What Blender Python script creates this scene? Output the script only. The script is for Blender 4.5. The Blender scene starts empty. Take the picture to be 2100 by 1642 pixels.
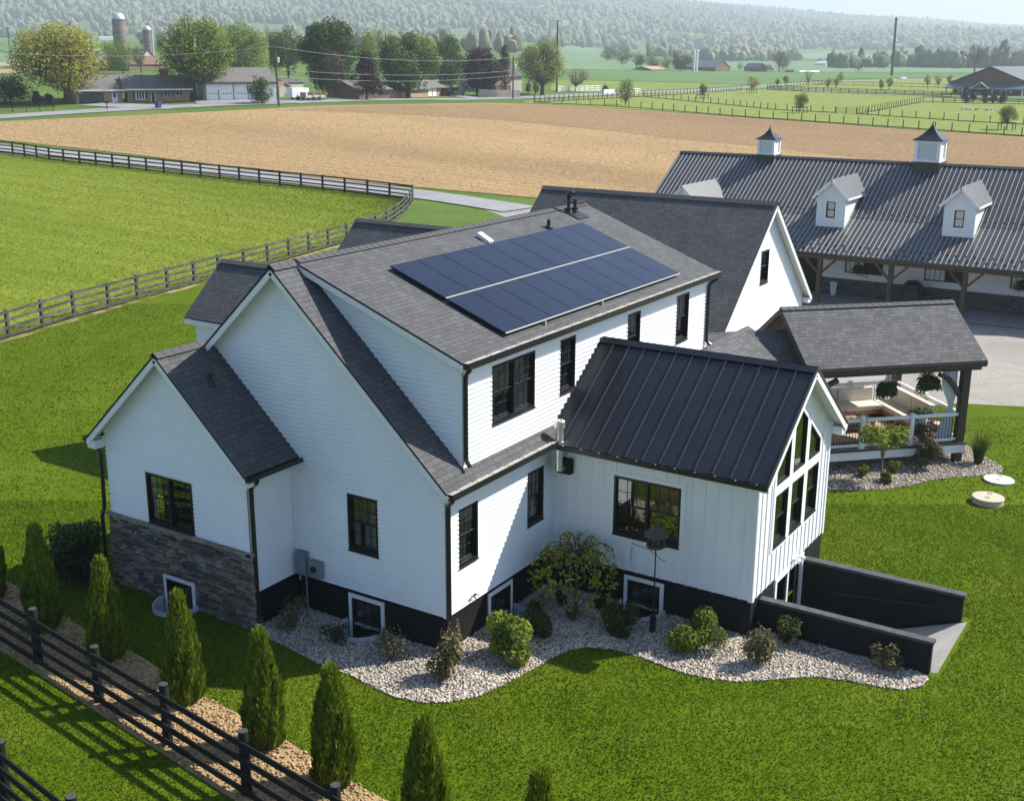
import bpy, math, random
import numpy as np
from mathutils import Vector, Matrix
from mathutils.geometry import tessellate_polygon
random.seed(7); RNG = np.random.default_rng(11)
SC = bpy.context.scene
COL = SC.collection
V3 = Vector
# ------------------------------------------------------------------ camera
CAM = V3((-19.793, -14.333, 13.1)); FPX = 2426.17
YAW, PIT, ROL = math.radians(32.471), math.radians(-16.139), math.radians(.263)
Fw = V3((math.cos(PIT)*math.cos(YAW), math.cos(PIT)*math.sin(YAW), math.sin(PIT)))
_r = V3((math.sin(YAW), -math.cos(YAW), 0)); _u = _r.cross(Fw)
Rt = math.cos(ROL)*_r + math.sin(ROL)*_u; Up = -math.sin(ROL)*_r + math.cos(ROL)*_u
cd = bpy.data.cameras.new('camera'); cam = bpy.data.objects.new('camera', cd); COL.objects.link(cam)
cd.sensor_width = 36; cd.lens = FPX/2100*36; cd.clip_start = .5; cd.clip_end = 20000
mw = Matrix((Rt, Up, -Fw)).transposed().to_4x4(); mw.translation = CAM; cam.matrix_world = mw
SC.camera = cam
# ------------------------------------------------------------------ terrain
def sst(a, b, x):
    t = min(1, max(0, (x-a)/(b-a))); return t*t*(3-2*t)
def lerp(a, b, t): return a+(b-a)*t
def ramp(x, w):
    if x <= 0: return 0.
    return x*x/(2*w) if x < w else x-w/2
CREST = [(-1.6, 430), (-.43, 410), (-.2, 335), (0, 280), (.06, 270), (.124, 250), (.268, 182), (.43, 134), (1.6, 100)]
def crest(a):
    for (a0, z0), (a1, z1) in zip(CREST, CREST[1:]):
        if a <= a1: return lerp(z0, z1, max(0, (a-a0)/(a1-a0)))
    return 60
def sl(x, y):
    dx, dy = x-CAM.x, y-CAM.y
    return dx*math.cos(YAW)+dy*math.sin(YAW), dx*math.sin(YAW)-dy*math.cos(YAW)
def xy(s, l):
    return CAM.x+s*math.cos(YAW)+l*math.sin(YAW), CAM.y+s*math.sin(YAW)-l*math.cos(YAW)
def T(x, y):
    s, l = sl(x, y)
    if s <= 78: return 0.
    a = max(-1.6, min(1.6, l/s))
    k = .043-.0225*sst(-.25, .25, a)
    z = k*(ramp(s-78, 20)-ramp(s-218, 20))
    kf = .0222-.0142*sst(-.05, .2, a)
    z += kf*(ramp(s-240, 60)-ramp(s-1720, 60))
    if s > 1800:
        t = min(1.15, (s-1800)/3700)
        f = t*(1.12-.12*t) if t < 1 else 1-(t-1)
        z = lerp(z, crest(a), f*sst(0, .25, t)**.3) + 11*math.sin(s*.004+a*17)*math.sin(a*31+s*.002)*sst(0, .3, t)
    return z
def gp(u, v, dz=0.):
    """ground point seen at photo pixel (u, v)"""
    d = Fw+(u-1050)/FPX*Rt-(v-821)/FPX*Up
    t0, t = 4., 4.
    while t < 6000:
        p = CAM+d*t
        if p.z < T(p.x, p.y): break
        t0 = t; t = t*1.02+.2
    for _ in range(30):
        m = (t0+t)/2; p = CAM+d*m
        if p.z < T(p.x, p.y): t = m
        else: t0 = m
    p = CAM+d*t
    return V3((p.x, p.y, T(p.x, p.y)+dz))
def dep(p): return (p-CAM).dot(Fw)
def mpp(p): return dep(p)/FPX       # metres per photo pixel at a point
# ------------------------------------------------------------------ mesh building
OFF = {}
class MB:
    def __init__(s): s.v = []; s.f = []; s.uv = []; s.r = []; s.m = []; s.mi = 0
    def face(s, pts, uv=None, r=None):
        n = len(s.v); s.v += [tuple(p) for p in pts]; s.f.append(tuple(range(n, n+len(pts))))
        s.uv.append(uv); s.r.append(random.random() if r is None else r); s.m.append(s.mi)
    def box(s, x0, x1, y0, y1, z0, z1, r=None): s.obox(V3(((x0+x1)/2, (y0+y1)/2, (z0+z1)/2)), V3((abs(x1-x0)/2, 0, 0)), V3((0, abs(y1-y0)/2, 0)), V3((0, 0, abs(z1-z0)/2)), r)
    def obox(s, c, a, b, d, r=None):
        r = random.random() if r is None else r
        c, a, b, d = V3(c), V3(a), V3(b), V3(d)
        if a.cross(b).dot(d) < 0: a = -a
        P = lambda i, j, k: c+a*i+b*j+d*k
        for q in (((1,-1,-1),(1,1,-1),(1,1,1),(1,-1,1)), ((-1,1,-1),(-1,-1,-1),(-1,-1,1),(-1,1,1)), ((1,1,-1),(-1,1,-1),(-1,1,1),(1,1,1)),
                  ((-1,-1,-1),(1,-1,-1),(1,-1,1),(-1,-1,1)), ((-1,-1,1),(1,-1,1),(1,1,1),(-1,1,1)), ((-1,1,-1),(1,1,-1),(1,-1,-1),(-1,-1,-1))):
            s.face([P(*t) for t in q], None, r)
    def bar(s, p0, p1, w, h, up=(0, 0, 1), r=None):
        """box beam from p0 to p1: width w across, height h along up"""
        p0, p1, up = V3(p0), V3(p1), V3(up); d = p1-p0; side = d.cross(up).normalized(); u = side.cross(d).normalized()
        s.obox((p0+p1)/2, d/2, side*w/2, u*h/2, r)
    def tube(s, pts, rad, n=8, cap=True, r=None):
        pts = [V3(p) for p in pts]; rs = rad if isinstance(rad, (list, tuple)) else [rad]*len(pts)
        rings = []; prev = None; r = random.random() if r is None else r
        for i, p in enumerate(pts):
            d = (pts[min(i+1, len(pts)-1)]-pts[max(i-1, 0)]).normalized()
            a = prev if prev is not None else (V3((0, 0, 1)) if abs(d.z) < .9 else V3((1, 0, 0)))
            a = (a-d*a.dot(d)).normalized(); b = d.cross(a); prev = a
            rings.append([p+(a*math.cos(2*math.pi*k/n)+b*math.sin(2*math.pi*k/n))*rs[i] for k in range(n)])
        for i in range(len(rings)-1):
            for k in range(n):
                s.face([rings[i][k], rings[i][(k+1) % n], rings[i+1][(k+1) % n], rings[i+1][k]], None, r)
        if cap: s.face(rings[0][::-1], None, r); s.face(rings[-1], None, r)
    def lathe(s, c, prof, n=16, r=None, sx=1, sy=1):
        c = V3(c); r = random.random() if r is None else r
        R = [[c+V3((q*math.cos(2*math.pi*k/n)*sx, q*math.sin(2*math.pi*k/n)*sy, z)) for k in range(n)] for q, z in prof]
        for i in range(len(R)-1):
            for k in range(n): s.face([R[i][k], R[i][(k+1) % n], R[i+1][(k+1) % n], R[i+1][k]], None, r)
        if prof[0][0] > 1e-4: s.face(R[0][::-1], None, r)
        if prof[-1][0] > 1e-4: s.face(R[-1], None, r)
    def prism(s, pts, ext, r=None):
        pts = [V3(p) for p in pts]; e = V3(ext); n = len(pts); r = random.random() if r is None else r
        nn = V3((0, 0, 0))
        for i in range(n): nn += pts[i].cross(pts[(i+1) % n])
        if nn.dot(e) > 0: pts = pts[::-1]
        q = [p+e for p in pts]
        s.face(pts, None, r); s.face(q[::-1], None, r)
        for i in range(n): s.face([pts[(i+1) % n], pts[i], q[i], q[(i+1) % n]], None, r)
    def roof(s, el, er, rr, rl, th=.14, uo=0):
        """roof slab: eave-left, eave-right, ridge-right, ridge-left (top surface), uv in metres"""
        el, er, rr, rl = map(V3, (el, er, rr, rl)); a = (er-el).normalized()
        n = a.cross(rl-el).normalized()
        if n.z < 0: n = -n
        b = n.cross(a)
        if b.dot(rl-el) < 0: b = -b
        top = [el, er, rr, rl]; uv = [((p-el).dot(a)+uo, (p-el).dot(b)) for p in top]
        if (er-el).cross(rl-el).z < 0: top = top[::-1]; uv = uv[::-1]
        s.face(top, uv, .5); bot = [p-n*th for p in top]; s.face(bot[::-1], None, .5)
        for i in range(4):
            j = (i+1) % 4; s.face([top[j], top[i], bot[i], bot[j]], None, .5)
    def build(s, name, mat, parent=None, smooth=False, local=False, merge=False):
        me = bpy.data.meshes.new(name)
        off = OFF.get(parent.name, V3((0, 0, 0))) if (parent and not local) else V3((0, 0, 0))
        me.from_pydata([(p[0]-off.x, p[1]-off.y, p[2]-off.z) for p in s.v], [], s.f)
        for mm in (mat if isinstance(mat, (list, tuple)) else [mat]): me.materials.append(mm)
        if any(s.m): me.polygons.foreach_set('material_index', s.m)
        at = me.attributes.new('rnd', 'FLOAT', 'FACE'); at.data.foreach_set('value', s.r)
        if any(u is not None for u in s.uv):
            ul = me.uv_layers.new(name='UVMap'); flat = []
            for u, f in zip(s.uv, s.f): flat += [c for q in (u if u else [(0, 0)]*len(f)) for c in q]
            ul.data.foreach_set('uv', flat)
        if merge:
            import bmesh
            bm = bmesh.new(); bm.from_mesh(me); bmesh.ops.remove_doubles(bm, verts=bm.verts, dist=1e-4); bm.to_mesh(me); bm.free()
        if smooth: me.polygons.foreach_set('use_smooth', [True]*len(me.polygons))
        me.update()
        o = bpy.data.objects.new(name, me); COL.objects.link(o)
        if parent: o.parent = parent; OFF[o.name] = off
        return o
def npmesh(name, verts, faces, mat, rnd=None, parent=None, smooth=False, mats=None):
    """verts (N,3), faces (M,k) numpy arrays"""
    me = bpy.data.meshes.new(name); n, (m, k) = len(verts), faces.shape
    me.vertices.add(n); me.vertices.foreach_set('co', np.asarray(verts, np.float32).ravel())
    me.loops.add(m*k); me.loops.foreach_set('vertex_index', faces.astype(np.int32).ravel())
    me.polygons.add(m); me.polygons.foreach_set('loop_start', np.arange(0, m*k, k, dtype=np.int32))
    me.polygons.foreach_set('loop_total', np.full(m, k, np.int32))
    if smooth: me.polygons.foreach_set('use_smooth', np.ones(m, bool))
    for mm in (mat if isinstance(mat, (list, tuple)) else [mat]): me.materials.append(mm)
    at = me.attributes.new('rnd', 'FLOAT', 'FACE')
    at.data.foreach_set('value', np.asarray(RNG.random(m) if rnd is None else rnd, np.float32))
    me.update(calc_edges=True); me.validate()
    o = bpy.data.objects.new(name, me); COL.objects.link(o)
    if parent: o.parent = parent
    return o
def tag(o, label=None, cat=None, group=None, kind=None):
    for k, q in (('label', label), ('category', cat), ('group', group), ('kind', kind)):
        if q: o[k] = q
    return o
def thing(name, label, cat, loc=(0, 0, 0), group=None, rz=0):
    o = bpy.data.objects.new(name, None); COL.objects.link(o); o.location = loc; o.rotation_euler.z = rz
    o.empty_display_size = .3; OFF[o.name] = V3(loc)
    return tag(o, label, cat, group)
def copy_tree(o, parent=None):
    c = o.copy(); COL.objects.link(c)
    if parent: c.parent = parent
    for ch in [q for q in KIDS.get(o.name, o.children)]: copy_tree(ch, c)
    return c
KIDS = {}
# ------------------------------------------------------------------ materials
def mat(name, col, rough=.7, col2=None, ns=6., nd=4, bump=0., bs=None, metal=0., spec=.5, attr=0., coat=0., stretch=None, thr=(.35, .65), transl=0., bd=.02, ns2=None, col3=None, thr2=(.5,.7), uv=False, vary=0.):
    m = bpy.data.materials.new(name); m.use_nodes = True; nt = m.node_tree; N = nt.nodes; L = nt.links
    b = N['Principled BSDF']; b.inputs['Roughness'].default_value = rough; b.inputs['Metallic'].default_value = metal
    b.inputs['Specular IOR Level'].default_value = spec; b.inputs['Coat Weight'].default_value = coat
    tc = N.new('ShaderNodeTexCoord'); src = tc.outputs['UV' if uv else 'Object']
    if stretch:
        mp = N.new('ShaderNodeMapping'); mp.inputs['Scale'].default_value = stretch; L.new(src, mp.inputs['Vector']); src = mp.outputs['Vector']
    out = None
    def noise(sc, det=nd):
        n = N.new('ShaderNodeTexNoise'); n.inputs['Scale'].default_value = sc; n.inputs['Detail'].default_value = det; L.new(src, n.inputs['Vector']); return n.outputs['Fac']
    def ramp_(f, t):
        r = N.new('ShaderNodeMapRange'); r.inputs['From Min'].default_value = t[0]; r.inputs['From Max'].default_value = t[1]; L.new(f, r.inputs['Value']); return r.outputs['Result']
    def mix(f, a, c, mode='MIX'):
        x = N.new('ShaderNodeMix'); x.data_type = 'RGBA'; x.blend_type = mode
        if isinstance(f, float): x.inputs['Factor'].default_value = f
        else: L.new(f, x.inputs['Factor'])
        for i, q in ((6, a), (7, c)):
            if isinstance(q, tuple): x.inputs[i].default_value = (*q, 1)
            else: L.new(q, x.inputs[i])
        return x.outputs[2]
    c = tuple(col)
    if col2 is not None: c = mix(ramp_(noise(ns), thr), c, tuple(col2))
    if col3 is not None: c = mix(ramp_(noise(ns2 or ns*.2), thr2), c, tuple(col3))
    if attr:
        a = N.new('ShaderNodeAttribute'); a.attribute_name = 'rnd'
        r = N.new('ShaderNodeMapRange'); r.inputs['To Min'].default_value = 1-attr; r.inputs['To Max'].default_value = 1+attr; L.new(a.outputs['Fac'], r.inputs['Value'])
        cb = N.new('ShaderNodeVectorMath'); cb.operation = 'SCALE'
        if isinstance(c, tuple): cb.inputs[0].default_value = c
        else: L.new(c, cb.inputs[0])
        L.new(r.outputs['Result'], cb.inputs['Scale']); c = cb.outputs['Vector']
    if isinstance(c, tuple): b.inputs['Base Color'].default_value = (*c, 1)
    else: L.new(c, b.inputs['Base Color'])
    if bump:
        bn = N.new('ShaderNodeBump'); bn.inputs['Strength'].default_value = bump; bn.inputs['Distance'].default_value = bd
        L.new(noise(bs or ns*4, 5), bn.inputs['Height']); L.new(bn.outputs['Normal'], b.inputs['Normal'])
    if transl:
        t = N.new('ShaderNodeBsdfTranslucent'); ms = N.new('ShaderNodeMixShader'); ms.inputs[0].default_value = transl
        if isinstance(c, tuple): t.inputs['Color'].default_value = (*c, 1)
        else: L.new(mix(1., c, (1.25, 1.2, .5), 'MULTIPLY'), t.inputs['Color'])
        o = N['Material Output']; L.new(b.outputs[0], ms.inputs[1]); L.new(t.outputs[0], ms.inputs[2]); L.new(ms.outputs[0], o.inputs['Surface'])
    return m
def shingle(name, c1, c2, gap, row=.145, tab=.30, bump=.5):
    m = bpy.data.materials.new(name); m.use_nodes = True; nt = m.node_tree; N = nt.nodes; L = nt.links
    b = N['Principled BSDF']; b.inputs['Roughness'].default_value = .85; b.inputs['Specular IOR Level'].default_value = .35
    tc = N.new('ShaderNodeTexCoord')
    br = N.new('ShaderNodeTexBrick'); br.inputs['Scale'].default_value = 1; br.inputs['Brick Width'].default_value = tab; br.inputs['Row Height'].default_value = row
    br.inputs['Mortar Size'].default_value = .009; br.inputs['Mortar Smooth'].default_value = .3; br.inputs['Bias'].default_value = -.1
    br.inputs['Color1'].default_value = (*c1, 1); br.inputs['Color2'].default_value = (*c2, 1); br.inputs['Mortar'].default_value = (*gap, 1)
    br.offset = .41; br.offset_frequency = 3; br.squash = .7; br.squash_frequency = 2
    L.new(tc.outputs['UV'], br.inputs['Vector'])
    n = N.new('ShaderNodeTexNoise'); n.inputs['Scale'].default_value = 1.1; n.inputs['Detail'].default_value = 8; L.new(tc.outputs['UV'], n.inputs['Vector'])
    r = N.new('ShaderNodeMapRange'); r.inputs['From Min'].default_value = .3; r.inputs['From Max'].default_value = .7; r.inputs['To Min'].default_value = .88; r.inputs['To Max'].default_value = 1.12; L.new(n.outputs['Fac'], r.inputs['Value'])
    sc = N.new('ShaderNodeVectorMath'); sc.operation = 'SCALE'; L.new(br.outputs['Color'], sc.inputs[0]); L.new(r.outputs['Result'], sc.inputs['Scale']); L.new(sc.outputs[0], b.inputs['Base Color'])
    # each course is a little wedge: thick at its lower edge
    sp = N.new('ShaderNodeSeparateXYZ'); L.new(tc.outputs['UV'], sp.inputs[0])
    dv = N.new('ShaderNodeMath'); dv.operation = 'DIVIDE'; dv.inputs[1].default_value = row; L.new(sp.outputs['Y'], dv.inputs[0])
    fr = N.new('ShaderNodeMath'); fr.operation = 'FRACT'; L.new(dv.outputs[0], fr.inputs[0])
    iv = N.new('ShaderNodeMath'); iv.operation = 'SUBTRACT'; iv.inputs[0].default_value = 1; L.new(fr.outputs[0], iv.inputs[1])
    n2 = N.new('ShaderNodeTexNoise'); n2.inputs['Scale'].default_value = 60; L.new(tc.outputs['UV'], n2.inputs['Vector'])
    ad = N.new('ShaderNodeMath'); ad.operation = 'MULTIPLY_ADD'; ad.inputs[1].default_value = .35; L.new(n2.outputs['Fac'], ad.inputs[0]); L.new(iv.outputs[0], ad.inputs[2])
    bn = N.new('ShaderNodeBump'); bn.inputs['Strength'].default_value = bump; bn.inputs['Distance'].default_value = .012; L.new(ad.outputs[0], bn.inputs['Height']); L.new(bn.outputs['Normal'], b.inputs['Normal'])
    return m
def glassmat(name, tint=(.75, .8, .78)):
    m = bpy.data.materials.new(name); m.use_nodes = True; nt = m.node_tree; N = nt.nodes; L = nt.links
    N.remove(N['Principled BSDF'])
    t = N.new('ShaderNodeBsdfTransparent'); t.inputs['Color'].default_value = (*tint, 1)
    g = N.new('ShaderNodeBsdfGlossy'); g.inputs['Roughness'].default_value = .015; g.inputs['Color'].default_value = (.95, .97, 1, 1)
    fr = N.new('ShaderNodeFresnel'); fr.inputs['IOR'].default_value = 2.4
    tc = N.new('ShaderNodeTexCoord'); nz = N.new('ShaderNodeTexNoise'); nz.inputs['Scale'].default_value = 1.3; nz.inputs['Detail'].default_value = 1; L.new(tc.outputs['Object'], nz.inputs['Vector'])
    bn = N.new('ShaderNodeBump'); bn.inputs['Strength'].default_value = .05; bn.inputs['Distance'].default_value = .02; L.new(nz.outputs['Fac'], bn.inputs['Height']); L.new(bn.outputs['Normal'], g.inputs['Normal'])
    mx = N.new('ShaderNodeMixShader'); L.new(fr.outputs[0], mx.inputs[0]); L.new(t.outputs[0], mx.inputs[1]); L.new(g.outputs[0], mx.inputs[2])
    L.new(mx.outputs[0], N['Material Output'].inputs['Surface'])
    return m
M = {}
M['white'] = mat('white_vinyl', (.80, .81, .82), .45, (.76, .77, .79), 1.2, bump=.05, bs=14)
M['trim'] = mat('white_trim', (.82, .82, .82), .5, (.77, .77, .77), 2.)
M['batten'] = mat('white_board', (.80, .81, .83), .5, (.75, .76, .78), .9, attr=.02, bump=.06, bs=20, stretch=(1, 1, .25))
M['black'] = mat('black_paint', (.006, .006, .007), .75, (.011, .011, .012), 2., bump=.15, bs=30, spec=.25)
M['frame'] = mat('black_frame', (.010, .010, .011), .38)
M['gutter'] = mat('black_gutter', (.014, .014, .015), .3)
M['guttin'] = mat('gutter_dust', (.46, .42, .36), .7, (.36, .33, .28), 5)
M['roof'] = shingle('charcoal_shingle', (.074, .075, .077), (.104, .105, .107), (.034, .035, .037))
M['roofp'] = shingle('grey_shingle', (.076, .077, .079), (.122, .123, .125), (.040, .040, .041))
M['seamrib'] = mat('seam_highlight', (.040, .043, .052), .35)  # lighter than the roof metal: seam highlights put into the colour
M['seam'] = mat('standing_seam', (.011, .013, .020), .30, (.018, .020, .027), .8, spec=.55)
M['rib'] = mat('ribbed_roof', (.034, .035, .038), .42, (.05, .051, .054), 1.5, spec=.5)
M['ribcap'] = mat('rib_glint', (.44, .44, .44), .35, metal=.1)  # pale tone paints the sun glint on dark metal ribs
M['ribgrey'] = mat('ribbed_roof_sunlit', (.36, .358, .35), .4, metal=.1)  # pale base colour carries the sun glancing off these small roofs
M['stone'] = mat('ledge_stone', (.23, .19, .15), .85, (.115, .108, .10), 3., attr=.6, bump=.5, bs=35, col3=(.25, .175, .115), ns2=1.1)
M['mortar'] = mat('stone_joint', (.03, .028, .026), .95)
M['cap'] = mat('stone_cap', (.30, .24, .17), .85, (.22, .18, .14), 6, bump=.3, attr=.15)
M['conc'] = mat('concrete', (.40, .38, .35), .85, (.33, .31, .29), 2.5, bump=.15, bs=60)
M['tan'] = mat('tan_lid', (.52, .45, .34), .75, (.45, .39, .30), 6, bump=.1)
M['paleconc'] = mat('pale_lid', (.62, .60, .53), .75, (.54, .52, .46), 6, bump=.1)
M['metal'] = mat('galvanised', (.80, .81, .80), .28, (.66, .68, .69), 4, metal=.75)
M['blued'] = mat('well_steel', (.62, .67, .72), .4, (.48, .53, .58), 4, metal=.2)
M['glass'] = glassmat('window_glass')
M['curtain'] = mat('pale_curtain', (.80, .84, .86), .9, (.62, .68, .72), 9, stretch=(4, 4, .3))
M['blind'] = mat('cream_blind', (.72, .68, .36), .85, (.55, .54, .28), 7, stretch=(4, 4, .3))
M['inner'] = mat('room_wall', (.30, .28, .25), .9)
M['floor'] = mat('room_floor', (.16, .10, .06), .6, (.10, .06, .04), 4)
M['cell'] = mat('solar_cell', (.006, .010, .026), .14, (.009, .014, .034), .5, spec=.3)
M['alu'] = mat('aluminium', (.62, .58, .50), .4, metal=.5)
M['wood'] = mat('dark_timber', (.085, .062, .045), .8, (.055, .042, .032), 3, stretch=(4, 4, .4), bump=.2, attr=.12)
M['woodw'] = mat('brown_timber', (.115, .075, .045), .8, (.075, .05, .032), 3, stretch=(3, 3, .5), bump=.2, attr=.15)
M['deck'] = mat('deck_board', (.20, .155, .11), .8, (.15, .115, .085), 3, attr=.15)
M['rug'] = mat('tan_rug', (.50, .38, .26), .95, (.42, .31, .21), 8, bump=.2)
M['teak'] = mat('teak', (.34, .21, .11), .6, (.25, .15, .08), 4, attr=.15, stretch=(1, 5, 5))
M['cushion'] = mat('cream_cushion', (.72, .66, .55), .9, (.66, .60, .49), 2, bump=.15, bs=6)
M['pillow'] = mat('grey_pillow', (.13, .135, .14), .9, (.09, .09, .10), 5, bump=.2, bs=9)
M['sheer'] = mat('sheer_cloth', (.80, .82, .84), .9, (.70, .73, .77), 6, stretch=(5, 5, .25))
M['fence'] = mat('black_fence', (.007, .007, .008), .8, (.017, .016, .016), 5, spec=.25, bump=.3, bs=18, attr=.25, stretch=(1, 1, 1))
M['fenceg'] = mat('weathered_fence', (.050, .047, .044), .8, (.13, .12, .115), 2.5, bump=.2, bs=18, attr=.25, thr=(.45, .75))
M['posttop'] = mat('post_end', (.03, .03, .033), .8, (.06, .06, .06), 20)
M['whitep'] = mat('white_plastic', (.78, .79, .80), .4)
M['meter'] = mat('meter_grey', (.20, .245, .27), .5, (.17, .21, .235), 3)
M['bronze'] = mat('feeder_wood', (.095, .065, .045), .8, (.06, .045, .035), 9)
M['terra'] = mat('terracotta', (.26, .12, .06), .8)
M['brick'] = mat('tan_brick', (.42, .27, .16), .85, (.33, .21, .13), 1.2, attr=.05)
M['brickr'] = mat('brown_brick', (.17, .105, .07), .85, (.13, .08, .055), 1.2)
M['taupe'] = mat('taupe_roof', (.16, .145, .13), .85, (.125, .115, .105), 1.5, bump=.1)
M['greyroof'] = mat('grey_roof', (.08, .085, .09), .8, (.06, .065, .07), 1.)
M['blueroof'] = mat('blue_grey_roof', (.085, .10, .12), .6, (.07, .085, .10), 1.)
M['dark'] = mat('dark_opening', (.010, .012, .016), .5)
M['blue'] = mat('blue_plastic', (.02, .05, .14), .5)
M['beige'] = mat('beige_wall', (.42, .38, .32), .8, (.36, .33, .28), 1.)
M['redbrown'] = mat('red_brown_siding', (.19, .085, .055), .8, (.14, .065, .045), .6)
M['steel'] = mat('weathered_steel', (.035, .027, .026), .7, (.05, .04, .036), .4)
M['pole'] = mat('pole_wood', (.09, .075, .06), .9, (.06, .05, .042), 2, stretch=(3, 3, .3))
M['silo'] = mat('silo_stave', (.20, .155, .13), .85, (.15, .12, .10), .5, stretch=(.4, .4, 1.5), bump=.2, attr=.18)
M['dome'] = mat('silo_dome', (.55, .56, .57), .4, metal=.4)
M['bark'] = mat('bark', (.075, .058, .045), .95, (.045, .036, .030), 3, bump=.4, bs=12, stretch=(2, 2, .4))
M['barkp'] = mat('pale_bark', (.20, .165, .13), .95, (.13, .105, .085), 3, bump=.3, bs=12, stretch=(2, 2, .4))
SUN_E, SKY_E, EXPO, HAZE, HAZE_C = 5.0, .10, .90, .00025, (.70, .78, .90, 1)
# ================================================================== setting: ground, roads, fields, hills
def gmat(name, c1, c2, c3=None, s1=3., s2=.35, rot=0., stretch=(1, 1), bump=.0, bs=20., rough=.95, thr=(.35, .65), thr3=(.45, .7), bd=.05, fine=0., fs=25., stripe=None):
    m = bpy.data.materials.new(name); m.use_nodes = True; nt = m.node_tree; N = nt.nodes; L = nt.links
    b = N['Principled BSDF']; b.inputs['Roughness'].default_value = rough; b.inputs['Specular IOR Level'].default_value = .06
    tc = N.new('ShaderNodeTexCoord'); mp = N.new('ShaderNodeMapping'); mp.vector_type = 'TEXTURE'; mp.inputs['Rotation'].default_value = (0, 0, rot); mp.inputs['Scale'].default_value = (stretch[0], stretch[1], 1)
    L.new(tc.outputs['Object'], mp.inputs['Vector'])
    def noise(sc, det=6, src=None, rg=.55):
        n = N.new('ShaderNodeTexNoise'); n.inputs['Scale'].default_value = sc; n.inputs['Detail'].default_value = det; n.inputs['Roughness'].default_value = rg; L.new(src or mp.outputs['Vector'], n.inputs['Vector']); return n.outputs['Fac']
    def mr(f, a, z, t0=0., t1=1.):
        r = N.new('ShaderNodeMapRange'); r.inputs['From Min'].default_value = a; r.inputs['From Max'].default_value = z; r.inputs['To Min'].default_value = t0; r.inputs['To Max'].default_value = t1; L.new(f, r.inputs['Value']); return r.outputs['Result']
    def mix(f, a, c):
        x = N.new('ShaderNodeMix'); x.data_type = 'RGBA'; L.new(f, x.inputs['Factor'])
        for i, q in ((6, a), (7, c)):
            if isinstance(q, tuple): x.inputs[i].default_value = (*q, 1)
            else: L.new(q, x.inputs[i])
        return x.outputs[2]
    c = mix(mr(noise(s1), *thr), tuple(c1), tuple(c2))
    if c3: c = mix(mr(noise(s2, 4), *thr3), c, tuple(c3))
    if stripe:
        w = N.new('ShaderNodeTexWave'); w.bands_direction = 'Y'; w.inputs['Scale'].default_value = stripe[0]; w.inputs['Distortion'].default_value = stripe[1]; w.inputs['Detail'].default_value = 3; w.inputs['Detail Scale'].default_value = .6
        mp2 = N.new('ShaderNodeMapping'); mp2.vector_type = 'TEXTURE'; mp2.inputs['Rotation'].default_value = (0, 0, rot); L.new(tc.outputs['Object'], mp2.inputs['Vector']); L.new(mp2.outputs['Vector'], w.inputs['Vector'])
        v = N.new('ShaderNodeVectorMath'); v.operation = 'SCALE'; L.new(c, v.inputs[0]); L.new(mr(w.outputs['Fac'], 0, 1, 1-stripe[2], 1+stripe[2]), v.inputs['Scale']); c = v.outputs[0]
    if fine:
        v = N.new('ShaderNodeVectorMath'); v.operation = 'SCALE'; L.new(c, v.inputs[0]); L.new(mr(noise(fs, 4, tc.outputs['Object'], .7), .3, .7, 1-fine, 1+fine), v.inputs['Scale']); c = v.outputs[0]
    L.new(c, b.inputs['Base Color'])
    if bump:
        bn = N.new('ShaderNodeBump'); bn.inputs['Strength'].default_value = bump; bn.inputs['Distance'].default_value = bd
        L.new(noise(bs, 5), bn.inputs['Height']); L.new(bn.outputs['Normal'], b.inputs['Normal'])
    return m
G_lawn = gmat('lawn_grass', (.062, .106, .003), (.082, .128, .004), (.104, .145, .009), 2.2, .30, bump=.35, bs=16, fine=.2, fs=14, bd=.05)
G_far = gmat('field_grass', (.070, .125, .022), (.095, .155, .03), (.12, .165, .045), .9, .05, bump=.6, bs=6, fine=.3, fs=5)
rowdir = gp(900, 390)-gp(20, 288); rowang = math.atan2(rowdir.y, rowdir.x)
G_strip = gmat('worn_fence_line', (.34, .25, .14), (.11, .13, .012), (.09, .12, .01), .9, .3, fine=.3, fs=9, thr=(.42, .58))
G_past = gmat('pasture_grass', (.150, .192, .018), (.185, .222, .026), (.122, .165, .013), 1.1, .10, rot=rowang, stretch=(5, 1), bump=1., bs=7, fine=.42, fs=3.2, bd=.12, stripe=(.09, 4., .06))
G_soil = gmat('ploughed_soil', (.375, .262, .135), (.325, .222, .11), (.25, .165, .085), 1.1, .020, rot=rowang-.07, stretch=(9, 1.0), bump=.9, bs=5, fine=.36, fs=2.2, thr3=(.46, .60), bd=.14, stripe=(.16, 3.5, .07))
G_asph = gmat('grey_asphalt', (.27, .27, .275), (.31, .305, .30), (.24, .24, .245), 1.2, .2, fine=.1, fs=30, bump=.2, bs=60)
G_grav = gmat('gravel_drive', (.31, .285, .25), (.36, .33, .29), (.27, .25, .225), 1.6, .22, fine=.22, fs=10, bump=.4, bs=30)
G_bed = gmat('gravel_base', (.20, .175, .145), (.27, .235, .195), (.14, .125, .105), 9, 1.5, fine=.4, fs=22, bump=.8, bs=22)
G_mulch = gmat('wood_chip', (.37, .255, .13), (.44, .31, .165), (.28, .185, .09), 7, .8, fine=.5, fs=30, bump=.8, bs=30)
G_road = gmat('road_asphalt', (.25, .25, .26), (.28, .28, .285), (.22, .22, .23), .5, .1, fine=.08, fs=8)
G_crop = gmat('young_crop', (.095, .175, .058), (.108, .19, .064), (.09, .16, .054), .05, .01, rot=rowang, stretch=(6, 1), fine=.1, fs=.6)
G_cropy = gmat('yellow_meadow', (.16, .21, .05), (.19, .23, .06), (.13, .19, .045), .06, .012, fine=.15, fs=.5)
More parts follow.
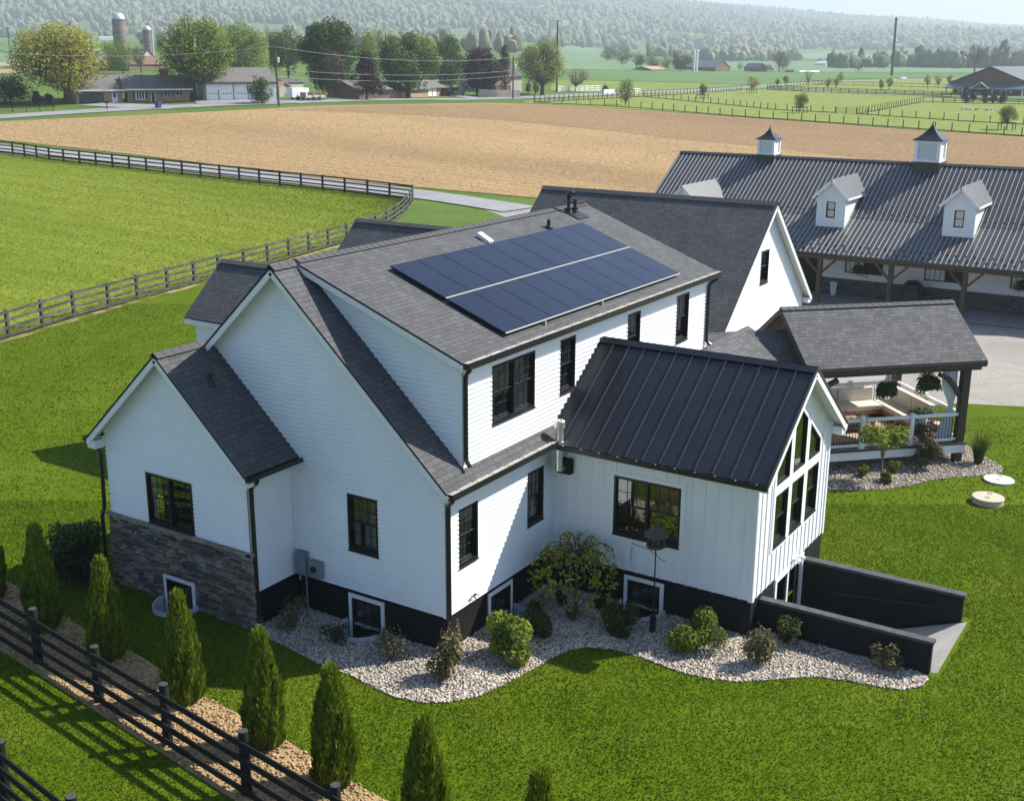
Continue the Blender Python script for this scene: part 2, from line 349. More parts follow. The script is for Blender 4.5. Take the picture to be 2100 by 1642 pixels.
G_cropp = gmat('pale_crop', (.13, .21, .105), (.15, .225, .12), (.12, .19, .10), .02, .006, fine=.1, fs=.3)
G_soil2 = gmat('far_soil', (.36, .26, .17), (.33, .24, .16), None, .05, .01, fine=.1, fs=.5)
G_para = gmat('paddock_grass', (.165, .205, .040), (.205, .24, .062), (.27, .29, .12), .5, .5, bump=.7, bs=6, fine=.35, fs=3., thr3=(.58, .75))
G_hill = gmat('wooded_slope', (.055, .075, .03), (.075, .095, .04), None, .02, .01)
WELLS = [((0, 2.335), (-1, 0), .62, .78), ((2.255, 0), (0, -1), .62, .78), ((4.544, -2.72), (-1, 0), .62, .78), ((-1.475, 7.02), (-1, 0), .64, .8)]
def wellpts(w, grow=0., n=14):
    (cx, cy), (dx, dy), hw, dp = w; px, py = -dy, dx
    return [(cx+px*(hw+grow)*math.cos(t)+dx*(dp+grow)*math.sin(t), cy+py*(hw+grow)*math.cos(t)+dy*(dp+grow)*math.sin(t)) for t in [math.pi*k/n for k in range(n+1)]]
RAMPH = [(5.2, -5.5), (8.15, -5.5), (8.15, -9.66), (5.2, -9.66)]
def sheet(name, outer, holes, m, z, kind='structure', cell=0):
    loops = [[V3((x, y, 0)) for x, y in outer]]+[[V3((x, y, 0)) for x, y in h] for h in holes]
    pts = [p for l in loops for p in l]; tri = tessellate_polygon(loops)
    me = bpy.data.meshes.new(name)
    fs = []
    for t in tri:
        a, b, c = (pts[i] for i in t); fs.append(tuple(t) if (b-a).cross(c-a).z > 0 else tuple(t)[::-1])
    me.from_pydata([(p.x, p.y, z) for p in pts], [], fs); me.materials.append(m); me.update()
    o = bpy.data.objects.new(name, me); COL.objects.link(o); return tag(o, kind=kind)
def resample(pl, n):
    pl = [V3((p[0], p[1], 0)) for p in pl]; d = [0]
    for a, b in zip(pl, pl[1:]): d.append(d[-1]+(b-a).length)
    out = []; k = 0
    for i in range(n+1):
        q = d[-1]*i/n
        while k < len(d)-2 and d[k+1] < q: k += 1
        out.append(pl[k].lerp(pl[k+1], (q-d[k])/max(1e-9, d[k+1]-d[k])))
    return out
def patch(name, top, bot, n, m, mt, dz=.05, px=True):
    """sheet draped on the terrain between two border lines (given as points of the photo or of the plan)"""
    conv = (lambda p: gp(p[0], p[1])) if px else (lambda p: V3((p[0], p[1], 0)))
    a = resample([conv(p) for p in resample(top, n)] if px else top, n); b = resample([conv(p) for p in resample(bot, n)] if px else bot, n)
    v = []; f = []
    for i in range(n+1):
        for j in range(m+1):
            p = a[i].lerp(b[i], j/m); v.append((p.x, p.y, T(p.x, p.y)+dz))
    for i in range(n):
        for j in range(m):
            q = [i*(m+1)+j, i*(m+1)+j+1, (i+1)*(m+1)+j+1, (i+1)*(m+1)+j]; f.append(q)
    A, B, C_ = (V3(v[k]) for k in f[0][:3])
    if (B-A).cross(C_-A).z < 0: f = [q[::-1] for q in f]
    o = npmesh(name, np.array(v), np.array(f), mt, smooth=True); return tag(o, kind='structure')
def strip(name, center, w, mt, dz=.06, seg=4., px=True):
    c = [gp(*p) for p in center] if px else [V3((x, y, 0)) for x, y in center]
    tot = sum((b-a).length for a, b in zip(c, c[1:])); c = resample(c, max(2, int(tot/seg)))
    # smooth
    for _ in range(6): c = [c[0]]+[(c[i-1]+c[i]*2+c[i+1])/4 for i in range(1, len(c)-1)]+[c[-1]]
    L_, R_ = [], []
    for i, p in enumerate(c):
        d = (c[min(i+1, len(c)-1)]-c[max(i-1, 0)]); d.z = 0; d.normalize(); nrm = V3((-d.y, d.x, 0)); L_.append(p+nrm*w/2); R_.append(p-nrm*w/2)
    v = []; f = []
    for a, b in zip(L_, R_):
        for t in (0, .5, 1): q = a.lerp(b, t); v.append((q.x, q.y, T(q.x, q.y)+dz))
    for i in range(len(c)-1):
        for j in range(2): f.append([i*3+j, i*3+j+1, i*3+j+4, i*3+j+3])
    o = npmesh(name, np.array(v), np.array(f), mt); return tag(o, kind='structure')
# near lawn: flat, cut out where the ramp and the window wells go down
quad = [xy(-30, -120), xy(-30, 120), xy(75, 120), xy(75, -120)]
sheet('lawn', quad, [wellpts(w) for w in WELLS]+[RAMPH], G_lawn, 0)
# everything farther: one draped sheet out past the hills
ss = list(np.arange(75, 130, 3.))+list(np.arange(130, 300, 6.))+list(np.geomspace(300, 6800, 90)); aa = list(np.linspace(-1.6, -.55, 18))[:-1]+list(np.linspace(-.55, .55, 90))+list(np.linspace(.55, 1.6, 18))[1:]
gv = []; gf = []
for s_ in ss:
    for a_ in aa: x, y = xy(s_, s_*a_); gv.append((x, y, T(x, y)))
na = len(aa)
for i in range(len(ss)-1):
    for j in range(na-1): gf.append([i*na+j, i*na+j+1, (i+1)*na+j+1, (i+1)*na+j])
tag(npmesh('ground', np.array(gv), np.array(gf), G_far, smooth=True), kind='structure')
# fields
patch('pasture', [(-60, 311), (0, 317), (250, 343), (500, 371), (700, 393), (845, 411)], [(-60, 712), (0, 699), (80, 673), (160, 647), (232, 629), (363, 593), (540, 545), (740, 488), (815, 452), (845, 412)], 60, 40, G_past, .04)
patch('ploughed_field', [(-80, 254), (0, 250), (330, 235), (680, 217), (1000, 212), (1120, 215), (1400, 233), (1629, 249.5), (1890, 269), (2200, 288)], [(-80, 280), (0, 287), (300, 321), (700, 371), (1100, 407), (1345, 427), (1600, 436), (2200, 450)], 90, 60, G_soil, .06)
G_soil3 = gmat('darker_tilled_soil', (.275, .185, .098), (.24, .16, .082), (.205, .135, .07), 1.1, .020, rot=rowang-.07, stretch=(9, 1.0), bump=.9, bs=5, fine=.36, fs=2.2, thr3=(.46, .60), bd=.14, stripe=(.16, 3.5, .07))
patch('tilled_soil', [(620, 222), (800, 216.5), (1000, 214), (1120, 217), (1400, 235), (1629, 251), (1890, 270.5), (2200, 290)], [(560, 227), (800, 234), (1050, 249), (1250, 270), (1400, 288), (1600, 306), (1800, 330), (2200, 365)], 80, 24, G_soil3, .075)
patch('paddock', [(1075, 208), (1235, 199), (1345, 192), (1465, 185), (1560, 183), (1700, 190), (1880, 196), (1990, 205), (2160, 212)], [(1075, 212), (1120, 213.5), (1400, 231.5), (1629, 248), (1890, 267), (2160, 284)], 50, 24, G_para, .05)
patch('roadside_verge', [(1560, 171), (1700, 166), (1840, 162.5), (2150, 159)], [(1560, 179), (1700, 187), (1880, 192), (2150, 196)], 40, 10, G_para, .05)
patch('crop_field', [(1120, 144), (1400, 146), (1700, 150), (1840, 152.5), (2150, 154)], [(1120, 163), (1400, 169), (1520, 174.5), (1580, 173), (1750, 161.5)], 40, 14, G_crop, .08)
patch('meadow', [(1130, 164), (1400, 170), (1520, 175.5)], [(1130, 186), (1240, 190), (1340, 185.5), (1460, 180), (1520, 177)], 30, 10, G_cropy, .05)
patch('pale_field', [(1140, 92), (1230, 100), (1300, 118), (1330, 140)], [(1120, 143), (1400, 145)], 20, 10, G_cropp, .1)
patch('valley_field', [(1390, 128), (1660, 127), (1900, 137), (2150, 137)], [(1390, 144.5), (1700, 148.5), (2150, 151)], 24, 8, G_cropp, .1)
patch('hill_field', [(1620, 113), (1700, 107), (1850, 118), (1990, 122)], [(1660, 123), (1780, 127), (1990, 126)], 24, 8, G_cropp, .6)
patch('left_crop_field', [(-60, 80), (60, 77), (240, 80)], [(-60, 110), (110, 104), (240, 96)], 20, 10, G_crop, .1)
patch('left_meadow', [(-60, 111), (110, 105), (240, 97)], [(-60, 127), (190, 125), (240, 124)], 20, 8, G_cropp, .1)
patch('left_soil_field', [(-60, 128), (190, 127)], [(-60, 137), (190, 136)], 16, 5, G_soil2, .1)
patch('left_soil_strip', [(-60, 143.5), (200, 142.5)], [(-60, 151), (190, 150)], 16, 4, G_soil2, .08)
# roads
strip('main_road', [(-140, 252), (0, 240), (165, 229.5), (330, 221), (640, 209.5), (900, 205), (1070, 201), (1160, 197), (1220, 194.5), (1330, 190), (1463, 183.8), (1560, 177.4), (1700, 169), (1800, 165.5), (1900, 162.5), (2020, 160.5), (2160, 158)], 6.2, G_road, .1)
strip('stable_lane', [(1530, 180), (1600, 183), (1720, 190), (1830, 196), (1900, 198), (1960, 198), (2140, 202)], 5., G_road, .11)
strip('garage_driveway', [(640, 211), (620, 206), (560, 208), (470, 209.5), (400, 210.5)], 8., G_road, .12)
strip('house_driveway', [(370, 222), (270, 219), (190, 214.5)], 7., G_road, .12)
strip('side_driveway', [(985, 203), (970, 199), (930, 197.5)], 5., G_road, .12)
strip('farm_lane', [(-120, 291), (0, 303.5), (200, 324.5), (400, 347), (600, 369), (740, 385), (850, 397.5), (930, 404), (1000, 419), (1068, 431)], 4.3, G_asph, .09)
P1 = gp(1068, 431)
strip('back_lane', [(P1.x+1.2, P1.y+3), (P1.x, P1.y), (P1.x-6, P1.y-9), (52, 24), (42, 17), (36, 12)], 4.6, G_asph, .006, px=False)
b1, b2 = gp(1966, 827), gp(2140, 836)
sheet('gravel_driveway', [(b2.x, b2.y-8), (b2.x, b2.y), (b1.x, b1.y), (24.5, -2.2), (25, 0.6), (29, 1), (29, 16), (44.2, 22), (44.2, -22), (32, -24)], [], G_grav, .008)
sheet('barn_apron', [(43.6, 18.6), (43.6, -22), (47.4, -22), (47.4, 18.6)], [], M['conc'], .05)
# gravel beds
bedpx = [(522, 1300), (573, 1320), (653, 1362), (716, 1384), (756, 1406), (811, 1431), (865, 1441), (913, 1441), (975, 1430), (1030, 1406), (1085, 1376), (1101, 1368), (1128, 1352), (1167, 1334), (1206, 1328), (1253, 1331), (1299, 1344), (1346, 1361), (1401, 1381), (1459, 1393), (1518, 1399), (1576, 1395), (1635, 1390), (1674, 1389), (1740, 1397), (1802, 1409), (1848, 1415), (1889, 1409), (1903, 1393)]
BED = [tuple(gp(*p).xy) for p in bedpx]+[(5.06, -9.4), (5.06, -5.4), (4.65, -5.4), (4.65, .1), (.1, .1), (.1, 4.6), (-1.3, 4.6)]
bed2px = [(1699, 1005), (1759, 1006.6), (1820, 1003.6), (1865, 996), (1911, 985), (1957, 979), (2003, 977), (2036, 974), (2053, 970), (2057, 962), (2042, 950), (2012, 932), (1987, 917), (1970, 907)]
BED2 = [tuple(gp(*p).xy) for p in bed2px]+[(23, -4.5), (20, -2), (12, -1), (9.7, -3)]
sheet('gravel_bed', BED, [wellpts(w, .0) for w in WELLS[:3]], G_bed, .012)
sheet('gravel_border', BED2, [], G_bed, .012)
FX = lambda y: -5.36+(y-7.23)*.1398
EX = lambda y: -4.78+.143*y
STRIP = [(FX(y)-.28, y) for y in (-16, 0, 26)]+[(EX(y)+.08*math.sin(y*1.3), y) for y in np.linspace(26, -16, 40)]
sheet('mulch_strip', STRIP, [], G_mulch, .012)
def inpoly(x, y, poly):
    r = np.zeros(len(x), bool); n = len(poly)
    for i in range(n):
        x0, y0 = poly[i]; x1, y1 = poly[(i+1) % n]
        if y0 == y1: continue
        c = ((y0 > y) != (y1 > y)) & (x < (x1-x0)*(y-y0)/(y1-y0)+x0); r ^= c
    return r
# loose stones lying in the beds
def stones(name, poly, n, holes, m, smin, smax):
    xs = np.array([p[0] for p in poly]); ys = np.array([p[1] for p in poly])
    x = RNG.uniform(xs.min(), xs.max(), n*3); y = RNG.uniform(ys.min(), ys.max(), n*3)
    k = inpoly(x, y, poly)
    for h in holes: k &= ~inpoly(x, y, h)
    x, y = x[k][:n], y[k][:n]; n = len(x)
    base = np.array([(1, 0, 0), (0, 1, 0), (-1, 0, 0), (0, -1, 0), (0, 0, 1), (0, 0, -1)], float)
    fc = np.array([(0, 1, 4), (1, 2, 4), (2, 3, 4), (3, 0, 4), (1, 0, 5), (2, 1, 5), (3, 2, 5), (0, 3, 5)])
    s = RNG.uniform(smin, smax, n)**1.; jit = RNG.uniform(.65, 1.25, (n, 6, 1)); v = base[None]*jit*s[:, None, None]
    v[:, :, 2] *= .65; v[:, :, 0] *= RNG.uniform(.8, 1.4, n)[:, None]
    th = RNG.uniform(0, 6.28, n); c, q = np.cos(th)[:, None], np.sin(th)[:, None]
    tx = RNG.normal(0, .35, n)[:, None]; zz = v[:, :, 2]+tx*v[:, :, 0]; vx = v[:, :, 0]*c-v[:, :, 1]*q; vy = v[:, :, 0]*q+v[:, :, 1]*c
    v = np.stack([vx+x[:, None], vy+y[:, None], zz+.012+s[:, None]*.3], -1).reshape(-1, 3)
    f = (fc[None]+6*np.arange(n)[:, None, None]).reshape(-1, 3)
    o = npmesh(name, v, f, m, rnd=np.repeat(RNG.random(n), 8)); return tag(o, kind='stuff')
M['pebble'] = mat('river_pebble', (.50, .435, .355), .85, (.30, .265, .22), .8, attr=.55, thr=(.3, .8))
wells_ = [wellpts(w, .03) for w in WELLS]
stones('gravel', BED, 30000, wells_, M['pebble'], .016, .046)
stones('gravel', BED2, 12000, [], M['pebble'], .018, .05)
M['chip'] = mat('bark_chip', (.42, .29, .15), .9, (.31, .205, .105), 3, attr=.5)
stones('wood_chips', [p for p in STRIP if -9 < p[1] < 20] and [(FX(y)-.25, y) for y in (-5, 0, 14)]+[(EX(y), y) for y in (14, 0, -5)], 7000, [], M['chip'], .018, .045)
# grass blades on the lawn
HOUSE = [(-1.5, 4.5), (0, 4.5), (0, -.02), (4.5, 0), (4.5, -5.5), (9.7, -5.5), (9.7, 0), (27, 0), (27, 11), (-1.5, 9.5)]
def blades(n, smin, smax, hmin, hmax, wmul=1.):
    s = np.sqrt(RNG.uniform(smin**2, smax**2, n)); l = s*RNG.uniform(-.8, .8, n)
    cl = np.sin(s*.9+l*.7)*np.cos(l*1.1-s*.4)
    x = CAM.x+s*math.cos(YAW)+l*math.sin(YAW); y = CAM.y+s*math.sin(YAW)-l*math.cos(YAW)
    k = ~inpoly(x, y, HOUSE) & ~inpoly(x, y, BED) & ~inpoly(x, y, BED2) & ~inpoly(x, y, STRIP) & ~inpoly(x, y, [(5, -5.4), (8.4, -5.4), (8.4, -9.75), (5, -9.75)])
    k &= ~inpoly(x, y, wells_[3]) & ~((x > 24) & (y < 18) & (x+y > 20))
    k &= ~((np.hypot(x-19.18, y+8.25) < .5) | (np.hypot(x-16.94, y+8.36) < .5))
    x, y = x[k], y[k]; n = len(x)
    h = RNG.uniform(hmin, hmax, n); w = RNG.uniform(.010, .018, n)*wmul; th = RNG.uniform(0, 6.28, n); ln = RNG.uniform(.1, .9, n)*h; ph = RNG.uniform(0, 6.28, n)
    a = np.stack([x-w*np.cos(th), y-w*np.sin(th), np.zeros(n)], -1); b = np.stack([x+w*np.cos(th), y+w*np.sin(th), np.zeros(n)], -1)
    c = np.stack([x+ln*np.cos(ph), y+ln*np.sin(ph), h], -1)
    return np.stack([a, b, c], 1).reshape(-1, 3), np.arange(3*n).reshape(-1, 3)
M['blade'] = mat('grass_blade', (.068, .122, .003), .6, (.098, .158, .006), .35, attr=.30, transl=.4, col3=(.13, .165, .014), ns2=.22, thr2=(.50, .72), spec=.15)
va, fa = blades(520000, 12, 34, .028, .058); vb, fb = blades(210000, 34, 64, .035, .065, 1.7)
vv = np.vstack([va, vb])[::3]; mow = vv[:, 0]*math.cos(-.62)+vv[:, 1]*math.sin(-.62); mow = np.clip(.5+.26*np.sin(mow*2.9+.5*np.sin(vv[:, 1]*.3))+.18*np.sin(vv[:, 0]*.5+np.sin(vv[:, 1]*.6)*1.5)+RNG.normal(0, .26, len(vv)), 0, 1)
tag(npmesh('grass', np.vstack([va, vb]), np.vstack([fa, fb+len(va)]), M['blade'], mow), kind='stuff')
# pasture tufts, soil clods, bare spots
def inside(top, bot, n):
    a, b = resample([gp(*p) for p in top], 60), resample([gp(*p) for p in bot], 60); A = np.array([p[:2] for p in a]); B_ = np.array([p[:2] for p in b])
    t = RNG.uniform(0, 59.99, n); i = t.astype(int); f = (t-i)[:, None]; w = RNG.random(n)[:, None]; P = (A[i]*(1-f)+A[i+1]*f)*(1-w)+(B_[i]*(1-f)+B_[i+1]*f)*w
    return P[:, 0], P[:, 1], np.array([T(x, y) for x, y in P])
x, y, z = inside([(-40, 313), (250, 343), (500, 371), (700, 393), (840, 411)], [(-40, 705), (80, 673), (232, 629), (363, 593), (540, 545), (740, 488), (815, 452), (842, 414)], 60000)
n = len(x); h = RNG.uniform(.05, .13, n); w = RNG.uniform(.03, .07, n); th = RNG.uniform(0, 6.28, n); ph = RNG.uniform(0, 6.28, n); ln = h*RNG.uniform(.2, 1.2, n)
v = np.stack([np.stack([x-w*np.cos(th), y-w*np.sin(th), z+.03], -1), np.stack([x+w*np.cos(th), y+w*np.sin(th), z+.03], -1), np.stack([x+ln*np.cos(ph), y+ln*np.sin(ph), z+h], -1)], 1).reshape(-1, 3)
M['tuft'] = mat('pasture_tuft', (.15, .195, .016), .7, (.20, .235, .03), .3, attr=.3, transl=.3, spec=.1); tag(npmesh('pasture_grass', v, np.arange(3*n).reshape(-1, 3), M['tuft']), kind='stuff')
x, y, z = inside([(-60, 256), (330, 238), (680, 219), (1000, 214), (1120, 217), (1629, 251), (2150, 288)], [(-60, 282), (300, 320), (700, 370), (1100, 406), (1345, 426), (2150, 448)], 30000)
n = len(x); s = RNG.uniform(.05, .17, n); base = np.array([(1, 0, 0), (0, 1, 0), (-1, 0, 0), (0, -1, 0), (0, 0, .8)], float); v = base[None]*(s[:, None]*RNG.uniform(.6, 1.3, (n, 5)))[:, :, None]+np.stack([x, y, z+.05], -1)[:, None]
f = (np.array([(0, 1, 4), (1, 2, 4), (2, 3, 4), (3, 0, 4)])[None]+5*np.arange(n)[:, None, None]).reshape(-1, 3)
M['clod'] = mat('soil_clod', (.36, .25, .13), .95, (.27, .185, .095), .05, attr=.35, spec=.05); tag(npmesh('soil_clods', v.reshape(-1, 3), f, M['clod'], rnd=np.repeat(RNG.random(n), 4)), kind='stuff')
strip('worn_strip', [(-70, 722), (0, 705), (80, 679), (160, 652), (232, 634), (300, 612), (363, 597), (440, 574), (540, 549), (640, 521), (740, 491), (790, 470), (822, 452)], .55, G_strip, .02, 1.5)
# ------------------------------------------------------------------ far wooded hills
import bmesh
bm = bmesh.new(); bmesh.ops.create_icosphere(bm, subdivisions=2, radius=1); bm.verts.ensure_lookup_table()
IV = np.array([v.co[:] for v in bm.verts]); IF = np.array([[v.index for v in f.verts] for f in bm.faces]); bm.free()
def canopy(name, pts, m, rr=(6, 10), hh=(7, 11)):
    pts = np.array(pts); n = len(pts); r = RNG.uniform(*rr, n); h = RNG.uniform(*hh, n)
    r *= np.exp(RNG.normal(0, .22, n)); h *= np.exp(RNG.normal(0, .15, n)); X, Y = pts[:, 0], pts[:, 1]
    tint = .5+.22*np.sin(X*.011+np.sin(Y*.007)*2)+.2*np.sin(Y*.017-X*.006)+.14*np.sin(X*.041+Y*.033); ph = RNG.uniform(0, 6.28, (n, 6)); d = np.zeros((n, len(IV)))
    for q in range(6):
        ax = RNG.normal(0, 1, 3); ax *= (2.2+q*.9)/np.linalg.norm(ax); d += np.sin(IV@ax*1.6+ph[:, q:q+1])*(.13 if q < 3 else .09)
    v = IV[None]*(1+d[:, :, None]+RNG.normal(0, .11, (n, len(IV), 1)))
    v = v*np.stack([r, r, h], -1)[:, None]; v += pts[:, None]; v[:, :, 2] += (h*.75)[:, None]
    f = (IF[None]+len(IV)*np.arange(n)[:, None, None]).reshape(-1, 3)
    o = npmesh(name, v.reshape(-1, 3), f, m, rnd=np.clip(np.repeat(.55*tint+.45*RNG.random(n), len(IF))+RNG.normal(0, .2, n*len(IF)), 0, 1)); return tag(o, kind='stuff')
def bimat(name, cols, transl=0., rough=.8):
    """leaf colour picked along a ramp by each face's own random number"""
    m = bpy.data.materials.new(name); m.use_nodes = True; N = m.node_tree.nodes; L = m.node_tree.links; b = N['Principled BSDF']
    b.inputs['Roughness'].default_value = rough; b.inputs['Specular IOR Level'].default_value = .3
    a = N.new('ShaderNodeAttribute'); a.attribute_name = 'rnd'; r = N.new('ShaderNodeValToRGB'); L.new(a.outputs['Fac'], r.inputs[0])
    e = r.color_ramp.elements
    while len(e) < len(cols): e.new(.5)
    for i, c in enumerate(cols): e[i].position = i/(len(cols)-1); e[i].color = (*c, 1)
    L.new(r.outputs[0], b.inputs['Base Color'])
    if transl:
        t = N.new('ShaderNodeBsdfTranslucent'); ms = N.new('ShaderNodeMixShader'); ms.inputs[0].default_value = transl
        x = N.new('ShaderNodeMix'); x.data_type = 'RGBA'; x.blend_type = 'MULTIPLY'; x.inputs[0].default_value = 1; L.new(r.outputs[0], x.inputs[6]); x.inputs[7].default_value = (1.3, 1.2, .5, 1); L.new(x.outputs[2], t.inputs['Color'])
        L.new(b.outputs[0], ms.inputs[1]); L.new(t.outputs[0], ms.inputs[2]); L.new(ms.outputs[0], N['Material Output'].inputs['Surface'])
    return m
M['wood_far'] = bimat('far_canopy', [(.05, .085, .03), (.075, .115, .04), (.105, .14, .05), (.16, .16, .08), (.20, .16, .115), (.12, .16, .06)])
pts = []
def clear(u, v):
    return (1610 < u < 1990 and 104 < v < 129) or (1130 < u < 1330 and v > 94+(u-1140)*.18) or (1380 < u < 1470 and 72 < v < 86) or (u > 1990 and 112 < v < 128)
def proj(p):
    d = V3(p)-CAM; w = d.dot(Fw); return 1050+FPX*d.dot(Rt)/w, 821-FPX*d.dot(Up)/w
while len(pts) < 45000:
    s_ = math.sqrt(random.uniform(1780**2, 5900**2)); a_ = random.uniform(-.72, .72); x, y = xy(s_, s_*a_); z = T(x, y)
    if s_ < 2200 and random.random() > (s_-1700)/500*(.6+.4*math.sin(a_*40)): continue
    u, v = proj((x, y, z))
    if clear(u, v): continue
    pts.append((x, y, z))
canopy('hillside_forest', pts, M['wood_far'], (4.2, 8.), (6, 10))
# ================================================================== the farmhouse
zs = .916
class Fr:
    """a wall plane: origin, direction along the wall, outward normal"""
    def __init__(s, O, A, N): s.O, s.A, s.N = V3(O), V3(A), V3(N)
    def p(s, a, z, o=0.): return s.O+s.A*a+s.N*o+V3((0, 0, z))
    def box(s, mb, a0, a1, z0, z1, o0, o1, r=None):
        mb.obox(s.p((a0+a1)/2, (z0+z1)/2, (o0+o1)/2), s.A*(abs(a1-a0)/2), V3((0, 0, abs(z1-z0)/2)), s.N*(abs(o1-o0)/2), r)
    def face(s, mb, pts):
        q = [s.p(*t) for t in pts]
        if (q[1]-q[0]).cross(q[2]-q[0]).dot(s.N) < 0: q = q[::-1]
        mb.face(q)
def clip(poly, ax, lim, keep_ge):
    out = []; n = len(poly)
    for i in range(n):
        p, q = poly[i], poly[(i+1) % n]; a, b = p[ax]-lim, q[ax]-lim
        if not keep_ge: a, b = -a, -b
        if a >= 0: out.append(p)
        if (a > 0 and b < 0) or (a < 0 and b > 0):
            t = a/(a-b); out.append((p[0]+(q[0]-p[0])*t, p[1]+(q[1]-p[1])*t))
    return out
def lapwall(mb, fr, poly, holes=(), lap=.112, t=.034):
    z0 = min(p[1] for p in poly); z1 = max(p[1] for p in poly); base = zs
    cuts = {z0, z1}
    k = math.ceil((z0-base)/lap+1e-6)
    while base+k*lap < z1: cuts.add(base+k*lap); k += 1
    for h in holes: cuts |= {h[2], h[3]}
    cuts = sorted(c for c in cuts if z0-1e-6 <= c <= z1+1e-6)
    for a, b in zip(cuts, cuts[1:]):
        if b-a < 1e-4: continue
        band = clip(clip(poly, 1, a, True), 1, b, False)
        if len(band) < 3: continue
        f0 = ((a-base)/lap+1e-5) % 1; oa = t*(1-f0); ob = max(0, oa-t*(b-a)/lap)
        pieces = [band]
        for h in holes:
            if h[2] < b-1e-5 and h[3] > a+1e-5:
                nx = []
                for q in pieces:
                    for r in (clip(q, 0, h[0], False), clip(q, 0, h[1], True)):
                        if len(r) > 2: nx.append(r)
                pieces = nx
        for q in pieces:
            o = lambda z: oa+(ob-oa)*(z-a)/(b-a)
            fr.face(mb, [(x, z, o(z)) for x, z in q])
            if f0 < .01:
                e = [x for x, z in q if abs(z-a) < 1e-5]
                if len(e) >= 2:
                    x0, x1 = min(e), max(e); mb.face([fr.p(x0, a, 0), fr.p(x1, a, 0), fr.p(x1, a, oa), fr.p(x0, a, oa)])
def flatwall(mb, fr, poly, holes=(), o=0.):
    loops = [[V3((a, z, 0)) for a, z in poly]]+[[V3((a, z, 0)) for a, z in h] for h in holes]
    pts = [p for l in loops for p in l]
    for tr in tessellate_polygon(loops): fr.face(mb, [(pts[i].x, pts[i].y, o) for i in tr])
def rect(a0, a1, z0, z1): return [(a0, z0), (a1, z0), (a1, z1), (a0, z1)]
def window(parent, fr, a0, a1, z0, z1, n=1, trim=.03, grid=(2, 3), curtains=(), thin=True, name='window', gridlow=True):
    """double-hung window set into a hole of the wall; n units side by side"""
    f = MB(); w = .055
    for (x0, x1, y0, y1) in ((a0, a1, z0, z0+w+.02), (a0, a1, z1-w, z1), (a0, a0+w, z0+w+.02, z1-w), (a1-w, a1, z0+w+.02, z1-w)): fr.box(f, x0, x1, y0, y1, -.09, .032)
    fr.box(f, a0-.015, a1+.015, z0-.03, z0, -.02, .05)
    if trim is None:   # slim J-channel of the siding
        pass
    W = (a1-a0); U = []
    for i in range(n):
        u0 = a0+w+(W-2*w)*i/n+(.02 if i else 0); u1 = a0+w+(W-2*w)*(i+1)/n-(.02 if i < n-1 else 0); U.append((u0, u1))
        if i: fr.box(f, u0-.05, u0+.01, z0+w+.02, z1-w, -.09, .030)
        zm = (z0+z1)/2+.02; s = .034
        # upper sash outside, lower sash behind it
        for (x0, x1, y0, y1) in ((u0, u1, zm-s/2, zm+s/2), (u0, u0+s, zm+s/2, z1-w), (u1-s, u1, zm+s/2, z1-w), (u0+s, u1-s, z1-w-s, z1-w)): fr.box(f, x0, x1, y0, y1, -.045, -.012)
        for (x0, x1, y0, y1) in ((u0, u0+s, z0+w+.02, zm-s/2), (u1-s, u1, z0+w+.02, zm-s/2), (u0+s, u1-s, z0+w+.02, z0+w+.07)): fr.box(f, x0, x1, y0, y1, -.085, -.05)
        for (lo, hi, o) in ((zm+s/2, z1-w-s, -.03),)+(((z0+w+.07, zm-s/2, -.068),) if gridlow else ()):
            for c in range(1, grid[1]): x = u0+s+(u1-u0-2*s)*c/grid[1]; fr.box(f, x-.007, x+.007, lo, hi, o-.004, o+.006)
            for c in range(1, grid[0]): y = lo+(hi-lo)*c/grid[0]; fr.box(f, u0+s, u1-s, y-.007, y+.007, o-.004, o+.005)
    wo = f.build(name, M['frame'], parent)
    for (u0, u1) in U:
        for lo, hi, o in ((zm, z1-w-.01, -.034), (z0+w+.03, zm, -.072)):
            q = MB(); fr.face(q, [(u0+.01, lo, o), (u1-.01, lo, o), (u1-.01, hi, o), (u0+.01, hi, o)]); q.build('pane', M['glass'], wo)
    if trim:
        t = MB(); th_ = .03 if trim > .05 else .024
        for (x0, x1, y0, y1) in ((a0-trim, a0, z0-trim*.9, z1+trim), (a1, a1+trim, z0-trim*.9, z1+trim), (a0, a1, z1, z1+trim), (a0, a1, z0-trim*.9, z0)): fr.box(t, x0, x1, y0, y1, -.05, th_)
        t.build('window_trim', M['trim'], wo)
    for (kind, x0, x1, y0, y1) in curtains:
        c = MB(); X0 = a0+(a1-a0)*x0; X1 = a0+(a1-a0)*x1; Y0 = z0+(z1-z0)*y0; Y1 = z0+(z1-z0)*y1; k = max(6, int((X1-X0)/.03))
        P = [(X0+(X1-X0)*i/k, -.125+.018*math.sin(i*1.55)+.008*math.sin(i*.7)) for i in range(k+1)] if kind == 'curtain' else [(X0, -.105), (X1, -.105)]
        for (xa, oa), (xb, ob) in zip(P, P[1:]): fr.face(c, [(xa, Y0, oa), (xb, Y0, ob), (xb, Y1, ob), (xa, Y1, oa)])
        c.build('curtain' if kind == 'curtain' else 'blind', M[kind], wo)
    return wo
def rake(mb, p0, p1, out, h=.2, th=.035, down=.1):
    n = V3((0, 0, -down)); mb.bar(V3(p0)+n+V3(out)*.0, V3(p1)+n, th, h, up=(V3((0, 0, 1))))
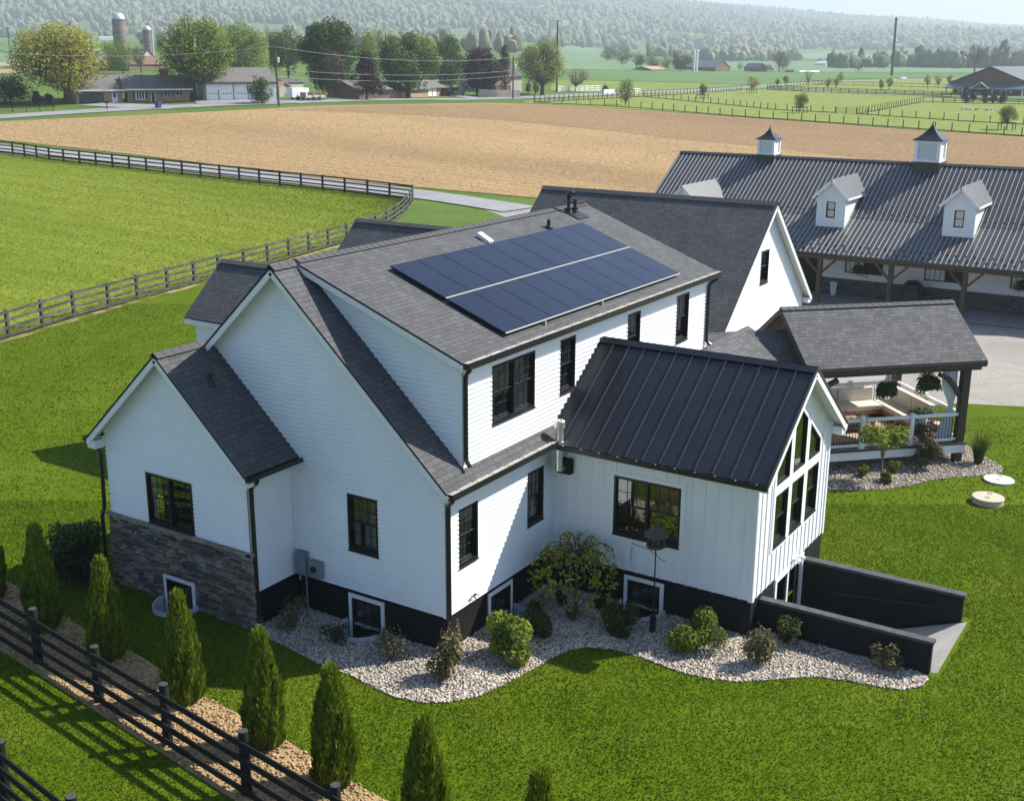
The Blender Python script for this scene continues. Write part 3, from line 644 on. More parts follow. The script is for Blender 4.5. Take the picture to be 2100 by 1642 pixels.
def gutter(parent, p0, p1, out, size=.12, ticks=.6, name='gutter', dusty=True):
    if dusty: size = .15
    p0, p1, out = V3(p0), V3(p1), V3(out); d = (p1-p0).normalized(); L = (p1-p0).length; g = MB(); z = V3((0, 0, 1)); s = size
    g.bar(p0-z*s*.9+out*s/2, p1-z*s*.9+out*s/2, s*.9, .012); g.bar(p0-z*s*.42+out*s, p1-z*s*.42+out*s, .012, s); g.bar(p0-z*s*.45, p1-z*s*.45, .012, s*.9)
    for q in (p0, p1): g.obox(q-z*s*.45+out*s/2, d*.006, out*s/2, z*s*.47)
    o = g.build(name, M['gutter'], parent)
    if dusty:
        i = MB(); i.bar(p0-z*.002+out*s*.47, p1-z*.002+out*s*.47, s*.86, .012); i.build('gutter_guard', M['guttin'], o)
        k = int(L/ticks)
        for j in range(k): h = MB(); q = p0+d*(L*(j+.5)/k); h.tube([q+out*s*(.1+.8*t_)+d*(.05*(t_-.5))+z*(.004+.045*math.sin(math.pi*t_)) for t_ in (0, .25, .5, .75, 1)], .011, 5); h.build('hanger', M['guttin'], o)
    return o
def spout(parent, pts, r=.052):
    m = MB(); pts = [V3(p) for p in pts]; P = []
    for i, p in enumerate(pts):          # round the elbows off
        if 0 < i < len(pts)-1:
            a = (pts[i-1]-p).normalized(); b = (pts[i+1]-p).normalized(); e = min(.09, (pts[i-1]-p).length*.4, (pts[i+1]-p).length*.4)
            P += [p+a*e, p+(a+b)*e*.3, p+b*e]
        else: P.append(p)
    m.tube(P, r, 8)
    return m.build('downspout', M['gutter'], parent, smooth=False)
H = thing('farmhouse', 'white modern farmhouse with charcoal shingle gables, black windows and black basement walls', 'house', (0, 0, 0))
FX0 = Fr((0, 0, 0), (0, 1, 0), (-1, 0, 0)); FY0 = Fr((0, 0, 0), (1, 0, 0), (0, -1, 0))
# walls ---------------------------------------------------------------
W1 = (1.898, 2.795, 1.943, 3.356); W2 = (.489, 1.248, 1.943, 3.356); W3 = (3.419, 4.18, 1.943, 3.356)
m = MB(); lapwall(m, FX0, [(0, zs), (4.56, zs), (4.56, 8.42), (4.573, 8.43), (0, 4.24)], [W1]); lapwall(m, FX0, [(4.56, zs), (9.146, zs), (9.146, 4.24), (4.573, 8.43), (4.56, 8.42)])
m.build('wall', M['white'], H)
DW = [(1.853, 3.709, 4.994, 6.398), (4.92, 5.673, 4.994, 6.398), (8.563, 9.33, 4.994, 6.398), (11.718, 12.576, 4.96, 6.398)]
m = MB(); lapwall(m, FY0, rect(0, 13.95, zs, 4.2), [W2, W3]); lapwall(m, FY0, rect(.692, 13.95, 4.2, 6.62), DW); m.build('wall', M['white'], H)
FXd = Fr((.692, 0, 0), (0, 1, 0), (-1, 0, 0))
m = MB(); lapwall(m, FXd, [(0, 4.2), (0, 6.68), (4.56, 8.36), (4.56, 8.3)]); m.build('wall', M['white'], H)
FXe = Fr((13.95, 0, 0), (0, 1, 0), (1, 0, 0))
m = MB(); lapwall(m, FXe, [(0, 0), (9.146, 0), (9.146, 4.24), (4.573, 8.43), (0, 6.66)]); m.build('wall', M['white'], H)
FYl = Fr((0, 9.146, 0), (1, 0, 0), (0, 1, 0))
m = MB(); lapwall(m, FYl, rect(0, 13.95, 0, 4.2)); m.build('wall', M['white'], H)
# bump-out on the gable end
FB = Fr((-1.475, 0, 0), (0, 1, 0), (-1, 0, 0)); FBs = Fr((-1.475, 4.544, 0), (1, 0, 0), (0, -1, 0)); FBl = Fr((-1.475, 9.409, 0), (1, 0, 0), (0, 1, 0))
BW = (6.36, 7.98, 1.99, 3.31)
m = MB(); lapwall(m, FB, [(4.544, 1.9), (9.409, 1.9), (9.409, 4.14), (6.977, 6.33), (4.544, 4.14)], [BW]); m.build('wall', M['white'], H)
m = MB(); lapwall(m, FBs, rect(0, 1.475, zs, 4.1)); m.build('wall', M['white'], H); m = MB(); lapwall(m, FBl, rect(0, 1.475, 0, 4.1)); m.build('wall', M['white'], H)
# corner boards
m = MB()
for (x, y, z0, z1) in ((-.022, -.022, zs-.03, 4.05), (-1.5, 4.522, 1.9, 3.95), (.665, -.022, 4.33, 6.62), (13.97, -.022, 4.3, 6.6)):
    m.box(x, x+.09, y, y+.012, z0, z1); m.box(x, x+.012, y, y+.09, z0, z1)
m.box(-.03, -.005, 4.47, 4.5, zs, 4.1); m.box(-.07, -.045, 4.53, 4.555, zs, 4.1)
m.box(.70, 13.9, -.024, -.002, 6.45, 6.62); m.box(.06, 4.3, -.024, -.004, 3.72, 4.0)
m.build('corner_board', M['trim'], H)
# ledge stone with its cap
def ledge(mb, fr, a0, a1, z0, z1, holes=()):
    z = z0
    while z < z1-.02:
        h = min(random.uniform(.055, .125), z1-z)
        if z1-z-h < .04: h = z1-z
        a = a0
        while a < a1-.01:
            l = min(random.uniform(.12, .46), a1-a)
            if a1-a-l < .07: l = a1-a
            hh = h
            if not any(a+l > q[0] and a < q[1] and z+h > q[2] and z < q[3] for q in holes):
                parts_ = [(z, z+h)] if (h < .1 or random.random() < .6) else [(z, z+h*.5), (z+h*.5, z+h)]
                for (ya, yb) in parts_: stone_piece(mb, fr, a, a+l, ya, yb)
            else:
                for q in holes:
                    if a < q[0] < a+l and z+h > q[2] and z < q[3]: stone_piece(mb, fr, a, q[0], z, z+h)
                    if a < q[1] < a+l and z+h > q[2] and z < q[3]: stone_piece(mb, fr, q[1], a+l, z, z+h)
                    if a+l > q[0] and a < q[1] and z < q[3] < z+h: stone_piece(mb, fr, max(a, q[0]), min(a+l, q[1]), q[3], z+h)
            a += l
        z += h
def stone_piece(mb, fr, a0, a1, z0, z1):
    g = .005; e = min(.016, (a1-a0)*.2, (z1-z0)*.25); o = random.uniform(.055, .10); r = random.random()
    j = lambda: random.uniform(-.008, .008)
    B = [(a0+g, z0+g, .02), (a1-g, z0+g, .02), (a1-g, z1-g, .02), (a0+g, z1-g, .02)]
    F = [(a0+g+e+j(), z0+g+e, o+j()), (a1-g-e+j(), z0+g+e, o+j()), (a1-g-e, z1-g-e+j()*.5, o+j()), (a0+g+e, z1-g-e+j()*.5, o+j())]
    P = [fr.p(*t) for t in B]; Q = [fr.p(*t) for t in F]
    fl = (Q[1]-Q[0]).cross(Q[2]-Q[0]).dot(fr.N) < 0
    for f in [Q]+[[P[i], P[(i+1) % 4], Q[(i+1) % 4], Q[i]] for i in range(4)]: mb.face(f[::-1] if fl else f, None, r)
BH = (6.46, 7.58, -.3, .72)
m = MB(); ledge(m, FB, 4.46, 9.48, -.1, 1.89, [BH]); ledge(m, Fr((-1.475, 4.544, 0), (1, 0, 0), (0, -1, 0)), -.07, .02, -.1, 1.89)
st = m.build('stone_wall', M['stone'], H)
m = MB(); flatwall(m, FB, rect(4.46, 9.48, -.9, 1.9), [rect(6.57, 7.47, -.35, .62)], .02); m.build('stone_backing', M['mortar'], st)
m = MB(); a = 4.42
while a < 9.5:
    l = min(.5, 9.52-a); FB.box(m, a+.004, a+l-.004, 1.89, 1.965+random.uniform(-.004, .004), .0, .13); a += l
FBs.box(m, -.13, .02, 1.89, 1.965, -.02, .10); m.build('stone_cap', M['cap'], st)
# foundation
SX = Fr((4.544, 0, 0), (0, -1, 0), (-1, 0, 0)); SY = Fr((4.544, -5.508, 0), (1, 0, 0), (0, -1, 0)); SR = Fr((9.644, 0, 0), (0, -1, 0), (1, 0, 0))
b1h, b2h, b3h = (1.9, 2.78, -.34, .70), (1.82, 2.69, -.34, .70), (2.28, 3.16, -.34, .69)
m = MB()
flatwall(m, FX0, rect(0, 4.56, -1.4, zs+.01), [rect(*b1h)], -.02); flatwall(m, FY0, rect(.02, 4.56, -1.4, zs+.01), [rect(*b2h)], -.02)
flatwall(m, SX, rect(.0, 5.49, -1.4, zs+.01), [rect(*b3h)], -.02); flatwall(m, SY, rect(.02, 5.08, -1.4, zs+.01), [rect(1.62, 3.44, -1.25, .78)], -.02)
flatwall(m, SR, rect(0, 5.49, -1.4, zs+.01), [], -.02); flatwall(m, FBs, rect(.02, 1.475, -1.4, zs+.01), [], -.02)
m.build('foundation', M['black'], H)
window(H, Fr((.02, 0, 0), (0, 1, 0), (-1, 0, 0)), *b1h, trim=.1); window(H, Fr((0, .02, 0), (1, 0, 0), (0, -1, 0)), *b2h, trim=.1)
window(H, Fr((4.564, 0, 0), (0, -1, 0), (-1, 0, 0)), *b3h, trim=.1, grid=(2, 3), gridlow=False); window(H, Fr((-1.53, 0, 0), (0, 1, 0), (-1, 0, 0)), 6.57, 7.47, -.35, .62, trim=.1)
# window wells of corrugated steel
for w in WELLS:
    (cx, cy), (dx, dy), hw, dp = w; m = MB(); z = -.9
    P = wellpts(w, 0, 18)
    Pi = wellpts(w, -.025, 18)
    k = 22
    for i in range(k):
        za, zb = -.9+1.02*i/k, -.9+1.02*(i+1)/k; o0 = .018*(i % 2); o1 = .018*((i+1) % 2)
        A_, B_ = wellpts(w, -.02-o0, 18), wellpts(w, -.02-o1, 18)
        for j in range(18): m.face([(*A_[j], za), (*B_[j], zb), (*B_[j+1], zb), (*A_[j+1], za)])
    for i in range(4):
        za, zb = -.02+.14*i/4, -.02+.14*(i+1)/4
        for j in range(18): m.face([(*P[j], za), (*P[j+1], za), (*P[j+1], zb), (*P[j], zb)])
    for j in range(18): m.face([(*P[j], .12), (*P[j+1], .12), (*Pi[j+1], .12), (*Pi[j], .12)])
    wo = m.build('window_well', M['blued'], H)
    f = MB(); f.face([(x, y, -.8) for x, y in wellpts(w, -.01, 18)]); f.build('well_floor', G_bed, wo)
# windows on the siding
window(H, FX0, *W1, curtains=[('blind', .05, .95, .52, .97), ('curtain', .06, .55, .05, .5), ('curtain', .72, .95, .05, .5)])
window(H, FY0, *W2, curtains=[('blind', .05, .95, .45, .97), ('curtain', .05, .6, .04, .46)])
window(H, FY0, *W3, curtains=[('curtain', .05, .95, .04, .34)])
window(H, FY0, *DW[0], n=2, curtains=[('blind', .04, .48, .42, .97), ('blind', .52, .85, .62, .97), ('curtain', .54, .96, .04, .6)])
for q in DW[1:]: window(H, FY0, *q)
window(H, FB, *BW, n=2)
# sunroom ---------------------------------------------------------------
ZC, XC = 4.95-.02, 7.21-4.544
def slant(a): return ZC-.731*abs(a-XC)
cols = [(1.12, 1.99), (2.23, 3.09), (3.35, 4.21)]
holesG = [rect(a0, a1, 1.85, 3.185) for a0, a1 in cols]
upper = []
for a0, a1 in cols:
    u = [(a0, 3.44), (a1, 3.44), (a1, slant(a1))]
    if a0 < XC < a1: u.append((XC, ZC))
    u.append((a0, slant(a0))); upper.append(u)
SWIN = (1.83, 3.62, 1.825, 3.35)
m = MB(); flatwall(m, SX, rect(0, 5.508, zs, 4.06), [rect(*SWIN)]); 
def battens(mb, fr, a0, a1, top, z0, blocks, step=.335, w=.045, start=.18):
    a = a0+start
    while a < a1-.05:
        segs = [(z0, top(a))]
        for (x0, x1, lo, hi) in blocks:
            if x0-.02 < a < x1+.02:
                ns = []
                for s0, s1 in segs:
                    if lo > s0: ns.append((s0, min(s1, lo)))
                    if hi < s1: ns.append((max(s0, hi), s1))
                segs = ns
        for s0, s1 in segs:
            if s1-s0 > .03: fr.box(mb, a-w/2, a+w/2, s0, s1, 0, .022)
        a += step
battens(m, SX, 0, 5.45, lambda a: 3.98, zs, [(1.72, 3.73, 1.72, 3.46)])
SX.box(m, 5.42, 5.53, zs-.02, 3.98, 0, .028); m.build('board_wall', M['batten'], H)
m = MB(); gp_ = [(0, zs), (5.1, zs), (5.1, 4.05), (2.55, 5.92), (0, 4.05)]
flatwall(m, SY, gp_, holesG+upper)
battens(m, SY, 0, 5.05, lambda a: 5.8-.75*abs(a-2.55), zs, [(1.0, 4.33, 1.72, 5.05)], step=.30, start=.30)
for a in (1.0, 4.33):                        # boards above the slanted heads run on to the rake
    pass
SY.box(m, 0, .1, zs-.02, 3.95, 0, .028); SY.box(m, 5.0, 5.1, zs-.02, 3.95, 0, .028); m.build('board_wall', M['batten'], H)
m = MB(); flatwall(m, SR, rect(0, 5.508, zs, 4.0)); battens(m, SR, 0, 5.45, lambda a: 3.98, zs, []); m.build('board_wall', M['batten'], H)
window(H, SX, *SWIN, n=2, trim=.11, grid=(2, 3), gridlow=False, curtains=[('curtain', .03, .2, .55, .97)])
for a0, a1 in cols: window(H, SY, a0, a1, 1.85, 3.185, grid=(1, 1), trim=0)
for u in upper:
    f = MB(); n = len(u); cx = sum(p[0] for p in u)/n; cz = sum(p[1] for p in u)/n
    for i in range(n):
        (xa, za), (xb, zb) = u[i], u[(i+1) % n]; f.bar(SY.p(xa+(cx-xa)*.05, za+(cz-za)*.05, -.03), SY.p(xb+(cx-xb)*.05, zb+(cz-zb)*.05, -.03), .1, .05, up=(0, 0, 1) if abs(xb-xa) > .01 else (1, 0, 0)) if False else None
        d = V3((xb-xa, zb-za, 0)).normalized(); nx, nz = -d.y, d.x    # inward (counter-clockwise outline)
        q = [SY.p(xa, za, .03), SY.p(xb, zb, .03), SY.p(xb+(nx-d.x)*.045, zb+(nz-d.y)*.045, .03), SY.p(xa+(nx+d.x)*.045, za+(nz+d.y)*.045, .03)]
        f.prism(q, (0, .1, 0))
    wo = f.build('window', M['frame'], H)
    q = MB(); SY.face(q, [(x, z, -.03) for x, z in u]); q.build('pane', M['glass'], wo)
    t = MB()
    for i in range(n):
        (xa, za), (xb, zb) = u[i], u[(i+1) % n]; d = V3((xb-xa, zb-za, 0)).normalized(); nx, nz = d.y, -d.x
        q = [SY.p(xa, za, .0), SY.p(xb, zb, .0), SY.p(xb+(nx+d.x)*.11, zb+(nz+d.y)*.11, 0), SY.p(xa+(nx-d.x)*.11, za+(nz-d.y)*.11, 0)]
        t.prism(q, (0, -.027, 0))
    t.build('window_trim', M['trim'], wo)
t = MB()
for a0, a1 in cols:
    SY.box(t, a0-.12, a0, 1.76, 3.4, 0, .030); SY.box(t, a1, a1+.12, 1.76, 3.4, 0, .030); SY.box(t, a0, a1, 3.185, 3.34, 0, .029); SY.box(t, a0, a1, 1.76, 1.85, 0, .029)
t.build('window_casing', M['trim'], H)
# basement door under the gable windows
d = MB()
for (x0, x1, y0, y1) in ((1.5, 1.62, -1.25, .9), (3.44, 3.56, -1.25, .9), (1.62, 3.44, .78, .9)): SY.box(d, x0, x1, y0, y1, -.1, .04)
SY.box(d, 2.48, 2.58, -1.2, .78, -.08, .0); do = d.build('basement_door', M['trim'], H)
f = MB()
for q0, q1 in ((1.62, 2.48), (2.58, 3.44)):
    for (x0, x1, y0, y1) in ((q0, q0+.1, -1.2, .78), (q1-.1, q1, -1.2, .78), (q0+.1, q1-.1, .66, .78), (q0+.1, q1-.1, -1.2, -.98)): SY.box(f, x0, x1, y0, y1, -.07, -.02)
f.build('door_frame', M['frame'], do)
for q0, q1 in ((1.72, 2.38), (2.68, 3.34)):
    q = MB(); SY.face(q, [(q0, -1., -.045), (q1, -1., -.045), (q1, .68, -.045), (q0, .68, -.045)]); q.build('pane', M['glass'], do)
l = MB(); SY.box(l, 2.68, 2.96, .96, 1.02, .0, .06); l.tube([SY.p(2.75, 1.0, .06), SY.p(2.72, 1.02, .14), SY.p(2.68, .97, .24)], [.03, .04, .065]); l.tube([SY.p(2.9, 1.0, .06), SY.p(2.93, 1.02, .14), SY.p(2.97, .97, .24)], [.03, .04, .065])
l.build('flood_lamp', M['whitep'], H)
# interiors
m = MB(); m.box(.05, 13.9, .05, 9.1, 1.02, 1.06); m.box(.05, 13.9, .05, 9.1, 4.22, 4.26); m.box(-1.4, -.02, 4.6, 9.35, 1.02, 1.06); m.box(4.6, 9.6, -5.45, -.05, 1.02, 1.06); m.build('floor', M['floor'], H)
m = MB(); m.box(.1, 13.9, 3.4, 3.45, 1.06, 4.2); m.box(.75, 13.9, 3.0, 3.05, 4.26, 7.6); m.box(2.9, 2.95, .05, 3.4, 1.06, 4.2); m.box(4.3, 4.35, .05, 3., 4.26, 7.0); m.box(7.2, 7.25, .05, 3., 4.26, 7.0); m.box(.0, .04, 4.6, 9.1, 1.06, 4.2)
m.box(4.62, 9.6, -.03, -.012, 1.06, 3.9); m.build('inner_wall', M['inner'], H)
# roofs ---------------------------------------------------------------
ME = (-.303, 4.04); MR = (4.573, 8.543); X0_, X1_ = -.338, 14.25
def zm_(y): return ME[1]+(y-ME[0])*(MR[1]-ME[1])/(MR[0]-ME[0])
m = MB()
m.roof((X0_, ME[0], ME[1]), (.69, ME[0], ME[1]), (.69, MR[0], MR[1]), (X0_, MR[0], MR[1]), .05)
m.roof((.69, ME[0], ME[1]), (4.62, ME[0], ME[1]), (4.62, -.0, zm_(0)), (.69, -.0, zm_(0)), .05, uo=1.03)
yl = 2*MR[0]-ME[0]
m.roof((X1_, yl, ME[1]), (X0_, yl, ME[1]), (X0_, MR[0], MR[1]), (X1_, MR[0], MR[1]), .05)
m.build('roof', M['roof'], H)
DE = (-.203, 6.778); DR = (4.573, 8.56); XD0 = .45
m = MB(); m.roof((XD0, *DE), (X1_, *DE), (X1_, *DR), (XD0, *DR), .05)
m.build('dormer_roof', M['roof'], H)
m = MB()                                            # ridge caps
def ridgecap(p0, p1, w=.16, drop=.07):
    p0, p1 = V3(p0), V3(p1); d = (p1-p0).normalized(); s = d.cross(V3((0, 0, 1))).normalized(); L = (p1-p0).length; k = int(L/.25)
    for i in range(k):
        a, b = p0+d*(L*i/k), p0+d*(L*(i+1)/k+.01); za = V3((0, 0, .028)); zb = V3((0, 0, .018)); r = random.random()
        for sg in (-1, 1):
            q = [a+za, b+zb, b+s*sg*w-V3((0, 0, drop))+zb, a+s*sg*w-V3((0, 0, drop))+za]
            if (q[1]-q[0]).cross(q[2]-q[0]).z < 0: q = q[::-1]
            m.face(q, [(0, .02), (.12, .02), (.12, .09), (0, .09)], r)
        e = a+za; m.face([e, a+s*w-V3((0, 0, drop))+za, a+s*w-V3((0, 0, drop)), a-V3((0, 0, .0)), a-s*w-V3((0, 0, drop)), a-s*w-V3((0, 0, drop))+za], None, r)
ridgecap((X0_, 4.573, 8.56), (.5, 4.573, 8.56), drop=.12); ridgecap((.5, 4.573, 8.585), (X1_, 4.573, 8.585), w=.17, drop=.08)
m.box(13.55, 14.2, 4.48, 4.66, 8.58, 8.66)
m.build('ridge_cap', M['roof'], H)
m = MB()                                            # bump-out and front gables
BE, BR, BY0, BY1 = 3.967, 6.464, 4.241, 9.712
XB = -1.475-.338
m.roof((XB, BY0, BE), (.02, BY0, BE), (.02, 6.977, BR), (XB, 6.977, BR), .05); m.roof((1.2, BY1, BE), (XB, BY1, BE), (XB, 6.977, BR), (1.2, 6.977, BR), .05)
ridgecap((XB, 6.977, BR+.02), (.9, 6.977, BR+.02), drop=.12)
m.build('bump_roof', M['roof'], H)
for gx, rz, hw, ez in ((9.12, 6.35, 1.88, 4.66), (16.96-.6, 6.97, 2.45, 4.76)):
    m = MB(); ye = 16.; yb = 5.2
    m.roof((gx-hw, ye, ez), (gx-hw, yb, ez), (gx, yb, rz), (gx, ye, rz), .05); m.roof((gx+hw, yb, ez), (gx+hw, ye, ez), (gx, ye, rz), (gx, yb, rz), .05)
    ridgecap((gx, ye, rz+.02), (gx, yb, rz+.02), drop=.12); go = m.build('front_gable_roof', M['roof'], H)
    m = MB(); fr = Fr((gx-hw+.25, 0, 0), (0, 1, 0), (-1, 0, 0)); lapwall(m, fr, rect(9.1, ye-.3, 0, ez+.1)); fr = Fr((gx+hw-.25, 0, 0), (0, 1, 0), (1, 0, 0)); lapwall(m, fr, rect(9.1, ye-.3, 0, ez+.1))
    fr = Fr((gx, ye-.3, 0), (1, 0, 0), (0, 1, 0)); lapwall(m, fr, [(-hw+.25, 0), (hw-.25, 0), (hw-.25, ez+.1), (0, rz-.12), (-hw+.25, ez+.1)]); m.build('wall', M['white'], H)
    m = MB(); m.box(gx-hw-.01, gx-hw+.26, 9.4, ye-.02, ez-.22, ez-.055); m.build('eave_trim', M['trim'], go)
# white rakes and soffits
m = MB()
def rakes(x, ye, yr, ze, zr, ins):
    for y0, y1 in ((ye, yr), (2*yr-ye, yr)):
        m.bar((x+.02, y0, ze-.13), (x+.02, y1, zr-.13), .03, .16); m.bar((x+.045, y0, ze-.115), (x+.045, y1, zr-.115), .02, .10)
    m.box(x+.006, x+.034, yr-.12, yr+.12, zr-.25, zr-.12)
    for y0, y1 in ((ye, yr), (2*yr-ye, yr)):
        a = [(x+.05, y0, ze-.085), (x+.05, y1, zr-.085), (x+ins, y1, zr-.085), (x+ins, y0, ze-.085)]; m.prism(a, (0, 0, -.03))
rakes(X0_, ME[0], MR[0], ME[1], MR[1], .345); rakes(XB, BY0, 6.977, BE, BR, .345)
for (yy, dd) in ((BY1, -1), (BY0, 1)):                # eave returns of the bump-out
    m.box(XB+.03, -1.47, yy, yy+dd*.3, BE-.27, BE-.06)
m.box(-.31, -.0, ME[0]+.02, 0, ME[1]-.2, ME[1]-.06); m.box(X0_+.03, .0, 9.15, 9.42, 3.78, 3.98)
for (y0, x0, x1, z) in ((ME[0], -.3, 4.3, 3.94), (DE[0], .47, 14.2, 6.68)):
    m.box(x0, x1, y0+.01, y0+.03, z-.1, z+.06); m.box(x0, x1, y0+.03, -.001, z-.1, z-.08)
m.box(XB+.05, .0, BY0+.01, BY0+.03, 3.8, 3.92); m.box(-1.47, -.0, BY0+.03, 4.54, 3.8, 3.82)
m.bar((XD0+.015, DE[0], DE[1]-.12), (XD0+.015, DR[0], DR[1]-.12), .03, .15); m.prism([(XD0+.03, DE[0], DE[1]-.08), (XD0+.03, DR[0], DR[1]-.08), (.70, DR[0], DR[1]-.08), (.70, DE[0], DE[1]-.08)], (0, 0, -.03))
m.bar((X1_-.015, DE[0], DE[1]-.12), (X1_-.015, DR[0], DR[1]-.12), .03, .15); m.prism([(X1_-.03, DE[0], DE[1]-.08), (X1_-.03, DR[0], DR[1]-.08), (13.94, DR[0], DR[1]-.08), (13.94, DE[0], DE[1]-.08)], (0, 0, -.03))
m.build('eave_trim', M['trim'], H)
# sunroom metal roof
SE, SRZ, SX0, SXM, SX1 = 3.951, 6.037, 4.241, 7.094, 9.947; SY0 = -5.846
m = MB(); m.roof((SX0, .0, SE), (SX0, SY0, SE), (SXM, SY0, SRZ), (SXM, .0, SRZ), .05); m.roof((SX1, SY0, SE), (SX1, .0, SE), (SXM, .0, SRZ), (SXM, SY0, SRZ), .05)
sl_ = math.atan2(SRZ-SE, SXM-SX0); nn = V3((-math.sin(sl_), 0, math.cos(sl_)))
sm_ = m; m = MB(); k = 13
for i in range(k+1):
    y = SY0+.012+(0-SY0-.03)*i/k
    for x, sg in ((SX0, -1), (SX1, 1)):
        n2 = V3((nn.x*-sg, 0, nn.z)) if sg > 0 else nn
        m.bar(V3((x, y, SE))+n2*.02, V3((SXM, y, SRZ))+n2*.02, .028, .05, up=n2)
seamm = m; m = sm_
for sg in (-1, 1):
    n2 = V3((sg*math.sin(sl_), 0, math.cos(sl_))); d = V3((sg*math.cos(sl_), 0, -math.sin(sl_)))
    m.obox(V3((SXM, (SY0)/2, SRZ))+n2*.045+d*.09, d*.09, V3((0, -SY0/2+.005, 0)), n2*.008)
mr_ = m.build('metal_roof', M['seam'], H); seamm.build('standing_seams', M['seamrib'], mr_)
m = MB()
for x, sg in ((SX0, 1), (SX1, -1)):
    m.bar((x, SY0+.02, SE-.13), (SXM, SY0+.02, SRZ-.13), .03, .17); m.bar((x, SY0+.045, SE-.12), (SXM, SY0+.045, SRZ-.12), .02, .1)
    m.prism([(x, SY0+.05, SE-.085), (SXM, SY0+.05, SRZ-.085), (SXM, -5.5, SRZ-.085), (x, -5.5, SE-.085)], (0, 0, -.03))
m.box(SX1-.3, SX1, SY0+.04, -5.5, SE-.27, SE-.06); m.box(SX0+.02, SX0+.3, SY0+.04, -5.5, SE-.2, SE-.06)
for x0, x1 in ((SX0+.02, 4.55), (9.64, SX1-.02)): m.box(x0, x1, -5.5, 0, SE-.14, SE-.1)
m.build('eave_trim', M['trim'], H)
gutter(H, (SX0-.02, -.42, SE+.01), (SX0-.02, SY0, SE+.01), (-1, 0, 0), .12, dusty=False)
h = MB()
for i in range(11): h.box(SX0-.1, SX0-.07, -.6-.5*i, -.57-.5*i, SE+.0, SE+.012)
h.build('gutter_screw', M['alu'], H)
gutter(H, (X0_+.02, ME[0], ME[1]+.01), (4.2, ME[0], ME[1]+.01), (0, -1, 0)); gutter(H, (XD0, DE[0], DE[1]+.01), (X1_, DE[0], DE[1]+.01), (0, -1, 0))
gutter(H, (XB, BY0, BE+.01), (-.01, BY0, BE+.01), (0, -1, 0), dusty=False); gutter(H, (XB, BY1, BE+.01), (-.01, BY1, BE+.01), (0, 1, 0), dusty=False)
spout(H, [(-.2, -.36, 3.96), (-.2, -.36, 3.86), (.02, -.075, 3.62), (.02, -.075, .15)])
spout(H, [(.62, -.26, 6.7), (.62, -.26, 6.6), (.73, -.07, 6.42), (.73, -.07, 4.46), (.70, -.2, 4.36)])
spout(H, [(14.1, -.26, 6.7), (14.1, -.26, 6.58), (13.93, -.07, 6.42), (13.93, -.07, 4.6), (14.0, -.2, 4.5)])
spout(H, [(-1.5, 4.18, 3.88), (-1.5, 4.18, 3.78), (-1.42, 4.47, 3.58), (-1.42, 4.47, .12)])
spout(H, [(-1.75, 9.77, 3.88), (-1.72, 9.77, 3.8), (-1.57, 9.5, 3.6), (-1.57, 9.56, 2.05), (-1.63, 9.6, 1.9), (-1.63, 9.6, .1)])
# flue and its wall box, roof vents, meters
f = MB(); f.lathe((4.25, -.42, 0), [(.1, 3.28), (.1, 4.36), (.105, 4.37)], 18); f.tube([(4.25, -.42, 3.34), (4.42, -.45, 3.3)], .1, 14)
f.lathe((4.25, -.42, 0), [(.12, 4.36), (.135, 4.38), (.135, 4.55), (.12, 4.57), (.001, 4.60)], 18)
for z in (3.6, 4.0): f.lathe((4.25, -.42, 0), [(.1, z), (.106, z+.01), (.106, z+.03), (.1, z+.04)], 18)
fo = f.build('flue', M['metal'], H)
f = MB(); f.box(4.36, 4.54, -.68, -.3, 3.16, 3.54); f.build('flue_box', M['black'], fo)
dsl = (DR[1]-DE[1])/(DR[0]-DE[0])
def onroof(x, y): return V3((x, y, DE[1]+(y-DE[0])*dsl))
for (x, y, h, kind) in ((10.52, 3.69, .27, 0), (12.99, 4.2, .36, 1), (12.62, 4.22, .5, 2)):
    p = onroof(x, y); f = MB(); f.lathe(p, [(.14, -.04), (.13, .05), (.07, .1), (.055, .1), (.055, h)], 12)
    if kind: f.lathe(p, [(.10, .04), (.10, .16), (.06, .18)], 12)
    if kind == 1: f.lathe(p, [(.075, h), (.075, h+.05), (.0, h+.07)], 12)
    if kind == 2: f.tube([p+V3((0, 0, h-.05)), p+V3((0, 0, h+.06)), p+V3((.06, -.05, h+.14)), p+V3((.15, -.11, h+.12))], [.07, .085, .08, .07], 10); f.obox(p+V3((.2, -.25, -.06)), (.34, 0, 0), (0, .2, .2*dsl), (0, 0, .006))
    f.build('roof_vent', M['gutter'], H)
p = onroof(7.26, 3.78); f = MB(); f.obox(p+V3((0, 0, .06)), (.11, 0, 0), (0, .2, .2*dsl+.03), (0, -.015, .05)); f.build('roof_vent', M['whitep'], H)
p = V3((-.9, 6.1, 5.72)); f = MB(); f.lathe(p, [(.1, -.12), (.06, 0), (.05, .05), (.05, .22)], 10); f.build('roof_vent', M['gutter'], H)
f = MB(); f.box(-.16, -.02, 4.06, 4.40, .98, 1.58); f.box(-.175, -.16, 4.08, 4.38, 1.0, 1.56); f.box(-.165, -.02, 3.6, 3.98, 1.0, 1.42); f.box(-.1, -.03, 3.98, 4.06, 1.1, 1.2)
f.tube([(-.1, 4.12, .98), (-.1, 4.12, .02)], .022, 8); f.tube([(-.09, 4.33, .98), (-.09, 4.33, .8)], .03, 8)
me_ = thing('electric_meter', 'two grey electric meter boxes with a conduit on the shaded gable wall', 'meter box', (0, 4.1, 1))
f.build('cabinet', M['meter'], me_); f = MB(); f.tube([(-.165, 3.82, 1.22), (-.21, 3.82, 1.22)], [.085, .08], 16); f.build('dial', M['dark'], me_)
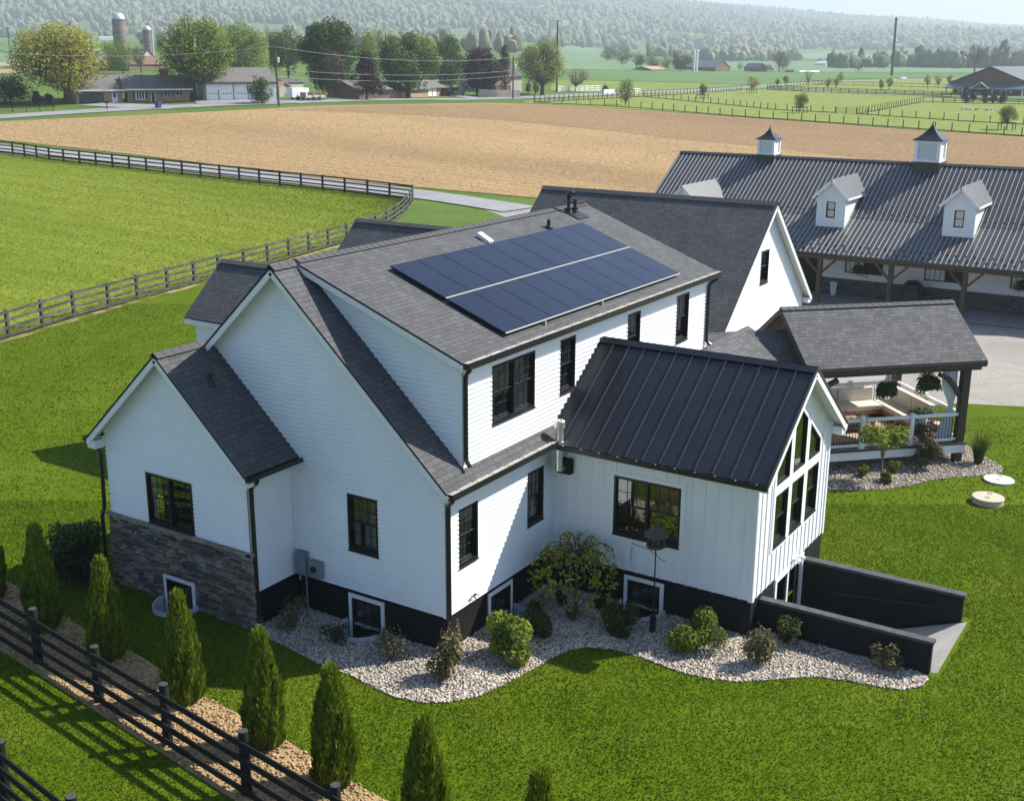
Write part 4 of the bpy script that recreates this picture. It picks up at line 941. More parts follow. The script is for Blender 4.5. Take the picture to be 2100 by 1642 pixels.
f = MB(); f.tube([(.98, -.02, 1.06), (.98, -.12, 1.06), (.98, -.15, 1.0)], .016, 8); f.tube([(.98, -.1, 1.06), (.98, -.1, 1.12)], .012, 6); f.tube([(.94, -.1, 1.12), (1.03, -.1, 1.13)], .015, 6); f.tube([(.98, -.08, 1.06), (1.06, -.1, 1.1), (1.12, -.12, 1.06)], .014, 6); f.build('hose_tap', M['gutter'], H)
# solar array ---------------------------------------------------------------
SA = thing('solar_array', 'dark blue array of eighteen solar panels in two rows on the shingle roof', 'solar panels', onroof(7, 2))
ye0 = DE[0]; nrm = V3((0, -dsl, 1)).normalized(); dv = V3((0, 1, dsl))
def ap(x, t): y = ye0+t*(4.573-ye0); return V3((x, y, DE[1]+(y-ye0)*dsl))+nrm*.10
for row, (t0, t1) in enumerate(((.071, .4165), (.4285, .768))):
    for i in range(9):
        x0 = 2.585+9.499*i/9+.012; x1 = 2.585+9.499*(i+1)/9-.012; a, b, c = ap(x0, t0), ap(x1, t0), ap(x0, t1)
        q = MB(); q.obox((b+c)/2, (b-a)/2, (c-a)/2, nrm*.02, .5); q.build('panel', M['cell'], SA)
q = MB()
for t in (.0685, .4225):
    a, b = ap(2.585, t), ap(12.084, t); q.bar(a+nrm*(.012 if t < .1 else .016), b+nrm*(.012 if t < .1 else .016), .03 if t < .1 else .035, .02, up=nrm)
q.build('rail', M['alu'], SA)
q = MB()
for t in (.15, .33, .5, .68):
    a, b = ap(2.6, t), ap(12.07, t); q.bar(a-nrm*.06, b-nrm*.06, .04, .05, up=nrm)
    for i in range(9): c = a.lerp(b, (i+.3)/9); q.obox(c-nrm*.1, (.03, 0, 0), (0, .03, 0), nrm*.05)
q.build('mount', M['gutter'], SA)
# garage wing ---------------------------------------------------------------
GX0, GX1, GXM, GY, GE, GR = 17.04, 26.33, 21.69, .70, 3.97, 8.11
m = MB(); FG = Fr((0, 1.02, 0), (1, 0, 0), (0, -1, 0)); lapwall(m, FG, [(17.34, 0), (26.03, 0), (26.03, 4.12), (GXM, 7.99), (17.34, 4.12)], [(21.12, 21.92, 5.16, 6.4)])
FGr = Fr((26.03, 0, 0), (0, 1, 0), (1, 0, 0)); lapwall(m, FGr, rect(1.02, 10.4, 0, 4.1)); FGl = Fr((17.34, 0, 0), (0, 1, 0), (-1, 0, 0)); lapwall(m, FGl, rect(1.02, 10.4, 0, 4.1))
FGb = Fr((0, 10.4, 0), (1, 0, 0), (0, 1, 0)); lapwall(m, FGb, [(17.34, 0), (26.03, 0), (26.03, 4.1), (GXM, 7.96), (17.34, 4.1)]); m.build('wall', M['white'], H)
window(H, FG, 21.12, 21.92, 5.16, 6.4, grid=(1, 1))
m = MB(); m.roof((GX0, 10.62, GE), (GX0, GY, GE), (GXM, GY, GR), (GXM, 10.62, GR), .05); m.roof((GX1, GY, GE), (GX1, 10.62, GE), (GXM, 10.62, GR), (GXM, GY, GR), .05); ridgecap((GXM, 10.62, GR+.02), (GXM, GY, GR+.02), drop=.14); m.build('garage_roof', M['roof'], H)
m = MB()
for x in (GX0, GX1):
    m.bar((x, GY+.02, GE-.14), (GXM, GY+.02, GR-.14), .03, .18); m.prism([(x, GY+.04, GE-.09), (GXM, GY+.04, GR-.09), (GXM, 1.02, GR-.09), (x, 1.02, GE-.09)], (0, 0, -.03))
m.box(GX1-.32, GX1-.01, GY+.04, 1.0, GE-.27, GE-.07); m.build('eave_trim', M['trim'], H)
gutter(H, (GX1+.0, GY, GE+.01), (GX1+.0, 10.6, GE+.01), (1, 0, 0), dusty=False); spout(H, [(GX1+.06, GY+.1, 3.9), (GX1+.06, GY+.1, 3.8), (26.08, 1.12, 3.6), (26.08, 1.12, .1)])
m = MB(); fr = Fr((0, 1.6, 0), (1, 0, 0), (0, -1, 0)); lapwall(m, fr, rect(13.95, 17.34, 0, 3.8)); m.build('wall', M['white'], H)
# porch and passage roofs
UU = V3((.70711, -.70711, 0)); VV = V3((.70711, .70711, 0))
def uv(u, v, z): return UU*u+VV*v+V3((0, 0, z))
m = MB(); m.roof((9.95, -2.5, 3.15), (17.6, -2.5, 3.15), (17.6, .0, 4.42), (9.95, .0, 4.42), .06); m.build('porch_roof', M['roofp'], H)
m = MB(); m.roof(uv(10.2, 10.3, 3.27), uv(13.75, 10.3, 3.27), uv(13.75, 11.95, 4.36), uv(10.2, 11.95, 4.36), .06); m.roof(uv(13.75, 13.6, 3.27), uv(10.2, 13.6, 3.27), uv(10.2, 11.95, 4.36), uv(13.75, 11.95, 4.36), .06); m.build('passage_roof', M['roofp'], H)
m = MB(); m.roof((13.9, 1.6, 3.95), (17.4, 1.6, 3.95), (17.4, 5.2, 5.0), (13.9, 5.2, 5.0), .06); m.roof((17.4, 9, 3.95), (13.9, 9, 3.95), (13.9, 5.2, 5.0), (17.4, 5.2, 5.0), .06); m.build('link_roof', M['roofp'], H)
# ramp to the basement ---------------------------------------------------------------
m = MB(); m.prism([(5.2, -9.66, .02), (5.2, -6.6, -1.2), (5.2, -5.5, -1.24), (5.2, -5.5, -1.5), (5.2, -9.66, -.3)], (2.95, 0, 0)); tag(m.build('basement_ramp', M['conc']), kind='structure')
for x0, x1, top, lab in ((5.04, 5.2, .74, 'low black retaining wall beside the gravel bed, nearer of the ramp walls'), (8.15, 8.33, .62, 'black retaining wall with a handrail along the lawn side of the ramp')):
    w = thing('retaining_wall', lab, 'wall', (x0, -7.5, 0), 'walls of the basement ramp'); m = MB(); m.box(x0, x1, -9.52, -5.53, -1.4, top); m.build('wall', M['black'], w)
    m = MB(); m.box(x0-.03, x1+.03, -9.56, -5.53, top, top+.07); m.build('coping', mat('grey_coping', (.045, .046, .05), .8, (.07, .07, .075), 5, bump=.2), w)
    if x0 > 6: m = MB(); m.tube([(x0-.07, -6.3, -.05), (x0-.07, -9.1, .28)], .02, 8); [m.tube([(x0-.07, y, z), (x0, y, z)], .012, 6) for y, z in ((-6.5, -.03), (-7.8, .13), (-8.9, .26))]; m.build('handrail', M['frame'], w)
# ================================================================== pavilion and deck
PV = thing('pavilion', 'timber pavilion with grey shingle roof over a white railed deck', 'pavilion', uv(16, 12, 0))
PU0, PU1, PE, PR_, PVE, PVR = 13.35, 19.78, 3.55, 5.10, 9.58, 11.92
PVB = 2*PVR-PVE
def ubox(mb, u0, u1, v0, v1, z0, z1, r=None): mb.obox(uv((u0+u1)/2, (v0+v1)/2, (z0+z1)/2), UU*abs(u1-u0)/2, VV*abs(v1-v0)/2, V3((0, 0, abs(z1-z0)/2)), r)
m = MB(); m.roof(uv(PU0, PVE, PE), uv(PU1, PVE, PE), uv(PU1, PVR, PR_), uv(PU0, PVR, PR_), .05); m.roof(uv(PU1, PVB, PE), uv(PU0, PVB, PE), uv(PU0, PVR, PR_), uv(PU1, PVR, PR_), .05)
ridgecap(uv(PU0, PVR, PR_+.015), uv(PU1, PVR, PR_+.015), drop=.09); m.build('roof', M['roofp'], PV)
m = MB()
for v in (PVE, PVB): m.bar(uv(PU0+.02, v, PE-.13), uv(PU1-.02, v, PE-.13), .04, .15)
for u in (PU0+.02, PU1-.02):
    for v in (PVE, PVB): m.bar(uv(u, v, PE-.13), uv(u, PVR, PR_-.13), .04, .15)
m.build('fascia', M['wood'], PV)
m = MB(); 
for v0 in (PVE, PVB):
    a = [uv(PU0+.03, v0, PE-.06), uv(PU1-.03, v0, PE-.06), uv(PU1-.03, PVR, PR_-.06), uv(PU0+.03, PVR, PR_-.06)]; m.prism(a, (0, 0, -.03))
m.build('ceiling', M['teak'], PV)
m = MB(); m.prism([uv(PU0+.25, 9.9, 3.3), uv(PU0+.25, 13.95, 3.3), uv(PU0+.25, PVR, 4.98)], UU*.06); m.build('gable_board', M['woodw'], PV)
PU, PVa, PVb = (13.55, 19.17), 9.82, 14.02
for u in PU:
    for v in (PVa, PVb):
        m = MB(); ubox(m, u-.13, u+.13, v-.13, v+.13, -.1 if v == PVa else -.1, 3.22); po = m.build('post', M['wood'], PV)
        for du in (-1, 1):
            if (u == PU[0] and du < 0) or (u == PU[1] and du > 0): continue
            b = MB(); P = [uv(u+du*.1, v, 2.25), uv(u+du*.35, v, 2.62), uv(u+du*.62, v, 2.92), uv(u+du*.95, v, 3.08)]
            for p, q in zip(P, P[1:]): b.bar(p, q+(q-p).normalized()*.03, .14, .15)
            b.build('brace', M['wood'], po)
m = MB()
for v in (PVa, PVb): ubox(m, PU0+.1, PU1-.1, v-.1, v+.1, 3.2, 3.42)
for u in PU: ubox(m, u-.1, u+.1, PVa, PVb, 3.2, 3.40)
m.build('beam', M['wood'], PV)
DZ = .70
m = MB(); k = 0; v = 9.62
while v < 14.2: ubox(m, 11.8, 19.36, v, v+.135, DZ-.04, DZ); v += .142
dk = m.build('deck_floor', M['deck'], PV)
m = MB(); ubox(m, 11.8, 19.34, 9.63, 9.67, DZ-.34, DZ-.042); ubox(m, 19.30, 19.34, 9.67, 14.2, DZ-.34, DZ-.042); m.build('deck_skirt', M['trim'], dk)
m = MB(); ubox(m, 11.8, 19.36, 9.58, 9.64, DZ-.041, DZ+.004); m.build('deck_edge', M['frame'], dk)
def railing(pts):
    """white rails with posts at the given (u, v) points and thin black balusters"""
    last = None; z = V3((0, 0, 1))
    for (u0, v0), (u1, v1) in zip(pts, pts[1:]):
        m = MB(); b = MB(); l = MB(); p, q = uv(u0, v0, 0), uv(u1, v1, 0)
        m.bar(p+z*(DZ+1.0), q+z*(DZ+1.0), .10, .055); m.bar(p+z*(DZ+.95), q+z*(DZ+.95), .05, .06); l.bar(p+z*(DZ+.11), q+z*(DZ+.11), .05, .08)
        n = int((q-p).length/.11)
        for i in range(1, n): c = p+(q-p)*(i/n); b.bar(c+z*(DZ+.14), c+z*(DZ+.93), .018, .018, up=(1, 0, 0))
        last = m.build('railing', M['trim'], PV); l.build('bottom_rail', M['trim'], last); b.build('balusters', M['frame'], last)
    for (u, v) in pts:
        if min((abs(u-a)+abs(v-c)) for a in PU for c in (PVa, PVb)) < .25: continue
        q = MB(); ubox(q, u-.065, u+.065, v-.065, v+.065, DZ, DZ+1.05); ubox(q, u-.09, u+.09, v-.09, v+.09, DZ, DZ+.05); ubox(q, u-.085, u+.085, v-.085, v+.085, DZ+1.05, DZ+1.08); ubox(q, u-.05, u+.05, v-.05, v+.05, DZ+1.08, DZ+1.11)
        q.build('rail_post', M['trim'], last)
railing([(13.55, 9.8), (15.55, 9.8), (17.35, 9.8), (19.1, 9.8)]); railing([(19.17, 9.9), (19.17, 12.0), (19.17, 13.95)]); railing([(19.1, 14.02), (17.3, 14.02), (15.4, 14.02), (13.6, 14.02)])
# rug and furniture
ug = MB(); ubox(ug, 14.9, 18.0, 10.5, 12.9, DZ+.004, DZ+.018); tag(ug.build('rug', M['rug']), 'tan outdoor rug on the deck under the low table', 'rug')
SO = thing('corner_sofa', 'cream L-shaped corner sofa on a teak base along the deck railing', 'sofa', uv(16.5, 13.4, DZ))
def pad(name, u0, u1, v0, v1, z0, z1, parent, m_=None):
    import bmesh
    m = MB(); ubox(m, u0, u1, v0, v1, z0, z1); o = m.build(name, m_ or M['cushion'], parent, merge=True)
    bm = bmesh.new(); bm.from_mesh(o.data); bmesh.ops.bevel(bm, geom=bm.edges[:]+bm.verts[:], offset=.05, segments=3, affect='EDGES', profile=.6); bm.to_mesh(o.data); bm.free()
    return o
fr_ = MB(); ubox(fr_, 13.9, 19.0, 12.95, 13.85, DZ+.12, DZ+.28); ubox(fr_, 18.05, 19.0, 11.0, 12.95, DZ+.12, DZ+.28)
for u, v in ((14, 13), (15.5, 13), (17, 13), (18.1, 11.05), (18.95, 11.05), (18.95, 13.8), (14, 13.8)): ubox(fr_, u-.04, u+.04, v-.04, v+.04, DZ, DZ+.12)
for k in range(2): fr_.bar(uv(18.1+.0, 11.02, DZ+.14+.42*k), uv(18.95, 11.02, DZ+.56-.42*k), .04, .04)
ubox(fr_, 18.05, 19.0, 10.98, 11.04, DZ+.54, DZ+.6)
fr_.build('sofa_frame', M['teak'], SO)
for u0, u1 in ((13.95, 15.2), (15.22, 16.6), (16.62, 18.03)): pad('seat_cushion', u0, u1, 12.92, 13.62, DZ+.28, DZ+.46, SO); pad('back_cushion', u0, u1, 13.6, 13.86, DZ+.42, DZ+.95, SO)
for v0, v1 in ((11.05, 12.2), (12.22, 13.6)): pad('seat_cushion', 18.05, 18.76, v0, v1, DZ+.28, DZ+.46, SO); pad('back_cushion', 18.74, 18.98, v0, v1, DZ+.42, DZ+.95, SO)
for i, (u, v, tw, lab) in enumerate(((14.75, 13.42, .25, 'dark grey scatter pillow leaning behind the front one on the cream sofa'), (15.2, 13.34, -.35, 'grey striped scatter pillow on the sofa, the front one of two'))):
    t = thing('pillow', lab, 'pillow', uv(u, v, DZ+.66), 'pillows on the corner sofa'); q = MB(); R_ = Matrix.Rotation(tw, 3, 'Z')
    n = 8; g = {}
    for sd in (1, -1):
        for i2 in range(n+1):
            for j in range(n+1):
                a, b = i2/n*2-1, j/n*2-1; th = .11*(max(0, (1-a*a))*max(0, (1-b*b)))**.42; g[(sd, i2, j)] = uv(u, v, DZ+.68)+R_@(UU*a*.26+V3((0, 0, b*.22))+VV*b*.06)-VV*sd*th
    for sd in (1, -1):
        for i2 in range(n):
            for j in range(n): f = [g[(sd, i2, j)], g[(sd, i2+1, j)], g[(sd, i2+1, j+1)], g[(sd, i2, j+1)]]; q.face(f if sd > 0 else f[::-1])
    q.build('cover', M['pillow'], t, smooth=True, merge=True)
TB = thing('coffee_table', 'low round-cornered teak coffee table on the tan rug', 'table', uv(16.35, 11.7, DZ+.018))
m = MB(); 
for i in range(6): ubox(m, 15.75, 16.95, 11.33+.125*i, 11.45+.125*i, DZ+.36, DZ+.41)
m.build('tabletop', M['teak'], TB)
for u, v in ((15.85, 11.42), (16.85, 11.42), (15.85, 11.98), (16.85, 11.98)): m = MB(); ubox(m, u-.05, u+.05, v-.05, v+.05, DZ+.018, DZ+.36); m.build('leg', M['teak'], TB)
m = MB(); ubox(m, 15.8, 16.9, 11.38, 12.0, DZ+.14, DZ+.17); m.build('shelf', M['teak'], TB)
m = MB(); m.lathe(uv(18.1, 10.35, 0), [(.3, DZ+.50), (.31, DZ+.52), (.31, DZ+.54), (.001, DZ+.545)], 20); ST = thing('side_table', 'small round black side table behind the deck railing', 'table', uv(18.1, 10.35, DZ)); m.build('tabletop', M['frame'], ST)
for k in range(3): a = k*2.094; m = MB(); m.tube([uv(18.1, 10.35, DZ+.5)+V3((.1*math.cos(a), .1*math.sin(a), 0)), uv(18.1, 10.35, DZ)+V3((.24*math.cos(a), .24*math.sin(a), 0))], .014, 6); m.build('leg', M['frame'], ST)
# wicker-back lounge chair seen at the railing's right end
CH = thing('lounge_chair', 'cream cushioned lounge chair with crossed wooden side frame by the curtain', 'chair', uv(18.75, 10.6, DZ))
pad('seat_cushion', 18.45, 19.02, 10.4, 10.95, DZ+.3, DZ+.44, CH)
m = MB()
for v in (10.38, 10.97):
    for u in (18.45, 19.02): ubox(m, u-.03, u+.03, v-.03, v+.03, DZ, DZ+.62)
    ubox(m, 18.45, 19.02, v-.025, v+.025, DZ+.58, DZ+.62); ubox(m, 18.45, 19.02, v-.025, v+.025, DZ+.24, DZ+.29); m.bar(uv(18.48, v, DZ+.03), uv(18.99, v, DZ+.56), .03, .03); m.bar(uv(18.99, v, DZ+.03), uv(18.48, v, DZ+.56), .03, .03)
m.build('chair_frame', M['teak'], CH)
# ---- leafy things -------------------------------------------------------------
def leafcloud(n, centers, rad, size, flat=.0, up=.3, elong=1.6):
    """n leaf quads thrown on clumps: centres (k,3), radii (k,)"""
    centers = np.array(centers, float); rad = np.array(rad, float)
    w = rad**2; idx = RNG.choice(len(centers), n, p=w/w.sum())
    d = RNG.normal(0, 1, (n, 3)); d /= np.linalg.norm(d, axis=1)[:, None]; d[:, 2] = d[:, 2]*(1-flat)
    r = RNG.uniform(.45, 1.08, n)**.6
    p = centers[idx]+d*(rad[idx]*r)[:, None]
    nr = d+RNG.normal(0, .6, (n, 3))+np.array([0, 0, up]); nr /= np.linalg.norm(nr, axis=1)[:, None]
    t = np.cross(nr, RNG.normal(0, 1, (n, 3))); t /= np.linalg.norm(t, axis=1)[:, None]; b = np.cross(nr, t)
    s = (size*RNG.uniform(.6, 1.35, n))[:, None]
    q = np.stack([p-t*s*elong*.5, p-b*s*.42, p+t*s*elong*.5, p+b*s*.42], 1)
    rnd = np.clip(.5+.28*RNG.normal(0, 1, n)+.25*np.sin(idx*12.9898), 0, 1)
    return q.reshape(-1, 3), np.arange(4*n).reshape(-1, 4), rnd
L_ = {}
L_['shrub'] = bimat('shrub_leaf', [(.07, .115, .010), (.15, .21, .018), (.22, .28, .03)], .35)
L_['dkshrub'] = bimat('dark_shrub_leaf', [(.020, .035, .010), (.045, .062, .014), (.075, .085, .02)], .25)
L_['box'] = bimat('box_leaf', [(.05, .08, .008), (.11, .155, .012), (.17, .22, .018)], .3)
L_['dry'] = bimat('dry_leaf', [(.16, .12, .07), (.12, .12, .045), (.08, .10, .025), (.25, .18, .11)], .2)
L_['fern'] = bimat('fern_leaf', [(.02, .04, .012), (.04, .075, .018), (.07, .11, .025)], .25)
L_['ptree'] = bimat('young_leaf', [(.09, .13, .02), (.17, .24, .03), (.24, .31, .05)], .35)
L_['weep'] = bimat('weeping_leaf', [(.19, .23, .02), (.30, .34, .035), (.40, .42, .06)], .4)
L_['red'] = bimat('bronze_leaf', [(.05, .06, .022), (.10, .085, .045), (.20, .15, .11), (.06, .09, .025)], .2)
def bush(name, label, p, rx, h, n, leaf, m, parts_=14, stem=True, spiky=0., cat='bush', flat=1., group=None, base=.0):
    p = V3(p); t = thing(name, label, cat, p, group)
    cs = []; rs = []
    for i in range(parts_):
        a = RNG.uniform(0, 6.28); rr = RNG.uniform(0, .62)**.6*rx; z = h*RNG.uniform(.18+base*.5, .82)
        k = math.sqrt(max(.1, 1-((z/h-.5)/.62)**2)); k = min(1, k*1.25); cs.append((rr*k*math.cos(a), rr*k*math.sin(a), z)); rs.append(rx*RNG.uniform(.32, .5))
    v, f, r = leafcloud(int(n*1.6), cs, rs, leaf*.8, up=.4)
    v[:, 2] = np.maximum(v[:, 2]*1., .01)
    if spiky: v[:, 2] += (np.repeat(RNG.random(len(v)//4)**3, 4))*spiky*(np.hypot(v[:, 0], v[:, 1]) < rx*.8)
    npmesh('foliage', v, f, m, r, parent=t)
    if stem:
        s = MB()
        for i in range(7): a = i*.9; s.tube([(0, 0, 0), (rx*.25*math.cos(a), rx*.25*math.sin(a), h*.35), (rx*.5*math.cos(a), rx*.5*math.sin(a), h*.72)], [.012, .009, .005], 5)
        s.build('stems', M['bark'], t, local=True)
    return t
def hanging(label, p, r, n, hook):
    t = thing('hanging_basket', label, 'hanging basket', p, 'hanging fern baskets')
    cs = [(RNG.normal(0, r*.3), RNG.normal(0, r*.3), RNG.normal(0, r*.22)-r*.1) for _ in range(16)]; v, f, rr = leafcloud(n, cs, [r*.55]*16, .05, up=.2); dd = np.hypot(v[:, 0], v[:, 1]); v[:, 2] -= np.maximum(0, dd-r*.6)*.5
    npmesh('fern', v, f, L_['fern'], rr, parent=t)
    m = MB(); m.lathe((0, 0, 0), [(.05, -r*.5), (r*.42, -r*.35), (r*.5, 0), (r*.45, .02)], 12); m.build('pot', M['terra'], t, local=True)
    m = MB()
    for k in range(3): a = k*2.094; m.tube([(r*.45*math.cos(a), r*.45*math.sin(a), .0), (0, 0, hook*.7)], .005, 4)
    m.tube([(0, 0, hook*.7), (0, 0, hook)], .006, 4); m.build('chain', M['frame'], t, local=True)
    return t
hanging('dark round hanging fern above the front rail, left of the two under the pavilion', uv(16.38, 9.95, 2.70), .35, 2600, .75); hanging('lighter round hanging fern beside the sheer curtain, right of the two under the pavilion', uv(17.95, 10.0, 2.82), .38, 2800, .55)
def frond_plant(name, label, p, pot_r, pot_h, r, n, pm, cat='potted plant', group=None, z0=0):
    t = thing(name, label, cat, p, group); m = MB(); m.lathe((0, 0, 0), [(pot_r*.8, 0), (pot_r, pot_h*.4), (pot_r*.95, pot_h), (pot_r*.8, pot_h-.01), (.001, pot_h-.03)], 16); m.build('pot', pm, t, local=True)
    m = MB()
    for i in range(n):
        a = random.uniform(0, 6.28); L = r*random.uniform(.7, 1.15); lift = random.uniform(.5, 1.1)*r; P = [V3((0, 0, pot_h))+V3((math.cos(a)*L*s_, math.sin(a)*L*s_, lift*(1.6*s_-1.5*s_*s_))) for s_ in (0, .25, .5, .75, 1)]
        sd = V3((-math.sin(a), math.cos(a), 0)); w = [.01, .05, .055, .04, .004]
        for k in range(4): m.face([P[k]-sd*w[k], P[k]+sd*w[k], P[k+1]+sd*w[k+1], P[k+1]-sd*w[k+1]])
    m.build('fronds', L_['fern'], t, local=True); return t
frond_plant('potted_fern', 'green fern in a pale glazed pot on the round side table', uv(18.1, 10.35, DZ+.545), .15, .25, .55, 46, M['whitep']); frond_plant('potted_succulent', 'upright succulent in a white pot on the teak coffee table', uv(16.45, 11.65, DZ+.41), .1, .13, .22, 24, M['whitep'])
frond_plant('potted_shrub', 'dark leafy potted shrub behind the back railing of the deck', uv(16.2, 14.45, 0), .26, .9, .55, 40, M['terra'])
def sheer(label, p, w, z0, z1, tie):
    t = thing('sheer_curtain', label, 'curtain', p, 'sheer curtains of the pavilion'); m = MB(); n = 36; rows = 16
    G_ = []
    for j in range(rows+1):
        q = j/rows; z = z1+(z0-z1)*q; ww = w*(1-.72*math.exp(-((q-tie)/.20)**2)); sh = .15*math.exp(-((q-tie)/.25)**2)
        G_.append([UU*(-ww/2+ww*i/n+sh)+VV*(.045*math.sin(i*1.35)*(.6+.4*q)+.02*math.sin(i*.6))+V3((0, 0, z)) for i in range(n+1)])
    for j in range(rows):
        for i in range(n): m.face([G_[j][i], G_[j+1][i], G_[j+1][i+1], G_[j][i+1]])
    m.build('cloth', M['sheer'], t, local=True, smooth=True, merge=True)
sheer('white sheer curtain tied back beside the front corner post of the pavilion', uv(18.72, 10.02, 0), .55, DZ+.03, 3.2, .55); sheer('white sheer curtain hanging at the back corner post of the pavilion', uv(18.6, 13.85, 0), .6, DZ+.95, 3.2, .8)
# ================================================================== horse barn
BN = thing('horse_barn', 'long white horse barn with dark ribbed metal roof, dormers and cupolas', 'barn', (47, 5, 0))
EX_, EZ, KX, KZ, RX, RZ, BY0_, BY1_ = 43.87, 2.87, 47.5, 4.49, 51.95, 7.32, -16., 18.4
ups = (RZ-KZ)/(RX-KX); los = (KZ-EZ)/(KX-EX_)
m = MB(); m.roof((EX_, BY1_, EZ), (EX_, BY0_, EZ), (KX, BY0_, KZ), (KX, BY1_, KZ), .06); m.roof((KX-.1, BY1_, KZ+.03-.06), (KX-.1, BY0_, KZ-.03), (RX, BY0_, RZ), (RX, BY1_, RZ), .05); m.roof((2*RX-KX, BY0_, KZ), (2*RX-KX, BY1_, KZ), (RX, BY1_, RZ), (RX, BY0_, RZ), .05)
m.roof((2*RX-EX_, BY0_, EZ), (2*RX-EX_, BY1_, EZ), (2*RX-KX, BY1_, KZ), (2*RX-KX, BY0_, KZ), .05)
for sg in (-1, 1): m.bar((RX+sg*.1, BY1_, RZ-.02), (RX+sg*.1, BY0_, RZ-.02), .22, .05, up=(sg*ups, 0, 1))
m.bar((EX_, BY1_+.02, EZ-.03), (KX, BY1_+.02, KZ-.03), .06, .12); m.bar((KX, BY1_+.02, KZ-.03), (RX, BY1_+.02, RZ-.03), .06, .12); br_ = m.build('roof', M['rib'], BN)
m = MB(); n1 = V3((-los, 0, 1)).normalized(); n2 = V3((-ups, 0, 1)).normalized(); y = BY0_+.1
while y < BY1_:
    m.bar(V3((EX_, y, EZ))+n1*.012, V3((KX, y, KZ))+n1*.012, .03, .032, up=n1); m.bar(V3((KX-.08, y, KZ-.02))+n2*.012, V3((RX-.1, y, RZ-.06))+n2*.012, .03, .032, up=n2); y += .27
m.build('roof_ribs', M['ribcap'], br_)
m = MB(); y = BY0_+.33; k = 0
for (x0, z0, sl__, nn_) in ((EX_+.35, EZ, los, n1), (EX_+.8, EZ, los, n1), (KX+.35, KZ, ups, n2)):
    y = BY0_+.2+(k % 2)*.23; k += 1
    xb, zb = (EX_, EZ) if sl__ == los else (KX, KZ)
    while y < BY1_-.1: p = V3((x0, y, zb+(x0-xb)*sl__))+nn_*.03; m.bar(p-VV*0-V3((.0, .05, 0)), p+V3((0, .05, 0)), .05, .07, up=nn_); y += .46
m.build('snow_guards', M['gutter'], br_)
gutter(BN, (EX_, BY0_, EZ+.01), (EX_, BY1_, EZ+.01), (-1, 0, 0), .14, dusty=False)
BW_ = Fr((47.35, 0, 0), (0, 1, 0), (-1, 0, 0)); opens = []
bw = [(3.6, 5.75), (-.95, 1.3), (-5.5, -3.2), (-10, -7.8)]
m = MB(); flatwall(m, BW_, rect(BY0_, 7.1, 0, 4.4), [rect(a0, a1, 1.35, 2.5) for a0, a1 in bw]); battens(m, BW_, BY0_, 7.1, lambda a: 4.3, 1.1, [(a0-.05, a1+.05, 1.2, 2.55) for a0, a1 in bw], step=.45)
fr = Fr((0, 18.1, 0), (1, 0, 0), (0, 1, 0)); flatwall(m, fr, [(47.35, 0), (56.4, 0), (56.4, 4.3), (RX, RZ-.15), (47.35, 4.3)])
fr = Fr((56.4, 0, 0), (0, 1, 0), (1, 0, 0)); flatwall(m, fr, rect(BY0_, 18.1, 0, 4.4)); fr = Fr((0, BY0_+.2, 0), (1, 0, 0), (0, -1, 0)); flatwall(m, fr, [(47.35, 0), (56.4, 0), (56.4, 4.3), (RX, RZ-.15), (47.35, 4.3)])
m.build('wall', M['batten'], BN)
m = MB(); flatwall(m, BW_, rect(12.4, 18.1, 0, 4.4)); m.box(47.35, 47.43, 7.05, 7.13, 0, 4.3); m.build('wall', M['batten'], BN)
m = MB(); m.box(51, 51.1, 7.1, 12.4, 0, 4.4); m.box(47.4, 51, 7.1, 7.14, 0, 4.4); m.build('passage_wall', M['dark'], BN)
m = MB(); ledge(m, BW_, BY0_, 7.06, 0, .98); m.build('stone_base', mat('barn_stone', (.10, .075, .055), .9, (.05, .042, .038), 2, attr=.5, bump=.4, bs=30), BN)
for a0, a1 in bw:
    f = MB(); am = (a0+a1)/2
    for (x0, x1, y0, y1) in ((a0, a1, 1.35, 1.42), (a0, a1, 2.43, 2.5), (a0, a0+.07, 1.42, 2.43), (a1-.07, a1, 1.42, 2.43), (am-.04, am+.04, 1.42, 2.43)): BW_.box(f, x0, x1, y0, y1, -.05, .05)
    for i in range(1, 4): BW_.box(f, am+(a1-am)*i/4-.012, am+(a1-am)*i/4+.012, 1.42, 2.43, .0, .02)
    BW_.box(f, am, a1, 1.98, 2.0, 0, .02); wo = f.build('window', M['frame'], BN)
    q = MB(); BW_.box(q, am+.04, a1-.07, 1.42, 2.43, -.02, -.005); q.build('pane', M['curtain'], wo)
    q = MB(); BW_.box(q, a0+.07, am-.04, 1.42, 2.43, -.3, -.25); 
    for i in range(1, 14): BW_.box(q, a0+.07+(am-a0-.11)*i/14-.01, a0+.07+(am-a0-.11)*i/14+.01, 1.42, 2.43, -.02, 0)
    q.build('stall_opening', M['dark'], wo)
for y in (6.24, 2.33, -1.5, -5.4, -9.3, -13.2):
    m = MB(); m.box(44.14, 44.38, y-.12, y+.12, 0, 2.52); po = m.build('post', M['woodw'], BN)
    for d in (-1, 1): b = MB(); b.bar((44.26, y+d*.1, 1.75), (44.26, y+d*.85, 2.5), .11, .13); b.build('brace', M['woodw'], po)
m = MB(); m.box(44.14, 44.38, BY0_+.1, 18, 2.52, 2.76); m.build('beam', M['woodw'], BN)
for y in (10.1, 14.0, 17.6): m = MB(); m.box(44.14, 44.38, y-.12, y+.12, 0, 2.52); m.build('post', M['woodw'], BN)
